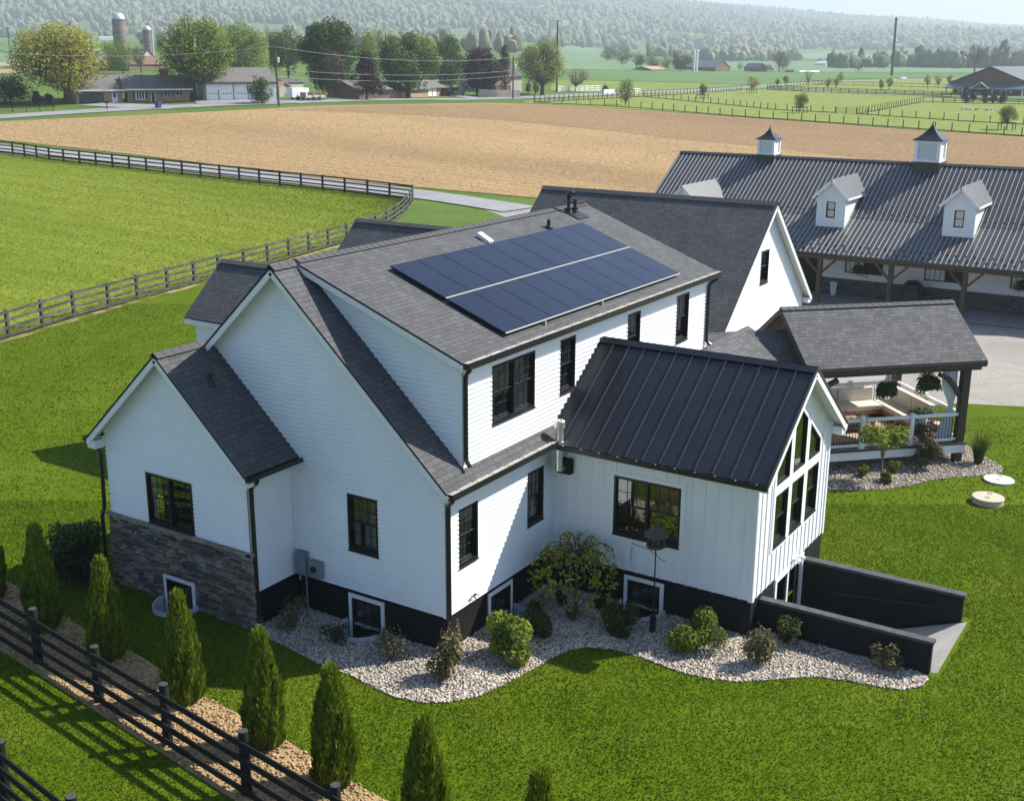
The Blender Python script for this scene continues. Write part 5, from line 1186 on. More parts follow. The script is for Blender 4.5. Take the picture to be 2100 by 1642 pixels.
# dormers: front at x = DX, pale ribbed little gables
def bdormer(yc, DX, hw=.82, zb=None, zw=None, rz=None):
    zb = KZ+(DX-KX)*ups if DX > KX else EZ+(DX-EX_)*los
    fr = Fr((DX, yc, 0), (0, 1, 0), (-1, 0, 0)); ze = zb+1.85; zr = ze+.80; m = MB()
    xb = KX+(zr+.2-KZ)/ups
    flatwall(m, fr, [(-hw, zb-.1), (hw, zb-.1), (hw, ze), (0, ze+hw*.93), (-hw, ze)], [rect(-.26, .26, zb+.5, zb+1.42)]); battens(m, fr, -hw, hw, lambda a: ze+.93*(hw-abs(a))-.05, zb, [(-.4, .4, zb+.3, zb+1.4)], step=.3, start=.12)
    for sg in (-1, 1): f2 = Fr((DX, yc+sg*hw, 0), (1, 0, 0), (0, sg, 0)); flatwall(m, f2, [(0, zb-.1), (xb-DX, zr), (xb-DX, ze), (0, ze)] if False else [(0, zb-.1), (max(.3, (ze-zb)/ups+.2), ze), (0, ze)]); battens(m, f2, 0, (ze-zb)/ups, lambda a: ze-.03, zb, [], step=.3) if False else None
    do = m.build('dormer', M['batten'], BN)
    r = MB(); o = .2; zo = ze-o*.93
    for sg in (-1, 1):
        e0 = V3((DX-.28, yc+sg*(hw+o), zo)); e1 = V3((KX+(zo-KZ)/ups+.1, yc+sg*(hw+o), zo)); r0 = V3((DX-.28, yc, zr)); r1 = V3((xb, yc, zr))
        r.roof(*( (e0, e1, r1, r0) if sg < 0 else (e1, e0, r0, r1)), .04)
        n_ = V3((0, sg*.93, 1)).normalized(); L = xb-DX; x = DX-.25
        while x < xb: 
            q = (x-(DX-.28))/(xb-DX+.28); top = V3((x, yc, zr)); bot = V3((x, yc+sg*(hw+o), zo))
            xe = e1.x; 
            if x > xe: t_ = (x-xe)/(xb-xe); bot = bot.lerp(top, t_)
            r.bar(bot+n_*.01, top+n_*.01, .03, .025, up=n_); x += .11
    r.build('dormer_roof', M['ribgrey'], do)
    t = MB()
    for sg in (-1, 1): t.bar((DX-.27, yc+sg*(hw+o), zo-.08), (DX-.27, yc, zr-.08), .03, .14); t.prism([(DX-.25, yc+sg*(hw+o), zo-.07), (DX-.25, yc, zr-.07), (DX, yc, zr-.07), (DX, yc+sg*(hw+o), zo-.07)], (0, 0, -.02)); t.bar((DX-.26, yc+sg*(hw+o), zo-.07), (KX+(zo-KZ)/ups, yc+sg*(hw+o), zo-.07), .03, .12); t.box(DX-.25, DX+1., yc+sg*hw, yc+sg*(hw+o), zo-.08, zo-.06)
    t.build('dormer_trim', M['trim'], do)
    q = MB()
    for (a, b, c, d) in ((-.26, -.2, zb+.5, zb+1.42), (.2, .26, zb+.5, zb+1.42), (-.2, .2, zb+.5, zb+.56), (-.2, .2, zb+1.36, zb+1.42), (-.2, .2, zb+.94, zb+.98)): fr.box(q, a, b, c, d, -.06, .03)
    wo = q.build('window', M['frame'], do); q = MB(); fr.face(q, [(-.2, zb+.56, -.03), (.2, zb+.56, -.03), (.2, zb+1.36, -.03), (-.2, zb+1.36, -.03)]); q.build('pane', M['glass'], do)
    q = MB()
    for (a, b, c, d) in ((-.36, -.26, zb+.4, zb+1.52), (.26, .36, zb+.4, zb+1.52), (-.26, .26, zb+.4, zb+.5), (-.26, .26, zb+1.42, zb+1.52)): fr.box(q, a, b, c, d, 0, .03)
    q.build('window_trim', M['trim'], do); q = MB(); fr.box(q, -.6, .6, zb+.2, zb+1.5, -.8, -.75); q.build('dormer_back', M['dark'], do)
def cupola(yc, s):
    x = RX; z = RZ; m = MB()
    m.box(x-.52*s, x+.52*s, yc-.52*s, yc+.52*s, z-.6*s, z+.06*s); m.box(x-.57*s, x+.57*s, yc-.57*s, yc+.57*s, z+.03*s, z+.09*s); c = m.build('cupola', M['gutter'], BN)
    m = MB(); b0, b1, h = z+.09*s, z+.95*s, .44*s
    for sx in (-1, 1):
        for sy in (-1, 1): m.box(x+sx*h-.07*s, x+sx*h+.07*s, yc+sy*h-.07*s, yc+sy*h+.07*s, b0, b1)
    m.box(x-h-.06*s, x+h+.06*s, yc-h-.06*s, yc+h+.06*s, b0, b0+.1*s); m.box(x-h-.06*s, x+h+.06*s, yc-h-.06*s, yc+h+.06*s, b1-.1*s, b1)
    bk = MB(); bk.box(x-.33*s, x+.33*s, yc-.33*s, yc+.33*s, b0, b1-.02); bk.build('louvre_shade_back', M['dark'], c)  # near-black box paints the shade seen between the slats
    for k in range(7):
        zz = b0+.11*s+k*.097*s
        for sg in (-1, 1): m.obox((x+sg*(h-.0), yc, zz+.045*s), (.03*s*sg, 0, -.04*s), (0, h-.06*s, 0), (.004, 0, .006)); m.obox((x, yc+sg*h, zz+.045*s), (0, .03*s*sg, -.04*s), (h-.06*s, 0, 0), (0, .004, .006))
    m.build('louvres', M['trim'], c)
    m = MB(); prof = [(.60, -.02), (.59, .04), (.44, .17), (.28, .36), (.14, .60), (.04, .85), (.015, .98), (.012, 1.1)]
    R_ = [[V3((x+sx*q*s, yc+sy*q*s, b1+zz*.67*s)) for sx, sy in ((-1, -1), (1, -1), (1, 1), (-1, 1))] for q, zz in prof]
    for i in range(len(R_)-1):
        for k in range(4): m.face([R_[i][k], R_[i][(k+1) % 4], R_[i+1][(k+1) % 4], R_[i+1][k]])
    m.face(R_[0][::-1]); m.face(R_[-1]); m.build('cupola_roof', M['seam'], c)
for y in (6.55, -.42, -7.4): bdormer(y, 46.4)
# gabled canopy over the barn passage
pe, pr, px0, yc_, hw_ = 4.15, 5.98, 44.4, 14.85, 1.95
pg = MB(); fr = Fr((px0+.3, yc_, 0), (0, 1, 0), (-1, 0, 0)); flatwall(pg, fr, [(-hw_+.2, 2.8), (hw_-.2, 2.8), (hw_-.2, pe+.1), (0, pr-.12), (-hw_+.2, pe+.1)]); po = pg.build('passage_gable', M['batten'], BN)
pg = MB(); xb = KX+(pr-KZ)/ups+.05; xe = KX+(pe-KZ)/los if pe < KZ else KX+(pe-KZ)/ups
for sg in (-1, 1):
    e0 = V3((px0, yc_+sg*hw_, pe)); e1 = V3((xe, yc_+sg*hw_, pe)); r0 = V3((px0, yc_, pr)); r1 = V3((xb, yc_, pr)); pg.roof(*((e0, e1, r1, r0) if sg < 0 else (e1, e0, r0, r1)), .04); n_ = V3((0, sg*(pr-pe)/hw_, 1)).normalized(); x = px0+.05
    while x < xb:
        top = V3((x, yc_, pr)); bot = V3((x, yc_+sg*hw_, pe))
        if x > xe: bot = bot.lerp(top, (x-xe)/(xb-xe))
        pg.bar(bot+n_*.01, top+n_*.01, .03, .025, up=n_); x += .15
pg.build('passage_roof', M['ribgrey'], po); pg = MB()
for sg in (-1, 1): pg.bar((px0+.02, yc_+sg*hw_, pe-.1), (px0+.02, yc_, pr-.1), .03, .16)
pg.build('gable_trim', M['trim'], po)
cupola(12.5, 1.08); cupola(2.75, 1.42)
t = thing('planter', 'tall white tapered planter standing against the barn stone wall', 'planter', (46.9, 6.2, .05)); m = MB(); R_ = [(.13, 0), (.22, .75), (.19, .76), (.18, .6), (.001, .6)]
m.lathe((0, 0, 0), R_, 4); o = m.build('planter_body', M['whitep'], t, local=True)
hanging('hanging fern in front of the first stall window of the barn', (45.3, 4.35, 2.0), .42, 1500, .7); hanging('hanging fern at the right edge, in front of the third stall window of the barn', (45.3, -4.2, 2.0), .42, 1500, .7)
t = thing('covered_grill', 'dark round kettle grill under a cover beside the second barn post', 'grill', (46.3, 1.6, .05)); m = MB(); m.lathe((0, 0, 0), [(.35, .0), (.5, .3), (.56, .55), (.52, .8)], 20); m.build('grill_body', mat('grill_brown', (.06, .04, .022), .7, (.12, .08, .03), 14), t, local=True)
m = MB(); m.lathe((0, 0, 0), [(.60, .78), (.60, .9), (.5, 1.2), (.3, 1.38), (.001, 1.44)], 20); m.build('grill_cover', M['gutter'], t, local=True, smooth=True)
# ================================================================== garden: bushes, arborvitae, fences
def gb(u, v): return gp(u, v)
bush('bush', 'bright green leafy bush on the gravel by the basement corner window', gb(1043, 1350), .62, .95, 2600, .085, L_['shrub'])
bush('bush', 'round dark green bush beside the steel window well', gb(1102, 1302), .42, .62, 2200, .055, L_['dkshrub'])
bush('bush', 'round dark green bush between the weeping tree and the bird feeder', gb(1273, 1297), .46, .64, 2200, .055, L_['dkshrub'])
bush('bush', 'large round yellow-green bush between the feeder pole and the sunroom corner', gb(1428, 1333), .62, .92, 3200, .06, L_['box'])
bush('bush', 'tall scraggly dry bush at the house corner on the sunlit gravel', gb(918, 1393), .42, 1.25, 1100, .07, L_['dry'], spiky=.4)
bush('bush', 'half dry russet bush in front of the sunroom corner', gb(1553, 1364), .36, 1.0, 900, .065, L_['dry'], spiky=.3)
bush('bush', 'sparse grey-green bush against the low ramp wall near the house', gb(1614, 1321), .36, .75, 700, .06, L_['dkshrub'])
bush('bush', 'small thin round bush by the far end of the low ramp wall', gb(1811, 1371), .38, .62, 1000, .05, L_['dry'])
bush('bush', 'bare twiggy bush in the shade left of the corner, by the first well', gb(803, 1356), .38, .75, 420, .05, L_['dry'], spiky=.3)
bush('bush', 'dim twiggy bush in the shade below the meter boxes', gb(603, 1288), .42, .7, 520, .05, L_['dry'], spiky=.3)
bush('bush', 'small dim bush in the shade just left of the first window well', gb(690, 1318), .36, .6, 420, .05, L_['dkshrub'])
for u, v, lab in ((1154, 1237, 'tiny green plant under the weeping tree, left of its stem'), (1231, 1250, 'tiny green plant under the weeping tree, right of its stem'), (1098, 1258, 'tiny dark green plant behind the bush at the window well'), (1176, 1268, 'tiny upright brown plant on the gravel before the weeping tree')): bush('small_plant', lab, gb(u, v), .2, .36, 500, .05, L_['dry'] if 'brown' in lab else L_['fern'], cat='plant', stem=False)
bush('bush', 'left of the three small round box bushes below the deck', gb(1770, 977), .22, .38, 900, .045, L_['box'], stem=False, group='box bushes by the deck'); bush('bush', 'back right one of the three small round box bushes below the deck', gb(1834, 971), .25, .4, 900, .045, L_['box'], stem=False, group='box bushes by the deck'); bush('bush', 'front one of the three small box bushes, at the young tree stem', gb(1817, 991), .24, .4, 900, .045, L_['box'], stem=False, group='box bushes by the deck')
bush('bush', 'bronze flowering bush in front of the deck skirt', gb(1897, 962), .5, 1.35, 1900, .07, L_['red'], base=.05)
q = gb(2005, 951); t = thing('ornamental_grass', 'wispy dark green grass clump at the right end of the gravel border', 'grass clump', q); m = MB()
for i in range(420):
    a = random.uniform(0, 6.28); h = random.uniform(.7, 1.35); r0 = random.uniform(0, .14); r1 = random.uniform(.1, .5)*h; sd = V3((-math.sin(a), math.cos(a), 0))*random.uniform(.006, .012); P = [V3((math.cos(a)*(r0+r1*t_**1.8), math.sin(a)*(r0+r1*t_**1.8), h*(t_-.18*t_**3))) for t_ in (0, .4, .75, 1)]
    for k in range(3): m.face([P[k]-sd*(1-k*.3), P[k]+sd*(1-k*.3), P[k+1]+sd*(.7-k*.3+.02), P[k+1]-sd*(.7-k*.3+.02)])
m.build('blades', L_['dkshrub'], t, local=True)
bush('bush', 'dark leafy bush against the left end of the stone wall', V3((-1.9, 10.35, 0)), .75, 1.75, 2600, .09, L_['fern']); bush('bush', 'very dark dense bush low at the left corner of the stone wall', V3((-1.95, 10.3, 0)), .7, 1.0, 2200, .07, mat('near_black_leaf', (.008, .010, .007), .7), base=.0)
# small trees in the beds
def limbtree(name, label, p, h, cr, n, leaf, lm, bm_, trunk=.05, limbs=9, ch=(.45, .95), weep=0., group=None, cat='tree', clump=.34, spread=1., low=.28, rise=.5):
    p = V3(p); t = thing(name, label, cat, p, group); m = MB(); cs = []; rs = []
    th = h*low; m.tube([(0, 0, -.05), (.01*h, 0, th*.6), (0, .01*h, th), (.01*h, 0, h*.62)], [trunk*1.25, trunk, trunk*.85, trunk*.35], 8)
    for i in range(limbs):
        a = i*2.399+RNG.uniform(-.3, .3); z0 = th*RNG.uniform(.8, 1.5); q = RNG.uniform(ch[0], ch[1]); r = cr*math.sqrt(max(.05, 1-((q-.62)/.45)**2))*RNG.uniform(.55, .8)*spread
        e = V3((r*math.cos(a), r*math.sin(a), h*q)); mid = V3((r*.45*math.cos(a), r*.45*math.sin(a), lerp(z0, h*q, rise+.15)))
        m.tube([(0, 0, z0), mid, e], [trunk*.5, trunk*.32, trunk*.12], 6)
        cs.append(e); rs.append(cr*clump*RNG.uniform(.8, 1.2))
        for k in range(3):
            e2 = e+V3((RNG.normal(0, cr*.22), RNG.normal(0, cr*.22), RNG.normal(0, cr*.16))); m.tube([mid.lerp(e, .5), e2], [trunk*.16, trunk*.06], 4, cap=False); cs.append(e2); rs.append(cr*clump*RNG.uniform(.6, 1.))
    cs.append((0, 0, h*.82)); rs.append(cr*clump*1.1)
    v, f, r = leafcloud(n, [c[:] for c in map(V3, cs)], rs, leaf)
    if weep: d = np.hypot(v[:, 0], v[:, 1]); v[:, 2] -= weep*np.maximum(0, d-cr*.35)**1.4*np.repeat(RNG.uniform(.35, 1.3, n), 4)
    npmesh('crown', v, f, lm, r, parent=t); m.build('trunk', bm_, t, local=True); return t
limbtree('young_tree', 'small young tree with bright yellow-green leaves in front of the deck', gb(1806, 985), 1.75, .72, 1100, .085, L_['ptree'], M['barkp'], trunk=.035, limbs=8, ch=(.55, .95), low=.42)
m = MB(); q = gb(1803, 987); m.lathe(q, [(.05, 0), (.055, .14), (.04, .15)], 8); t = thing('stem_guard', 'short white guard round the stem of the young tree by the deck', 'tree guard', q); m.build('sleeve', M['whitep'], t)
# weeping tree: limbs arch over and hang
wp = gb(1181, 1253); WT = thing('weeping_tree', 'small weeping tree with arching yellow-green branches in the gravel bed corner', 'tree', wp); m = MB(); L = []; m.tube([(0, 0, 0), (.02, 0, .8), (0, .02, 1.55)], [.05, .042, .035], 8)
for i in range(30):
    a = i*2.399; R_ = random.uniform(.55, 1.15)*(1.2 if math.cos(a-2.2) > 0 else .9); zt = random.uniform(1.45, 1.75); P = [V3((0, 0, 1.5))]
    for k in range(1, 9): s_ = k/8; P.append(V3((R_*min(1, s_*1.45)*math.cos(a), R_*min(1, s_*1.45)*math.sin(a), 1.5+(zt-1.4)*math.sin(min(1, s_*1.4)*2.0)-max(0, s_-.45)*random.uniform(1.2, 2.0))))
    for k in range(9): P[k] += V3((random.gauss(0, .02), random.gauss(0, .02), 0))
    m.tube(P, [.018-.0018*k for k in range(9)], 4, cap=False)
    for k in range(2, 9):
        for j in range(6):
            c = P[k].lerp(P[min(8, k+1)], random.random())+V3((random.gauss(0, .05), random.gauss(0, .05), random.gauss(-.05, .06))); L.append(c)
L = np.array([c[:] for c in L if c.z > .05]); v, f, r = leafcloud(len(L), L, np.full(len(L), .03), .075); npmesh('crown', v, f, L_['weep'], r, parent=WT); m.build('trunk', M['bark'], WT, local=True)
# arborvitae row -------------------------------------------------------------
M['arb'] = bimat('arborvitae_spray', [(.040, .066, .004), (.10, .15, .007), (.17, .23, .010), (.26, .32, .016)], .2)
M['arbin'] = mat('arborvitae_core', (.010, .016, .005), .95)
def arbor(h, R, n, seed):
    rg = np.random.default_rng(seed); t = thing('arborvitae', 'x', 'shrub', (0, 0, 0)); 
    z = h*rg.uniform(.0, 1.0, n)**1.05; q = z/h
    ph0 = rg.uniform(0, 6.28, 4)
    prof = R*np.interp(q, [0, .06, .25, .5, .7, .85, .95, 1], [.78, .92, 1., .86, .63, .38, .17, .05]); th = rg.uniform(0, 6.283, n)
    prof = prof*(1+.09*np.sin(th*3+q*9+ph0[0])+.10*np.sin(th*8-q*9+ph0[1])+.05*np.sin(th*2+q*25+ph0[2]))
    r = prof*rg.uniform(.80, 1.04, n)
    c = np.stack([r*np.cos(th), r*np.sin(th), z], -1); out = np.stack([np.cos(th), np.sin(th), np.zeros(n)], -1); tg = np.stack([-np.sin(th), np.cos(th), np.zeros(n)], -1)
    fa = rg.normal(0, .9, n)[:, None]; side = tg*np.cos(fa)+out*np.sin(fa); upv = np.array([0, 0, 1])+out*rg.uniform(.05, .55, n)[:, None]+tg*rg.normal(0, .18, n)[:, None]
    upv /= np.linalg.norm(upv, axis=1)[:, None]; w = rg.uniform(.020, .048, n)[:, None]; l = rg.uniform(.10, .26, n)[:, None]*(1+.3*(q[:, None] > .9))
    v = np.stack([c-side*w*.5, c+upv*l*.45-side*w, c+upv*l, c+upv*l*.5+side*w], 1).reshape(-1, 3); v[:, 2] = np.maximum(v[:, 2], .02)
    streak = .5+.5*np.sin(th*13+ph0[3]+3*np.sin(q*7+th))
    npmesh('foliage', v, np.arange(4*n).reshape(-1, 4), M['arb'], np.clip(.45*rg.random(n)+.35*streak+.2*q, 0, 1), parent=t)
    m = MB(); m.lathe((0, 0, 0), [(R*.5, .0), (R*.72, h*.1), (R*.78, h*.3), (R*.66, h*.52), (R*.42, h*.74), (R*.2, h*.88), (.02, h*.95)], 14); m.build('light_block_core', M['arbin'], t, local=True, smooth=True)  # solid dark core, added inside the foliage to block light
    m = MB(); m.tube([(0, 0, -.05), (0, 0, .3)], .05, 8); m.build('trunk', M['bark'], t, local=True)
    KIDS[t.name] = list(t.children) or [o for o in bpy.data.objects if o.parent == t]
    return t
AP = [arbor(2.3, .43, 11000, 1), arbor(2.3, .40, 11000, 2), arbor(2.3, .44, 11000, 3)]
al = ['arborvitae at the left edge of the picture, mostly cut off', 'twin tipped arborvitae in the house shadow, second from the left', 'bright twin tipped arborvitae in front of the stone wall, third from the left', 'tall pointed arborvitae below the stone wall window, fourth from the left', 'broad arborvitae at the edge of the house shadow, fifth from the left', 'arborvitae with fully sunlit lawn behind it, sixth from the left', 'arborvitae cut by the bottom edge of the picture, last whole tip of the row', 'topmost tip of an arborvitae at the bottom edge, right end of the row']
used = set()
for i, (x, y, h, w) in enumerate(((-3.85, 11.3, 2.2, .95), (-4.2, 8.75, 2.42, 1.05), (-4.33, 6.3, 2.26, 1.), (-4.68, 3.45, 2.30, 1.), (-4.98, .85, 2.30, 1.04), (-5.22, -1.15, 2.24, 1.), (-5.57, -3.52, 2.14, 1.), (-5.92, -6.05, 2.2, 1.))):
    k = i % 3; o = AP[k] if k not in used else copy_tree(AP[k]); used.add(k)
    o.location = (x, y, 0); o.scale = (w*.84, w*.84, h/2.3); o.rotation_euler.z = i*1.7; tag(o, al[i], 'shrub', 'arborvitae along the black fence')
# fences -------------------------------------------------------------
def fence(label, pts, hgt=1.36, rails=4, step=2.55, m=None, post=.075, roundp=False, railw=.03, railh=.135, side=1, group=None, px=True, posts=None, name='paddock_fence', cat='fence', zt=.15, capm=None, low=.14):
    P = [gp(*p) for p in pts] if px else [V3((x, y, T(x, y))) for x, y in pts]
    m = m or M['fence']; t = thing(name, label, cat, P[0], group); L = sum((V3((b.x-a.x, b.y-a.y, 0))).length for a, b in zip(P, P[1:])); n = max(1, round(L/step))
    Q = resample([(p.x, p.y) for p in P], n); Q = [V3((q.x, q.y, T(q.x, q.y))) for q in Q]; base = None; o0 = OFF[t.name]
    for i, q in enumerate(Q):
        if base is None:
            b = MB()
            if roundp: b.tube([(0, 0, -.1), (0, 0, hgt+zt)], [post*1.05, post*.97], 12); 
            else: b.box(-post, post, -post, post, -.1, hgt+zt*.4)
            base = b.build('post', m, t, local=True); o = base; pm = None
            if roundp: b = MB(); b.lathe((0, 0, hgt+zt), [(post*.97, .0), (post*.9, .006), (.001, .007)], 12); pm = b.build('post_end', M['posttop'], base, local=True)
        else:
            o = base.copy(); COL.objects.link(o); o.parent = t
            if pm: c = pm.copy(); COL.objects.link(c); c.parent = o
        o.location = q-o0
        if roundp: o.scale.z = random.uniform(.98, 1.03)
        if not roundp: d = Q[min(i+1, n)]-Q[max(0, i-1)]; o.rotation_euler.z = math.atan2(d.y, d.x)
    for k in range(rails):
        b = MB(); z = low+(hgt-low-.07)*k/max(1, rails-1)+.02
        for a, c in zip(Q, Q[1:]):
            d = c-a; s = V3((-d.y, d.x, 0)).normalized()*(post+railw/2)*side; j = random.uniform(-.012, .012)
            b.bar(a+s+V3((0, 0, z+j)), c+s+V3((0, 0, z+random.uniform(-.012, .012))), railw, railh)
        b.build('rail', m, t)
    return t
fy = lambda y: (FX(y), y)
fence('black four-rail board fence in the foreground beside the arborvitae row', [fy(17.4), fy(-5.0)], 1.18, 4, 2.49, post=.095, roundp=True, side=-1, px=False, railh=.13, zt=.13)
fence('black board fence cutting the bottom left corner of the picture', [(-8.55, 5.95), (-9.72, -1.5)], 1.18, 4, 2.49, post=.095, roundp=True, side=-1, px=False, zt=.10)
lfp = [(-70, 716), (0, 699), (80, 673), (160, 647), (232, 629), (300, 608), (363, 593), (440, 570), (540, 545), (640, 517), (740, 488), (790, 466), (820, 447), (838, 428), (846, 414)]
fence('weathered black four-rail fence along the near side of the bright pasture', lfp, 1.34, 4, 2.6, m=M['fenceg'], side=-1)
fence('black four-rail fence along the far side of the bright pasture, by the lane', [(-70, 309), (22, 316.5), (113, 331), (215, 342), (330, 355), (450, 368), (560, 380), (660, 391), (750, 401), (846, 413)], 1.40, 4, 2.6, side=1)
fence('long post and rail fence between the ploughed field and the green paddock', [(1095, 211.5), (1241, 218.5), (1321, 224), (1400, 230.5), (1512, 240), (1629, 248), (1757, 257), (1890, 266.5), (2032, 276), (2170, 286)], 1.35, 1, 2.9, m=M['fence'], post=.06)
fence('second post and rail fence crossing the green paddock', [(1321, 199.5), (1400, 207.5), (1500, 217), (1587, 226), (1713, 232.5)], 1.3, 1, 3.0, post=.06); fence('post and rail fence right of the paddock gate', [(1757, 235), (1834, 240.5), (1978, 250), (2170, 261)], 1.3, 1, 3.0, post=.06)
fence('wire mesh gate in the second paddock fence', [(1714, 232.6), (1756, 235)], 1.2, 5, 2.5, post=.06, railh=.04, name='field_gate', cat='gate')
fence('post and rail fence running diagonally across the paddock', [(1762, 234), (1800, 228), (1850, 218), (1888, 211.5)], 1.35, 1, 2.6, post=.06); fence('post and rail fence along the country road', [(1097, 211), (1160, 207.6), (1232, 204), (1344, 197.8), (1465, 190), (1521, 185.6)], 1.35, 1, 2.6, post=.06)
fence('dark board fence along the stable lane', [(1573, 184.5), (1620, 187), (1700, 190.5), (1800, 194), (1876, 196.5), (1990, 201)], 1.4, 4, 2.9, post=.07); fence('thin fence along the upper road verge', [(1666, 174), (1720, 175.5), (1773, 175.5), (1860, 178.5), (1941, 180.5)], 1.2, 2, 4., post=.05)
fence('post and rail fence along the road beyond the lane', [(1580, 180), (1650, 175), (1720, 170)], 1.3, 2, 3.5, post=.06); fence('board gate panel beside the five dark conifers', [(1893, 210), (1932, 211)], 1.3, 2, 2.6, post=.07, name='field_gate', cat='gate')
fence('dark slatted fence in front of the stable conifers', [(1934, 211), (1990, 213), (2170, 216)], 1.2, 3, 2.8, post=.06)
# septic lids, bird feeder, drain
for (x, y, mm, hh, lab) in ((19.18, -8.25, M['paleconc'], .07, 'pale round concrete lid in the lawn, farther of two'), (16.94, -8.36, M['tan'], .2, 'tan raised round concrete lid in the lawn, nearer of two')):
    t = thing('septic_lid', lab, 'lid', (x, y, 0), 'round lids in the lawn'); m = MB(); m.lathe((0, 0, 0), [(.46, 0), (.46, hh-.06), (.40, hh-.06), (.40, hh-.055), (.475, hh-.05), (.475, hh-.01), (.465, hh), (.001, hh)], 36); m.build('lid', mm, t, local=True)
    for sx in (-1, 1): q = MB(); q.tube([(sx*.2-.0, -.06, hh), (sx*.2+.05, -.05, hh+.035), (sx*.2+.05, .05, hh+.035), (sx*.2, .06, hh)], .009, 6); q.build('handle', M['frame'], t, local=True)
fb = gb(1338, 1296); BF = thing('bird_feeder', 'wooden bird feeder with shingled roof on a black pole by the sunroom window', 'bird feeder', fb)
m = MB(); m.tube([(0, 0, 0), (0, 0, 2.2)], .018, 8); m.tube([(0, 0, .02), (0, 0, .45)], .075, 12); m.build('pole', M['frame'], BF, local=True)
m = MB(); 
for a in (.9, .9+math.pi): P = [(0, 0, 2.02), (.2*math.cos(a), .2*math.sin(a), 1.98), (.42*math.cos(a), .42*math.sin(a), 2.02), (.5*math.cos(a), .5*math.sin(a), 2.06)]; m.tube(P, .009, 6)
a = 2.3; m.tube([(0, 0, 2.1), (.25*math.cos(a), .25*math.sin(a), 2.18), (.55*math.cos(a), .55*math.sin(a), 2.3), (.58*math.cos(a), .58*math.sin(a), 2.34)], .009, 6); m.build('hook', M['frame'], BF, local=True)
m = MB(); m.lathe((0, 0, 2.2), [(.22, 0), (.24, .02), (.24, .05), (.15, .06), (.13, .06)], 8)
for k in range(8): a = k*math.pi/4; m.tube([(.2*math.cos(a), .2*math.sin(a), 2.25), (.2*math.cos(a), .2*math.sin(a), 2.5)], .014, 6)
m.lathe((0, 0, 2.25), [(.1, 0), (.1, .25)], 8); hs = m.build('house', M['bronze'], BF, local=True)
m = MB(); m.lathe((0, 0, 2.48), [(.31, 0), (.30, .03), (.2, .12), (.09, .22), (.03, .25), (.03, .28), (.045, .31), (.02, .36), (.001, .38)], 8); m.build('roof', mat('feeder_shingle', (.055, .042, .032), .8, (.08, .06, .045), 20), hs, local=True)
sp = V3((fb.x+.58*math.cos(2.3), fb.y+.58*math.sin(2.3), 2.0)); t = thing('seed_tube', 'slim clear seed tube hanging from the bird feeder pole', 'bird feeder', sp); m = MB(); m.lathe((0, 0, -.12), [(.03, 0), (.035, .02), (.03, .04), (.03, .3), (.04, .32), (.01, .35)], 10); m.tube([(0, 0, .2), (0, 0, .33)], .004, 4); m.build('tube', mat('seed', (.45, .42, .36), .4, (.3, .26, .2), 30), t, local=True)
dp = gb(531, 1290); t = thing('drain_riser', 'short white drain pipe with a green cap at the stone wall corner', 'drain', (dp.x, dp.y, 0)); m = MB(); m.lathe((0, 0, 0), [(.055, 0), (.055, .2)], 12); m.build('pipe', M['whitep'], t, local=True); m = MB(); m.box(-.07, .07, -.1, .1, .2, .32); m.build('cap', mat('green_cap', (.02, .05, .035), .6), t, local=True)
# ================================================================== background: trees, houses, poles
L_['budyel'] = bimat('budding_leaf', [(.16, .20, .03), (.27, .30, .05), (.34, .33, .07), (.37, .30, .09)], .35)
L_['ltgreen'] = bimat('light_leaf', [(.09, .145, .02), (.16, .235, .03), (.23, .30, .045)], .35)
L_['green'] = bimat('green_leaf', [(.042, .08, .016), (.08, .14, .024), (.14, .21, .035)], .3)
L_['dkgreen'] = bimat('deep_leaf', [(.026, .056, .014), (.05, .095, .02), (.10, .16, .03)], .28)
L_['purple'] = bimat('purple_leaf', [(.016, .010, .012), (.035, .020, .020), (.075, .045, .038)], .15)
L_['pale'] = bimat('pale_leaf', [(.13, .18, .05), (.19, .24, .07), (.26, .26, .11)], .35)
L_['pink'] = bimat('pink_leaf', [(.22, .13, .10), (.30, .19, .14), (.20, .15, .09)], .25)
L_['brown'] = bimat('twiggy_leaf', [(.09, .075, .045), (.12, .09, .055), (.08, .085, .035)], .2)
L_['yew'] = bimat('dark_conifer', [(.010, .020, .010), (.020, .034, .014), (.035, .05, .02)], .1)
L_['hazy'] = bimat('mid_leaf', [(.045, .07, .025), (.075, .10, .035), (.11, .135, .05), (.12, .10, .06)], .25)
RtH = V3((Rt.x, Rt.y, 0)).normalized(); FwH = V3((Fw.x, Fw.y, 0)).normalized()
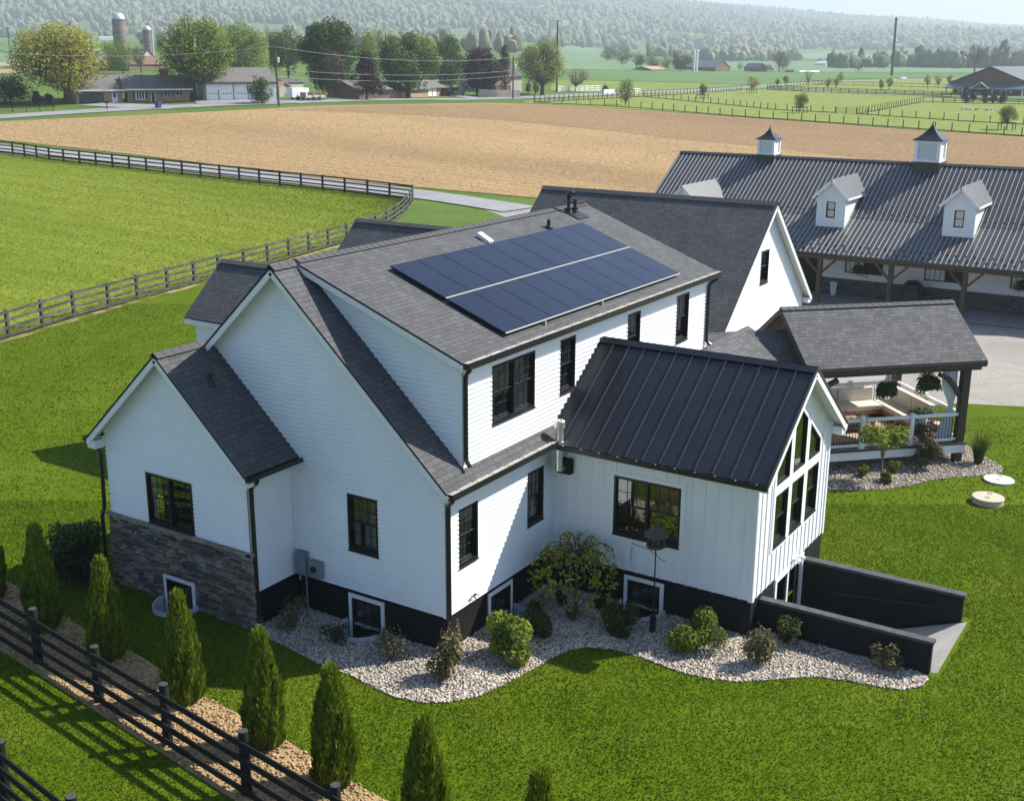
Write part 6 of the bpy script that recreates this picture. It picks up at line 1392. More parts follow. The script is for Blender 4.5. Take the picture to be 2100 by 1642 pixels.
def bgtree(label, u, v, top, u0, u1, leaf, n=2600, low=.25, open_=0., shape='round', bark='bark', group='trees beyond the ploughed field', name='broadleaf_tree', cat='tree', clumps=34, limbs=8, lean=0., fork=.3, trunk=None, deep=1.):
    p = gp(u, v); k = mpp(p); h = (v-top)*k*1.02; w = (u1-u0)*k; cx = ((u0+u1)/2-u)*k; t = thing(name, label, cat, p, group)
    cs = []; rs = []; z0 = h*low; a, c = w/2, (h-z0)/2; zc = z0+c
    for i in range(clumps):
        d = RNG.normal(0, 1, 3); d /= np.linalg.norm(d); q = RNG.uniform(.35, 1.)**.5; z = d[2]*q
        if shape == 'cone': f = 1-((z+1)/2)*.92; r = RNG.uniform(.2, .9)**.6*f; e = (r*d[0]/np.hypot(d[0], d[1]), r*d[1]/np.hypot(d[0], d[1])); rr = a*(.22+.22*f)
        elif shape == 'vase': f = .35+.65*((z+1)/2)**.7; e = (d[0]*q*f, d[1]*q*f); rr = a*.3*(.6+.4*f)
        else: e = (d[0]*q*.82, d[1]*q*.82); rr = a*RNG.uniform(.22, .36)
        pos = RtH*(cx+e[0]*a)+FwH*(e[1]*a*deep); cs.append((pos.x, pos.y, zc+z*c*.86)); rs.append(min(rr*(1.28-.45*open_), c*.6))
    v_, f_, r_ = leafcloud(int(n*(2.6 if h > 7 else 1.1)), cs, rs, max(.18, (.025 if open_ < .3 else .019)*max(w, h)), up=.35)
    v_[:, 2] = np.clip(v_[:, 2], h*low*.6, None)
    npmesh('crown', v_, f_, leaf, r_, parent=t)
    m = MB(); tr = trunk or max(.12, h*.020); m.tube([(0, 0, -.3), (0, 0, h*fork*.6), (lean*h*.1, 0, h*fork), (cx*RtH.x*.6, cx*RtH.y*.6, h*.7)], [tr*1.3, tr, tr*.85, tr*.25], 8)
    for i in np.argsort([-q[2] for q in cs])[::max(1, clumps//(limbs*2))]:
        e = V3(cs[i]); s = V3((0, 0, h*fork*random.uniform(.75, 1.1))); md = s.lerp(e, .5)+V3((0, 0, -abs(e.z-s.z)*.05)); md.x += (e.x-s.x)*.12; md.y += (e.y-s.y)*.12
        m.tube([s, md, e], [tr*.55, tr*.34, tr*.08], 5, cap=False)
        if open_ > .2:
            for j in range(5): m.tube([md.lerp(e, random.random()*.8), e+V3((random.gauss(0, a*.25), random.gauss(0, a*.25), random.gauss(0, a*.2)))], [tr*.16, tr*.04], 4, cap=False)
    m.build('trunk', M[bark], t, local=True); return t
B = bgtree
B('large spreading tree with yellow budding leaves before the ranch house garage', 140, 213, 67, 34, 226, L_['budyel'], 5200, .22, .5, clumps=80, limbs=20, fork=.24, trunk=.62)
B('rounded dark evergreen clump at the left edge beside the black picket fence', 22, 213, 160, -14, 66, L_['yew'], 4200, .0, name='evergreen_tree', clumps=50)
B('small dark conifer between the evergreen clump and the ranch house', 76, 213, 183, 66, 86, L_['yew'], 900, .0, shape='cone', name='conifer_tree')
B('dark red shrub at the left end wall of the ranch house', 98, 212, 193, 86, 110, L_['brown'], 700, .0, name='shrub')
B('drooping pale green willow below the tall silo', 253, 152, 84, 210, 277, L_['ltgreen'], 2600, .12, .2)
B('small pale green tree right of the willow, before the far farm', 290, 150, 95, 272, 302, L_['pale'], 900, .15, .3)
B('tall open green tree in front of the white garage with dark forked limbs', 397, 206, 51, 326, 488, L_['ltgreen'], 4800, .22, .5, clumps=70, limbs=18, fork=.3, trunk=.55)
B('light yellow-green tree rising behind the white garage roof', 505, 165, 62, 436, 560, L_['ltgreen'], 4200, .1)
B('dense dark green bush at the white garage door', 536, 213, 160, 508, 560, L_['dkgreen'], 2600, .0, name='bush', clumps=30)
B('mid green tree behind the first utility pole', 592, 162, 64, 548, 634, L_['green'], 3200, .12)
B('tallest dark green tree behind the white trailer', 682, 196, 49, 621, 736, L_['dkgreen'], 6800, .06, clumps=48)
B('brownish thin twiggy tree in front of the tallest green tree', 689, 200, 104, 662, 712, L_['brown'], 1300, .12, .5, limbs=12)
B('pale green tree behind the purple conifer', 763, 165, 72, 726, 803, L_['ltgreen'], 2400, .08)
B('dark purple conifer left of the brick house', 752, 205, 104, 720, 788, L_['purple'], 2400, .04, shape='cone', name='conifer_tree', deep=.6)
B('rounded bright edged green tree on the lawn before the brick house', 837, 201, 74, 779, 900, L_['green'], 5600, .16, trunk=.45, clumps=50)
B('green tree directly behind the brick house garage', 925, 180, 80, 878, 958, L_['green'], 3600, .06)
B('mid green tree top between the round tree and its neighbour', 872, 180, 78, 850, 905, L_['ltgreen'], 1800, .1)
B('broad dark purple round tree beyond the driveway', 978, 196, 100, 943, 1024, L_['purple'], 4200, .05, clumps=44)
B('thin sparse conifer with bare trunk beside the beige wall', 1037, 200, 91, 1016, 1053, L_['brown'], 1100, .3, .4, shape='cone', name='conifer_tree')
B('small white blossoming tree half hidden by the thin conifer', 1035, 190, 134, 1018, 1064, L_['pink'], 700, .2, .4)
B('pale green round tree with many upright limbs right of the utility pole', 1112, 196, 84, 1062, 1161, L_['pale'], 3600, .14, .35, limbs=16, fork=.2, trunk=.45)
B('small pinkish flowering tree by the white picket fence', 1180, 188, 142, 1159, 1209, L_['pink'], 900, .25, .4, limbs=12, fork=.25)
B('rounded clipped shrub left of the two before the pale tree', 1083, 193, 165, 1077, 1091, L_['brown'], 500, .0, name='clipped_shrub', cat='shrub'); B('rounded clipped shrub right of the two before the pale tree', 1098, 193, 165, 1092, 1106, L_['brown'], 500, .0, name='clipped_shrub', cat='shrub')
B('willowy green tree inside a small guard at the paddock corner', 1283, 216, 166, 1262, 1304, L_['pale'], 1500, .1, .3, fork=.15)
for u, v, top, u0, u1, lf, lab in ((1440, 204, 171, 1432, 1450, 'pale', 'slim pale young tree in the paddock inside a four post guard'), (1541, 192, 153, 1531, 1556, 'budyel', 'young tree with yellow crown inside a guard before the stable lane'), (1640, 232, 191, 1625, 1659, 'ltgreen', 'loose green young tree at the front paddock fence, middle of the picture'), (2064, 267, 217, 2044, 2086, 'ltgreen', 'loose green young tree at the front paddock fence near the right edge')):
    B(lab, u, v, top, u0, u1, L_[lf], 1100, .2, .3, group='young trees in paddock guards', name='young_tree', trunk=.09)
    p = gp(u, v); k = mpp(p); t = thing('tree_guard', 'black post and rail guard round the '+lab.split(' inside')[0].split(' at the')[0]+(' near the right edge' if u > 2000 else ' left of it' if u < 1 else ''), 'tree guard', p, 'tree guards in the paddock'); q = MB(); c4 = [(-1.1, -1.1), (1.1, -1.1), (1.1, 1.1), (-1.1, 1.1)]
    for (x, y) in c4: m = MB(); m.box(x-.06, x+.06, y-.06, y+.06, -.2, 1.2); m.build('post', M['fence'], t, local=True)
    for (a, b) in zip(c4, c4[1:]+c4[:1]): q.bar((*a, 1.12), (*b, 1.12), .05, .14)
    q.build('rail', M['fence'], t, local=True); t.rotation_euler.z = rowang
for i, (u, v, top, w, lab) in enumerate(((1594, 178, 160, 10, 'faint small tree, leftmost behind the stable lane fence'), (1611, 177, 156, 13, 'oval tree second from the left behind the stable lane fence'), (1657, 178, 143, 22, 'yellow-topped tree with a guard on the lane verge'), (1698, 184, 160, 14, 'oval tree left of the middle pair on the verge'), (1715, 181, 159, 13, 'oval tree right of the middle pair on the verge'), (1724, 172, 147, 17, 'pale taller tree behind the middle pair on the verge'), (1807, 187, 163, 13, 'oval tree left of the pair below the white car'), (1823, 186, 159, 15, 'oval tree right of the pair below the white car'), (1901, 183, 154, 14, 'first of three yellow-topped trees left of the brown stable'), (1923, 182, 153, 18, 'middle of three yellow-topped trees left of the brown stable'), (1946, 180, 152, 17, 'last of three yellow-topped trees, touching the brown stable'))):
    B(lab, u, v, top, u-w/2, u+w/2, L_['budyel' if i in (2, 8, 9, 10) else 'ltgreen'], 800, .18, group='verge trees by the stable lane', name='young_tree', clumps=20, trunk=.1)
for i, (u, v, top, w) in enumerate(((1978, 211, 176, 17), (1995, 212, 178, 18), (2018, 212, 181, 17), (2037, 212, 183, 17), (2057, 212, 185, 18))):
    B(['first', 'second', 'third', 'fourth', 'fifth'][i]+' from the left of five dark conifers before the stable', u, v, top, u-w/2, u+w/2, L_['yew'], 1000, .0, shape='cone', group='conifers before the stable', name='conifer_tree', clumps=24)
B('bare dark tree standing behind the brown stable', 1998, 150, 92, 1982, 2020, L_['brown'], 160, .3, .9, limbs=22, clumps=44, group=None, fork=.35, trunk=.45)
HZ = L_['hazy']
for u, v, top, u0, u1, n, lab in ((1397, 146, 102, 1374, 1421, 2600, 'large dark round tree left of the pair of thin silos'), (1597, 147, 103, 1582, 1620, 1300, 'loose pale tree right of the second far barn'), (1760, 149, 126, 1747, 1773, 700, 'lone bushy tree in the pale valley field'), (1305, 143, 104, 1288, 1324, 1200, 'hazy tree in the middle of the far tree group'), (1247, 126, 99, 1230, 1268, 1200, 'leftmost hazy tree of the far group on the pale field'), (1275, 134, 98, 1258, 1296, 1200, 'second hazy tree of the far group on the pale field'), (1340, 144, 112, 1322, 1358, 1000, 'hazy tree before the far orange roofed shed'), (1366, 145, 117, 1352, 1380, 800, 'small hazy tree between far shed and dark round tree'), (1516, 146, 127, 1508, 1526, 500, 'small tree between the two far barns'), (1690, 132, 118, 1674, 1704, 700, 'hazy tree left of the white roofed far barn'), (77, 73, 57, 67, 88, 700, 'left one of a dark round tree pair far on the left'), (90, 74, 58, 81, 99, 700, 'right one of a dark round tree pair far on the left'), (292, 100, 62, 280, 304, 700, 'twiggy tree between the two far silos'), (330, 105, 68, 318, 345, 900, 'twiggy tree right of the smaller silo')):
    B(lab, u, v, top, u0, u1, HZ, n, .08, group='far valley trees', clumps=26)
pts = []
def line(u0, v0, u1, v1, n, sp=1.):
    for i in range(n): t_ = random.random(); p = gp(lerp(u0, u1, t_)+random.gauss(0, 2), lerp(v0, v1, t_)+random.gauss(0, .8)*sp); pts.append(p[:])
line(1840, 138, 2110, 140, 110); line(1690, 139, 1850, 138, 20); line(1120, 94, 1235, 95, 40, 2); line(1430, 124, 1640, 124, 70); line(1760, 122, 1900, 128, 14); line(-20, 76, 250, 79, 70); line(500, 92, 1060, 104, 130, 4); line(1500, 110, 1620, 112, 30, 2); line(1330, 116, 1400, 108, 26, 4)
canopy('valley_treeline', pts, M['wood_far'], (2.6, 5.), (4., 7))
# ---- buildings ----------------------------------------------------------------
class Bld:
    def __init__(s, name, label, cat, a, b, depth, wm, rm, wh, rh, ridge='along', over=.45, z0=None, group=None, roofth=.15):
        s.P0, s.P1 = gp(*a), gp(*b); s.k = mpp(s.P0); s.A = V3((s.P1.x-s.P0.x, s.P1.y-s.P0.y, 0)); s.L = s.A.length; s.A.normalize(); s.B = V3((-s.A.y, s.A.x, 0))
        if s.B.dot(FwH) < 0: s.B = -s.B
        s.z = min(s.P0.z, s.P1.z) if z0 is None else z0; s.O = V3((s.P0.x, s.P0.y, s.z)); s.D = depth; s.wh = wh*s.k; s.rh = rh*s.k
        s.t = thing(name, label, cat, s.O, group); s.fr = Fr(s.O, s.A, -s.B); L, D, w, r = s.L, depth, s.wh, s.rh; P = s.p; m = MB()
        if ridge == 'along':
            for e in (0, L): m.face([P(e, 0, -1), P(e, D, -1), P(e, D, w), P(e, D/2, r-.12), P(e, 0, w)])
            m.face([P(0, 0, -1), P(L, 0, -1), P(L, 0, w), P(0, 0, w)]); m.face([P(0, D, -1), P(L, D, -1), P(L, D, w), P(0, D, w)]); m.build('wall', wm, s.t)
            m = MB(); sl_ = (r-w)/(D/2); o = over; m.roof(P(-o, -o, w-o*sl_), P(L+o, -o, w-o*sl_), P(L+o, D/2, r), P(-o, D/2, r), roofth); m.roof(P(L+o, D+o, w-o*sl_), P(-o, D+o, w-o*sl_), P(-o, D/2, r), P(L+o, D/2, r), roofth)
        else:
            for e in (0, D): m.face([P(0, e, -1), P(L, e, -1), P(L, e, w), P(L/2, e, r-.12), P(0, e, w)])
            m.face([P(0, 0, -1), P(0, D, -1), P(0, D, w), P(0, 0, w)]); m.face([P(L, 0, -1), P(L, D, -1), P(L, D, w), P(L, 0, w)]); m.build('wall', wm, s.t)
            m = MB(); sl_ = (r-w)/(L/2); o = over; m.roof(P(-o, D+o, w-o*sl_), P(-o, -o, w-o*sl_), P(L/2, -o, r), P(L/2, D+o, r), roofth); m.roof(P(L+o, -o, w-o*sl_), P(L+o, D+o, w-o*sl_), P(L/2, D+o, r), P(L/2, -o, r), roofth)
        s.roof = m.build('roof', rm, s.t)
    def p(s, a, b, z): return s.O+s.A*a+s.B*b+V3((0, 0, z))
    def item(s, name, a0, a1, z0, z1, m, o=.06, side=None, inn=.1):
        """box on the front wall; sizes in photo pixels from the front's first corner"""
        k = s.k; q = MB(); s.fr.box(q, a0*k, a1*k, z0*k, z1*k, -inn, o); return q.build(name, m, s.t)
def depth_for(a, b, u):
    P0, P1 = gp(*a), gp(*b); A = V3((P1.x-P0.x, P1.y-P0.y, 0)).normalized(); Bv = V3((-A.y, A.x, 0))
    if Bv.dot(FwH) < 0: Bv = -Bv
    best = min((abs(proj(P0+Bv*(d*.25))[0]-u), d*.25) for d in range(8, 120)); return best[1]
R1 = Bld('ranch_house', 'low tan brick ranch house with taupe roof, garage and bay window beyond the field', 'house', (263, 210.5), (389, 207.5), 9.5, M['brick'], M['taupe'], 26.5, 54, over=.8)
R1.item('fascia', -3, 129, 24.5, 27, M['trim'], .95, inn=-.8)
w = R1.item('bay_window', 15, 34, 5, 24, M['trim'], .5)
for i in range(3): q = MB(); R1.fr.box(q, (17+5.5*i)*R1.k, (21+5.5*i)*R1.k, 7*R1.k, 22*R1.k, .45, .52); q.build('pane', M['dark'], w)
R1.item('door', 47, 53, 0, 21, M['steel']); q = R1.item('door_frame', 45.5, 54.5, 0, 22.5, M['trim'], .03)
for a in (70, 95):
    wi = R1.item('window', a, a+9, 12, 23, M['trim'], .06)
    for s0, s1, mm in ((a+1.2, a+7.8, 'dark'), (a-3.2, a-.2, 'steel'), (a+9.2, a+12.2, 'steel')): q = MB(); R1.fr.box(q, s0*R1.k, s1*R1.k, (13 if mm == 'dark' else 12)*R1.k, (22 if mm == 'dark' else 23)*R1.k, .0, .09); q.build('pane' if mm == 'dark' else 'shutter', M[mm], wi)
for s0, s1 in ((11, 14.5), (34.5, 38)): R1.item('shutter', s0, s1, 8, 23, M['steel'], .08)
q = MB(); q.obox(R1.p(80*R1.k, 5.2, R1.rh+.2), R1.A*.7, R1.B*.5, (0, 0, .8)); q.build('chimney', M['brickr'], R1.t)
d_ = depth_for((157, 213), (253, 210), 92)
R2 = Bld('garage_wing', 'brick garage wing of the ranch house under the yellow tree, with dark overhead door', 'garage', (157, 213.5), (253, 210.5), min(d_, 14), M['brick'], M['taupe'], 27.5, 57, over=.7)
R2.item('fascia', -3, 98, 25.5, 28, M['trim'], .85, inn=-.7); dd = R2.item('garage_door', 6, 55, 0, 24, M['greyroof'], .03); q = MB()
for i in range(4): R2.fr.box(q, (9+11.5*i)*R2.k, (18+11.5*i)*R2.k, 18*R2.k, 22*R2.k, .0, .05)
q.build('pane', M['glass'], dd); R2.item('front_door', 71, 82, 2, 24, M['trim'], .04); R2.item('door_window', 74, 79, 12, 22, M['dark'], .06)
R3 = Bld('white_garage', 'large white garage with three overhead doors behind the open green tree', 'garage', (425, 207.5), (566, 204.5), 15, M['white'], M['taupe'], 37, 66, over=.6)
R3.item('fascia', -3, 144, 34.5, 38, M['taupe'], .75, inn=-.6)
for a0, a1, z1 in ((4, 23, 20), (29, 54, 33), (60, 84, 33), (90, 116, 33)):
    dd = R3.item('garage_door', a0, a1, 0, z1, M['trim'], .06); q = MB()
    for i in range(3): R3.fr.box(q, (a0+(a1-a0)*(.14+.29*i))*R3.k, (a0+(a1-a0)*(.28+.29*i))*R3.k, 13.5*R3.k, 15.5*R3.k, .0, .08)
    q.build('pane', M['dark'], dd); R3.item('door_jamb', a1, a1+2, 0, z1+1, M['greyroof'], .05)
B4 = Bld('brick_house', 'brown brick house half hidden by the round tree and the purple conifer', 'house', (737, 203), (800, 203), 10, M['brickr'], M['taupe'], 21, 37, over=.5); B4b = Bld('brick_house_wing', 'sunlit tan brick wing with white windows behind the round tree trunk', 'house', (800, 201), (877, 199), 9, M['brick'], M['taupe'], 19, 34, over=.6)
for a in (12, 41): wi = B4.item('window', a, a+7, 8, 21, M['trim']); q = MB(); B4.fr.box(q, (a+1)*B4.k, (a+6)*B4.k, 9*B4.k, 20*B4.k, 0, .08); q.build('pane', M['dark'], wi)
for a in (6, 21, 45): wi = B4b.item('window', a, a+6, 6, 17, M['trim']); q = MB(); B4b.fr.box(q, (a+1)*B4b.k, (a+5)*B4b.k, 7*B4b.k, 16*B4b.k, 0, .08); q.build('pane', M['dark'], wi)
B5 = Bld('small_garage', 'small two door garage with brown roof right of the round green tree', 'garage', (877, 197.5), (911, 196.8), 8, M['brick'], M['taupe'], 19, 32, over=.6)
for a in (2, 18): B5.item('garage_door', a, a+13, 0, 17, M['trim'], .05)
B6 = Bld('cream_house', 'cream house with dark roof hidden behind the thin conifer and blossoms', 'house', (1008, 190), (1070, 189), 11, M['beige'], M['greyroof'], 34, 56, over=.5)
for a in (8, 22, 36, 48): B6.item('window', a, a+6, 18, 28, M['trim'])
B6.item('porch', 2, 50, 0, 15, M['brickr'], 1.2)
def wallrun(name, label, cat, pts, h, m, th=.2, group=None):
    P = [gp(*p) for p in pts]; t = thing(name, label, cat, P[0], group); q = MB()
    for a, b in zip(P, P[1:]): k = h*mpp(a); q.bar(a+V3((0, 0, k/2-.2)), b+V3((0, 0, k/2-.2)), th, k+.4)
    q.build('wall', m, t); return t
wallrun('garden_wall', 'long beige garden wall along the road in front of the cream house', 'wall', [(983, 199), (1020, 200), (1066, 201)], 15, M['beige'])
for pts, lab in (([(1142, 188), (1190, 187), (1232, 186)], 'white picket fence behind the small pinkish tree'), ([(590, 176), (640, 177), (665, 178)], 'white board fence behind the trailer')): 
    fence(lab, pts, 1.3, 3, 2.6, m=M['trim'], post=.09, railh=.2, name='white_fence')
fence('black picket fence at the left edge along the country road', [(-30, 233.5), (50, 231.5), (110, 230)], 1.25, 6, 2.2, post=.05, railh=.03, name='picket_fence')
t = wallrun('sign_board', 'white boundary board beside a dark shrub at the paddock road', 'board', [(1238, 193), (1259, 192.5)], 9, M['trim']); B('dark shrub beside the white boundary board', 1239, 192, 174, 1233, 1248, L_['yew'], 500, .0, name='shrub', cat='shrub', group=None)
fence('short white gate by the paddock corner tree', [(1293, 194), (1313, 193)], 1.4, 3, 2.5, m=M['trim'], railh=.22, name='white_gate', cat='gate')
S1 = Bld('garden_shed', 'small cream shed with tan roof right of the white garage', 'shed', (574, 199), (595, 198.5), 5, M['beige'], M['brick'], 22, 31, ridge='across', over=.3); S2 = Bld('storage_shed', 'long storage shed with grey roof behind the white trailer', 'shed', (588, 181), (622, 180), 6, M['beige'], M['greyroof'], 12, 19, over=.3)
# trailers, bins, mailbox, vehicles
def boxthing(name, label, cat, u, v, L, W, Hh, z0, m, rz, wheels=True, round_=True):
    p = gp(u, v); t = thing(name, label, cat, p, rz=rz); q = MB(); q.box(-L/2, L/2, -W/2, W/2, z0, Hh); o = q.build('body', m, t, local=True)
    if round_: b = o.modifiers.new('edge', 'BEVEL'); b.width = .12; b.segments = 3
    if wheels:
        for x in (-.5, .5):
            for sy in (-1, 1): q = MB(); q.tube([(x, sy*(W/2-.1), .35), (x, sy*(W/2+.1), .35)], .35, 14); q.build('wheel', M['dark'], t, local=True)
        q = MB(); q.bar((L/2, 0, z0+.05), (L/2+1.2, 0, z0), .1, .1); q.build('tow_bar', M['dark'], t, local=True)
    return t
rd = gp(620, 209)-gp(560, 211.5); ra = math.atan2(rd.y, rd.x)
boxthing('cargo_trailer', 'white enclosed cargo trailer parked at the roadside right of the pole', 'trailer', 611, 205.5, 3.6, 2.0, 2.15, .5, M['whitep'], ra)
t = boxthing('flatbed_trailer', 'low flatbed trailer with upright timber ends loaded with lumber', 'trailer', 643, 206.5, 4.6, 2.0, .62, .48, M['brick'], ra, round_=False); q = MB(); [q.box(x-.05, x+.05, -.9, .9, .6, 1.5) for x in (-2.2, -.6, 1., 2.2)]; q.build('stake', M['brick'], t, local=True); q = MB(); q.box(-2.1, 2.1, -.8, .8, .6, .95); q.build('lumber', M['blued'], t, local=True)
p = gp(325, 222.5); t = thing('wheelie_bin', 'dark blue wheeled bin at the ranch house lawn edge', 'bin', p); q = MB(); q.prism([(-.32, -.36, .05), (.32, -.36, .05), (.38, -.42, 1.02), (-.38, -.42, 1.02)], (0, .78, 0)); q.build('body', M['blue'], t, local=True); q = MB(); q.box(-.4, .4, -.45, .42, 1.02, 1.1); q.build('lid', M['blue'], t, local=True)
for x in (-.3, .3): q = MB(); q.tube([(x, .36, .12), (x+.07, .36, .12)], .12, 10); q.build('wheel', M['dark'], t, local=True)
p = gp(220, 227); t = thing('mailbox', 'dark mailbox on a post at the ranch house driveway', 'mailbox', p); q = MB(); q.box(-.06, .06, -.06, .06, 0, 1.15); q.build('post', M['pole'], t, local=True); q = MB(); q.box(-.16, .16, -.34, .34, 1.15, 1.32); q.tube([(0, -.34, 1.32), (0, .34, 1.32)], .16, 12); q.build('box', M['dark'], t, local=True)
def car(name, label, u, v, m, rz, truck=False):
    p = gp(u, v); t = thing(name, label, 'car' if not truck else 'truck', p, rz=rz); q = MB(); L = 4.7 if not truck else 5.6
    prof = [(-L/2, .35), (L/2, .35), (L/2, .8), (L/2-.15, .95), (.95, 1.05), (.35, 1.62), (-1.75, 1.66), (-2.2, 1.05), (-L/2, .98)] if not truck else [(-L/2, .5), (L/2, .5), (L/2, 1.05), (1.5, 1.2), (1.0, 1.85), (-.6, 1.88), (-.75, 1.2), (-L/2, 1.2)]
    q.prism([(x, -.9, z) for x, z in prof], (0, 1.8, 0)); o = q.build('body', m, t, local=True); b = o.modifiers.new('edge', 'BEVEL'); b.width = .08; b.segments = 2
    q = MB(); w = [(-1.9, 1.08), (.72, 1.08), (.28, 1.55), (-1.68, 1.58)] if not truck else [(-.55, 1.25), (1.2, 1.25), (.95, 1.78), (-.5, 1.8)]; q.prism([(x, -.915, z) for x, z in w], (0, 1.83, 0)); q.build('side_windows', M['dark'], t, local=True)
    for x in (-L*.31, L*.31):
        for sy in (-1, 1): q = MB(); q.tube([(x, sy*.72, .34), (x, sy*.93, .34)], .34, 16); q.build('wheel', M['dark'], t, local=True)
    return t
rd = gp(1900, 162.5)-gp(1800, 165.5); car('white_car', 'white car driving away on the country road past the steel pole', 1850, 163.6, M['whitep'], math.atan2(rd.y, rd.x)+.0)
car('pickup_truck', 'dark pickup truck parked in the shade of the purple tree', 935, 197.5, M['frame'], ra+.4, True); car('parked_car', 'dark car parked behind the pickup in the purple tree shade', 918, 196.8, M['gutter'], ra+.4)
# stable at the right edge
ST_ = Bld('stable', 'wide brown stable with blue-grey roof, lean-to front and gabled entrance porch', 'stable', (1953, 192), (2108, 197), 30, M['redbrown'], M['blueroof'], 26, 55, ridge='across', over=.8)
k = ST_.k; L = ST_.L; q = MB(); q.roof(ST_.p(-.8, -4.2, 12.5*k), ST_.p(L+.5, -4.2, 12.5*k), ST_.p(L+.5, 0, 24*k), ST_.p(-.8, 0, 24*k), .15); q.build('lean_to_roof', M['blueroof'], ST_.t); q = MB()
for a in (0, .22, .38, .62, .8, 1.): q.obox(ST_.p(L*a, -3.9, 6*k), ST_.A*.14, ST_.B*.14, (0, 0, 6.5*k))
q.obox(ST_.p(L/2, -4.0, 12.2*k), ST_.A*L/2, ST_.B*.06, (0, 0, .18)); q.build('porch_post', M['blued'], ST_.t)
q = MB(); a0, a1, am = L*.36, L*.60, L*.48; q.roof(ST_.p(a0, 0, 13*k), ST_.p(a0, -5.2, 13*k), ST_.p(am, -5.2, 25*k), ST_.p(am, 0, 25*k), .12); q.roof(ST_.p(a1, -5.2, 13*k), ST_.p(a1, 0, 13*k), ST_.p(am, 0, 25*k), ST_.p(am, -5.2, 25*k), .12); q.build('porch_roof', M['blueroof'], ST_.t)
q = MB(); q.bar(ST_.p(a0, -5.2, 12.4*k), ST_.p(am, -5.2, 24.4*k), .1, .22); q.bar(ST_.p(a1, -5.2, 12.4*k), ST_.p(am, -5.2, 24.4*k), .1, .22); q.bar(ST_.p(am, -5.2, 14*k), ST_.p(am, -5.2, 24*k), .1, .12, up=(1, 0, 0)); q.bar(ST_.p(a0, -5.2, 13*k), ST_.p(a1, -5.2, 13*k), .1, .16); q.build('truss', M['blued'], ST_.t)
ST_.item('stable_door', 66, 84, 0, 13, M['dark'], .08)
for a in (10, 26, 100, 118): ST_.item('window', a, a+7, 4, 11, M['blued'], .06)
ST_.item('lower_wall', 1, 60, -1, 4, M['beige'], .04)
q = MB(); q.obox(ST_.p(L*.5+L*.14, 14, ST_.rh-1.9), ST_.A*1.4, ST_.B*5, (0, 0, .1)); o = q.build('skylight', M['paleconc'], ST_.t)
def rocks(u, v):
    p = gp(u, v); t = thing('rock_pile', 'low pile of grey rocks lying in the paddock left of the last young tree', 'rocks', p); 
    for i in range(22): q = MB(); c = V3((random.gauss(0, 1.6), random.gauss(0, .8), .1)); q.lathe(c, [(.05, -.2), (random.uniform(.25, .5), 0), (random.uniform(.1, .3), random.uniform(.15, .35)), (.001, .36)], 6, sx=random.uniform(.7, 1.4)); q.build('rock', M['conc'], t, local=True)
    t.rotation_euler.z = rowang
rocks(2000, 226)
# far barns, silos, sheds
F1 = Bld('red_barn', 'far red-brown barn with long slate roof right of the thin silos', 'barn', (1467, 147), (1497, 147.2), 26, M['redbrown'], M['blueroof'], 9, 22, ridge='across', over=.3); F2 = Bld('red_barn', 'far brown barn with slate roof, the right one of two', 'barn', (1555, 147.6), (1572, 147.713), 24, M['redbrown'], M['blueroof'], 9, 17, ridge='across', over=.3)
Bld('white_barn', 'far white metal barn with pale roof in the hazy valley', 'barn', (1706, 136), (1736, 137), 22, M['trim'], M['dome'], 6, 17, over=.3); Bld('white_barn', 'smaller white roofed far shed left of the white metal barn', 'barn', (1668, 134), (1692, 134.5), 16, M['trim'], M['dome'], 4, 9, over=.3)
Bld('greenhouse', 'long low white greenhouse beyond the crop field', 'greenhouse', (1640, 149), (1680, 149.4), 6, M['trim'], M['whitep'], 1.5, 4, over=.1); Bld('small_barn', 'tiny red barn between the loose pale tree and the greenhouse', 'barn', (1610, 148.2), (1628, 148.4), 8, M['redbrown'], M['greyroof'], 3.5, 6.5, over=.2)
Bld('far_shed', 'hazy far shed with orange-brown roof left of the dark round tree', 'shed', (1336, 146), (1366, 146), 10, M['brickr'], M['brick'], 4, 10, over=.2); Bld('far_house', 'small far white house behind the second far barn', 'house', (1574, 147), (1586, 147), 7, M['trim'], M['blueroof'], 5, 13, over=.2)
Bld('hill_house', 'tiny white house with orange roof on the wooded hillside', 'house', (1478, 80), (1494, 80), 10, M['trim'], M['terra'], 4, 8, over=.3); Bld('far_farmhouse', 'white far farmhouse left below the hills beside the dark tree pair', 'house', (102, 75), (116, 75), 10, M['trim'], M['greyroof'], 4, 8, over=.2); Bld('far_barn', 'low far white sheds right of the yellow tree top', 'barn', (205, 82), (236, 82), 12, M['trim'], M['dome'], 4, 7, over=.2); Bld('farm_building', 'low brown farm building below the smaller silo', 'barn', (265, 146), (345, 143), 14, M['brickr'], M['brickr'], 14, 30, over=.4); Bld('far_house', 'grey gabled far farmhouse between the willow and the open tree', 'house', (292, 140), (318, 139), 12, M['beige'], M['greyroof'], 22, 38, ridge='across', over=.4)
def silo(label, u, v, top, w, z_, band=True):
    p = gp(u, v); k = mpp(p); r = w*k/2; h = (v-top)*k; t = thing('silo', label, 'silo', p); q = MB(); n = 22; hb = h-r*.95
    for i in range(n): q.lathe((0, 0, 0), [(r, -1 if i == 0 else hb*i/n), (r, hb*(i+1)/n-.06), (r*1.012, hb*(i+1)/n-.05), (r*1.012, hb*(i+1)/n)], 24)
    q.build('silo_wall', z_, t, local=True); q = MB(); q.lathe((0, 0, hb), [(r*1.02, 0), (r*1.02, .1), (r*.93, r*.38), (r*.7, r*.72), (r*.36, r*.92), (.001, r)], 24); q.build('silo_dome', M['dome'], t, local=True, smooth=True)
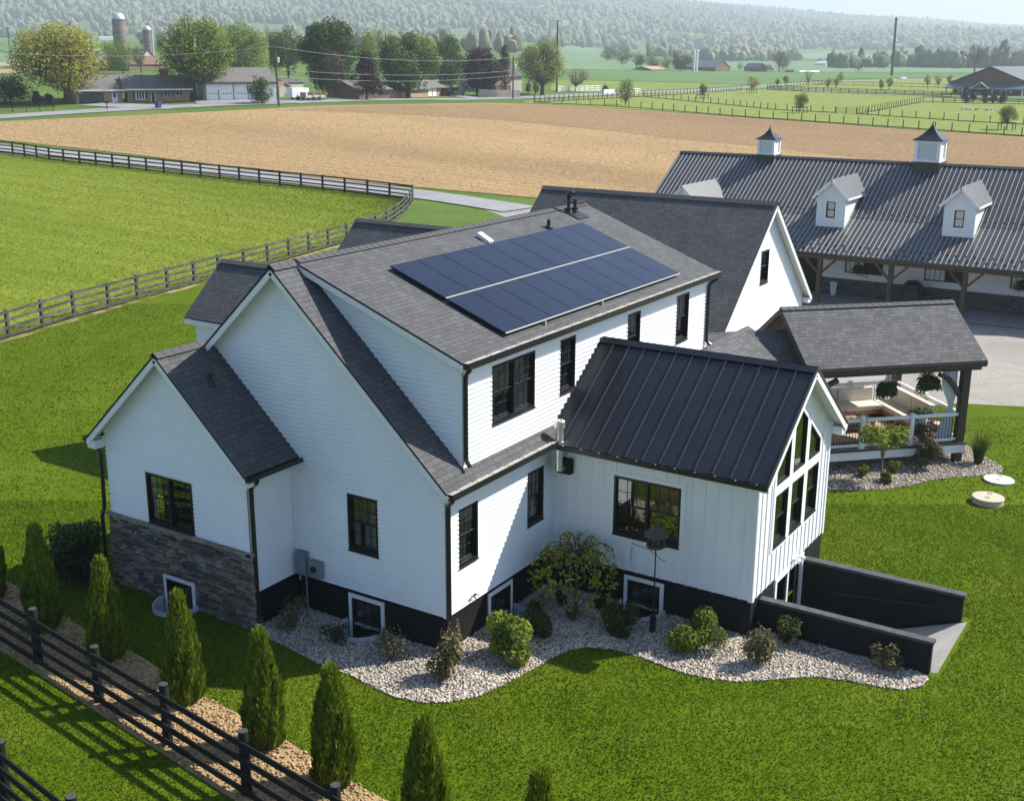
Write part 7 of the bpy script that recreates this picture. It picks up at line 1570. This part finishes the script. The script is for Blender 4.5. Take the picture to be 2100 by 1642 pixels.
silo('tall brown stave silo with a silver dome on the left', 249, 118, 31, 26, M['silo']); silo('shorter brown stave silo with a silver dome', 305, 116, 56, 17, M['silo'])
silo('thin pale far silo, left of a pair beside the red barn', 1422.5, 147, 105, 4.5, M['whitep']); silo('thin pale far silo, right of a pair beside the red barn', 1428.5, 147, 104, 4.5, M['whitep']); silo('thin white silo pipe touching the shorter brown silo', 315, 116, 62, 3.5, M['dome'])
def pole(label, u, v, ut, vt, r=.15, arms=1, m='pole', cat='utility pole', name='utility_pole', box=True, sc=1.):
    p = gp(u, v); k = mpp(p); h = (v-vt)*k*1.02; t = thing(name, label, cat, p); q = MB(); lean = RtH*(((ut-u)-(u-1050)/8700*(v-vt))*k); q.tube([(0, 0, -.5), (lean.x, lean.y, h)], [r*1.15, r*.8], 10); q.build('shaft', M[m], t, local=True)
    q = MB()
    for i in range(arms): z = h*(1-.05-.07*i*sc); c = lean*(z/h)+V3((0, 0, z)); q.bar(c-RtH*1.1*sc, c+RtH*1.1*sc, .1, .12)
    q.build('crossarm', M[m], t, local=True)
    if box: q = MB(); q.lathe(lean*.7+V3((0, 0, h*.72))+RtH*.38, [(.22, 0), (.25, .1), (.25, .8), (.2, .9), (.001, .92)], 12); q.build('transformer', M['dome'], t, local=True)
    return p, h, lean
pA = pole('wooden utility pole with a transformer right of the white garage', 572, 218, 563, 102, .17); pB = pole('wooden utility pole beside the thin conifer at the garden wall', 1052, 203, 1052, 122, .17)
pole('dark bare pole top rising behind the pale round tree', 1142, 190, 1143, 52, .22, 0, box=False); pole('leaning utility pole far left beside the crop fields', 22, 123, 15, 60, .2, 1, box=False)
pole('tall dark steel transmission pole behind the paddocks', 1828.5, 156, 1837.5, 44, .62, 3, 'steel', 'transmission pole', 'transmission_pole', False, 1.)
q = gp(1828.5, 156); k = mpp(q)
def wire(label, a, b, sag, r=.014):
    m = MB(); P = [a.lerp(b, i/24)-V3((0, 0, sag*4*(i/24)*(1-i/24))) for i in range(25)]; m.tube(P, r, 4, cap=False); t = m.build('overhead_wire', M['blued']); tag(t, label, 'wire', 'overhead wires along the road')
topA = pA[0]+pA[2]+V3((0, 0, pA[1])); topB = pB[0]+pB[2]+V3((0, 0, pB[1])); dAB = topB-topA
for i, (f, lab) in enumerate(((.985, 'topmost thin overhead wire between the two wooden poles'), (.62, 'middle overhead wire crossing in front of the dark green trees'), (.50, 'lowest overhead wire sagging in front of the brick house'))):
    a = pA[0]+pA[2]*f+V3((0, 0, pA[1]*f)); b = pB[0]+V3((0, 0, pB[1]*(f if i == 0 else f+.06))); wire(lab, a, b, 1.4 if i == 0 else 1.0)
a = topA; b = gp(-40, 236)+V3((0, 0, pA[1]*.97)); wire('thin overhead wire running left from the first pole past the open tree', a, b, 1.2)
b2 = gp(-40, 75)
for u, v, top, lab in ((1041, 20, -2, 'hair thin radio mast on the wooded ridge'), (1329, 13, -4, 'faint radio mast on the ridge right of the middle')):
    p = gp(u, max(v, 14)); k = mpp(p); t = thing('radio_mast', lab, 'mast', p); m = MB(); m.tube([(0, 0, 0), (0, 0, (v-top)*k+8)], .8, 6); m.build('mast', M['dome'], t, local=True)
# ================================================================== light, sky, haze
SD = V3((3.2, -2.75, 3.95)).normalized()
ld = bpy.data.lights.new('sun', 'SUN'); ld.energy = SUN_E; ld.angle = math.radians(.53); ld.color = (1, .945, .86)
so = bpy.data.objects.new('sun', ld); COL.objects.link(so); so.rotation_euler = SD.to_track_quat('Z', 'Y').to_euler(); so.location = (0, 0, 60)
w = bpy.data.worlds.new('World'); SC.world = w; w.use_nodes = True; N = w.node_tree.nodes; bg = N['Background']
sky = N.new('ShaderNodeTexSky'); sky.sky_type = 'NISHITA'; sky.sun_disc = False; sky.sun_elevation = math.asin(SD.z); sky.sun_rotation = math.atan2(SD.x, SD.y); sky.altitude = 100; sky.air_density = 1.0; sky.dust_density = .8; sky.ozone_density = 4.; 
w.node_tree.links.new(sky.outputs[0], bg.inputs[0]); bg.inputs[1].default_value = SKY_E
if HAZE > 0:
    m = MB(); c = V3((1500, 1000, 0)); m.v = []
    m.box(-400, 400, 0, 1, 0, 1); m = MB()
    x0, y0 = xy(-60, 0); 
    C_ = [V3((*xy(s, l), 0)) for s, l in ((-60, -6500), (-60, 6500), (7200, 6500), (7200, -6500))]
    m.prism([(p.x, p.y, -3) for p in C_], (0, 0, 600)); o = m.build('haze', mat('haze_air', (.5, .5, .5)))
    hm = o.data.materials[0]; nt = hm.node_tree; nt.nodes.remove(nt.nodes['Principled BSDF']); v = nt.nodes.new('ShaderNodeVolumePrincipled'); v.inputs['Color'].default_value = HAZE_C; v.inputs['Density'].default_value = HAZE; v.inputs['Anisotropy'].default_value = .25
    nt.links.new(v.outputs[0], nt.nodes['Material Output'].inputs['Volume']); tag(o, kind='stuff')

SC.view_settings.view_transform = 'Standard'; SC.view_settings.look = 'None'; SC.view_settings.gamma = 1; SC.view_settings.exposure = EXPO
SC.render.engine = 'CYCLES'; cy = SC.cycles; cy.max_bounces = 7; cy.diffuse_bounces = 3; cy.glossy_bounces = 3; cy.transmission_bounces = 4; cy.transparent_max_bounces = 16; cy.volume_bounces = 1; cy.caustics_reflective = False; cy.caustics_refractive = False; cy.use_denoising = True; cy.sample_clamp_indirect = 6
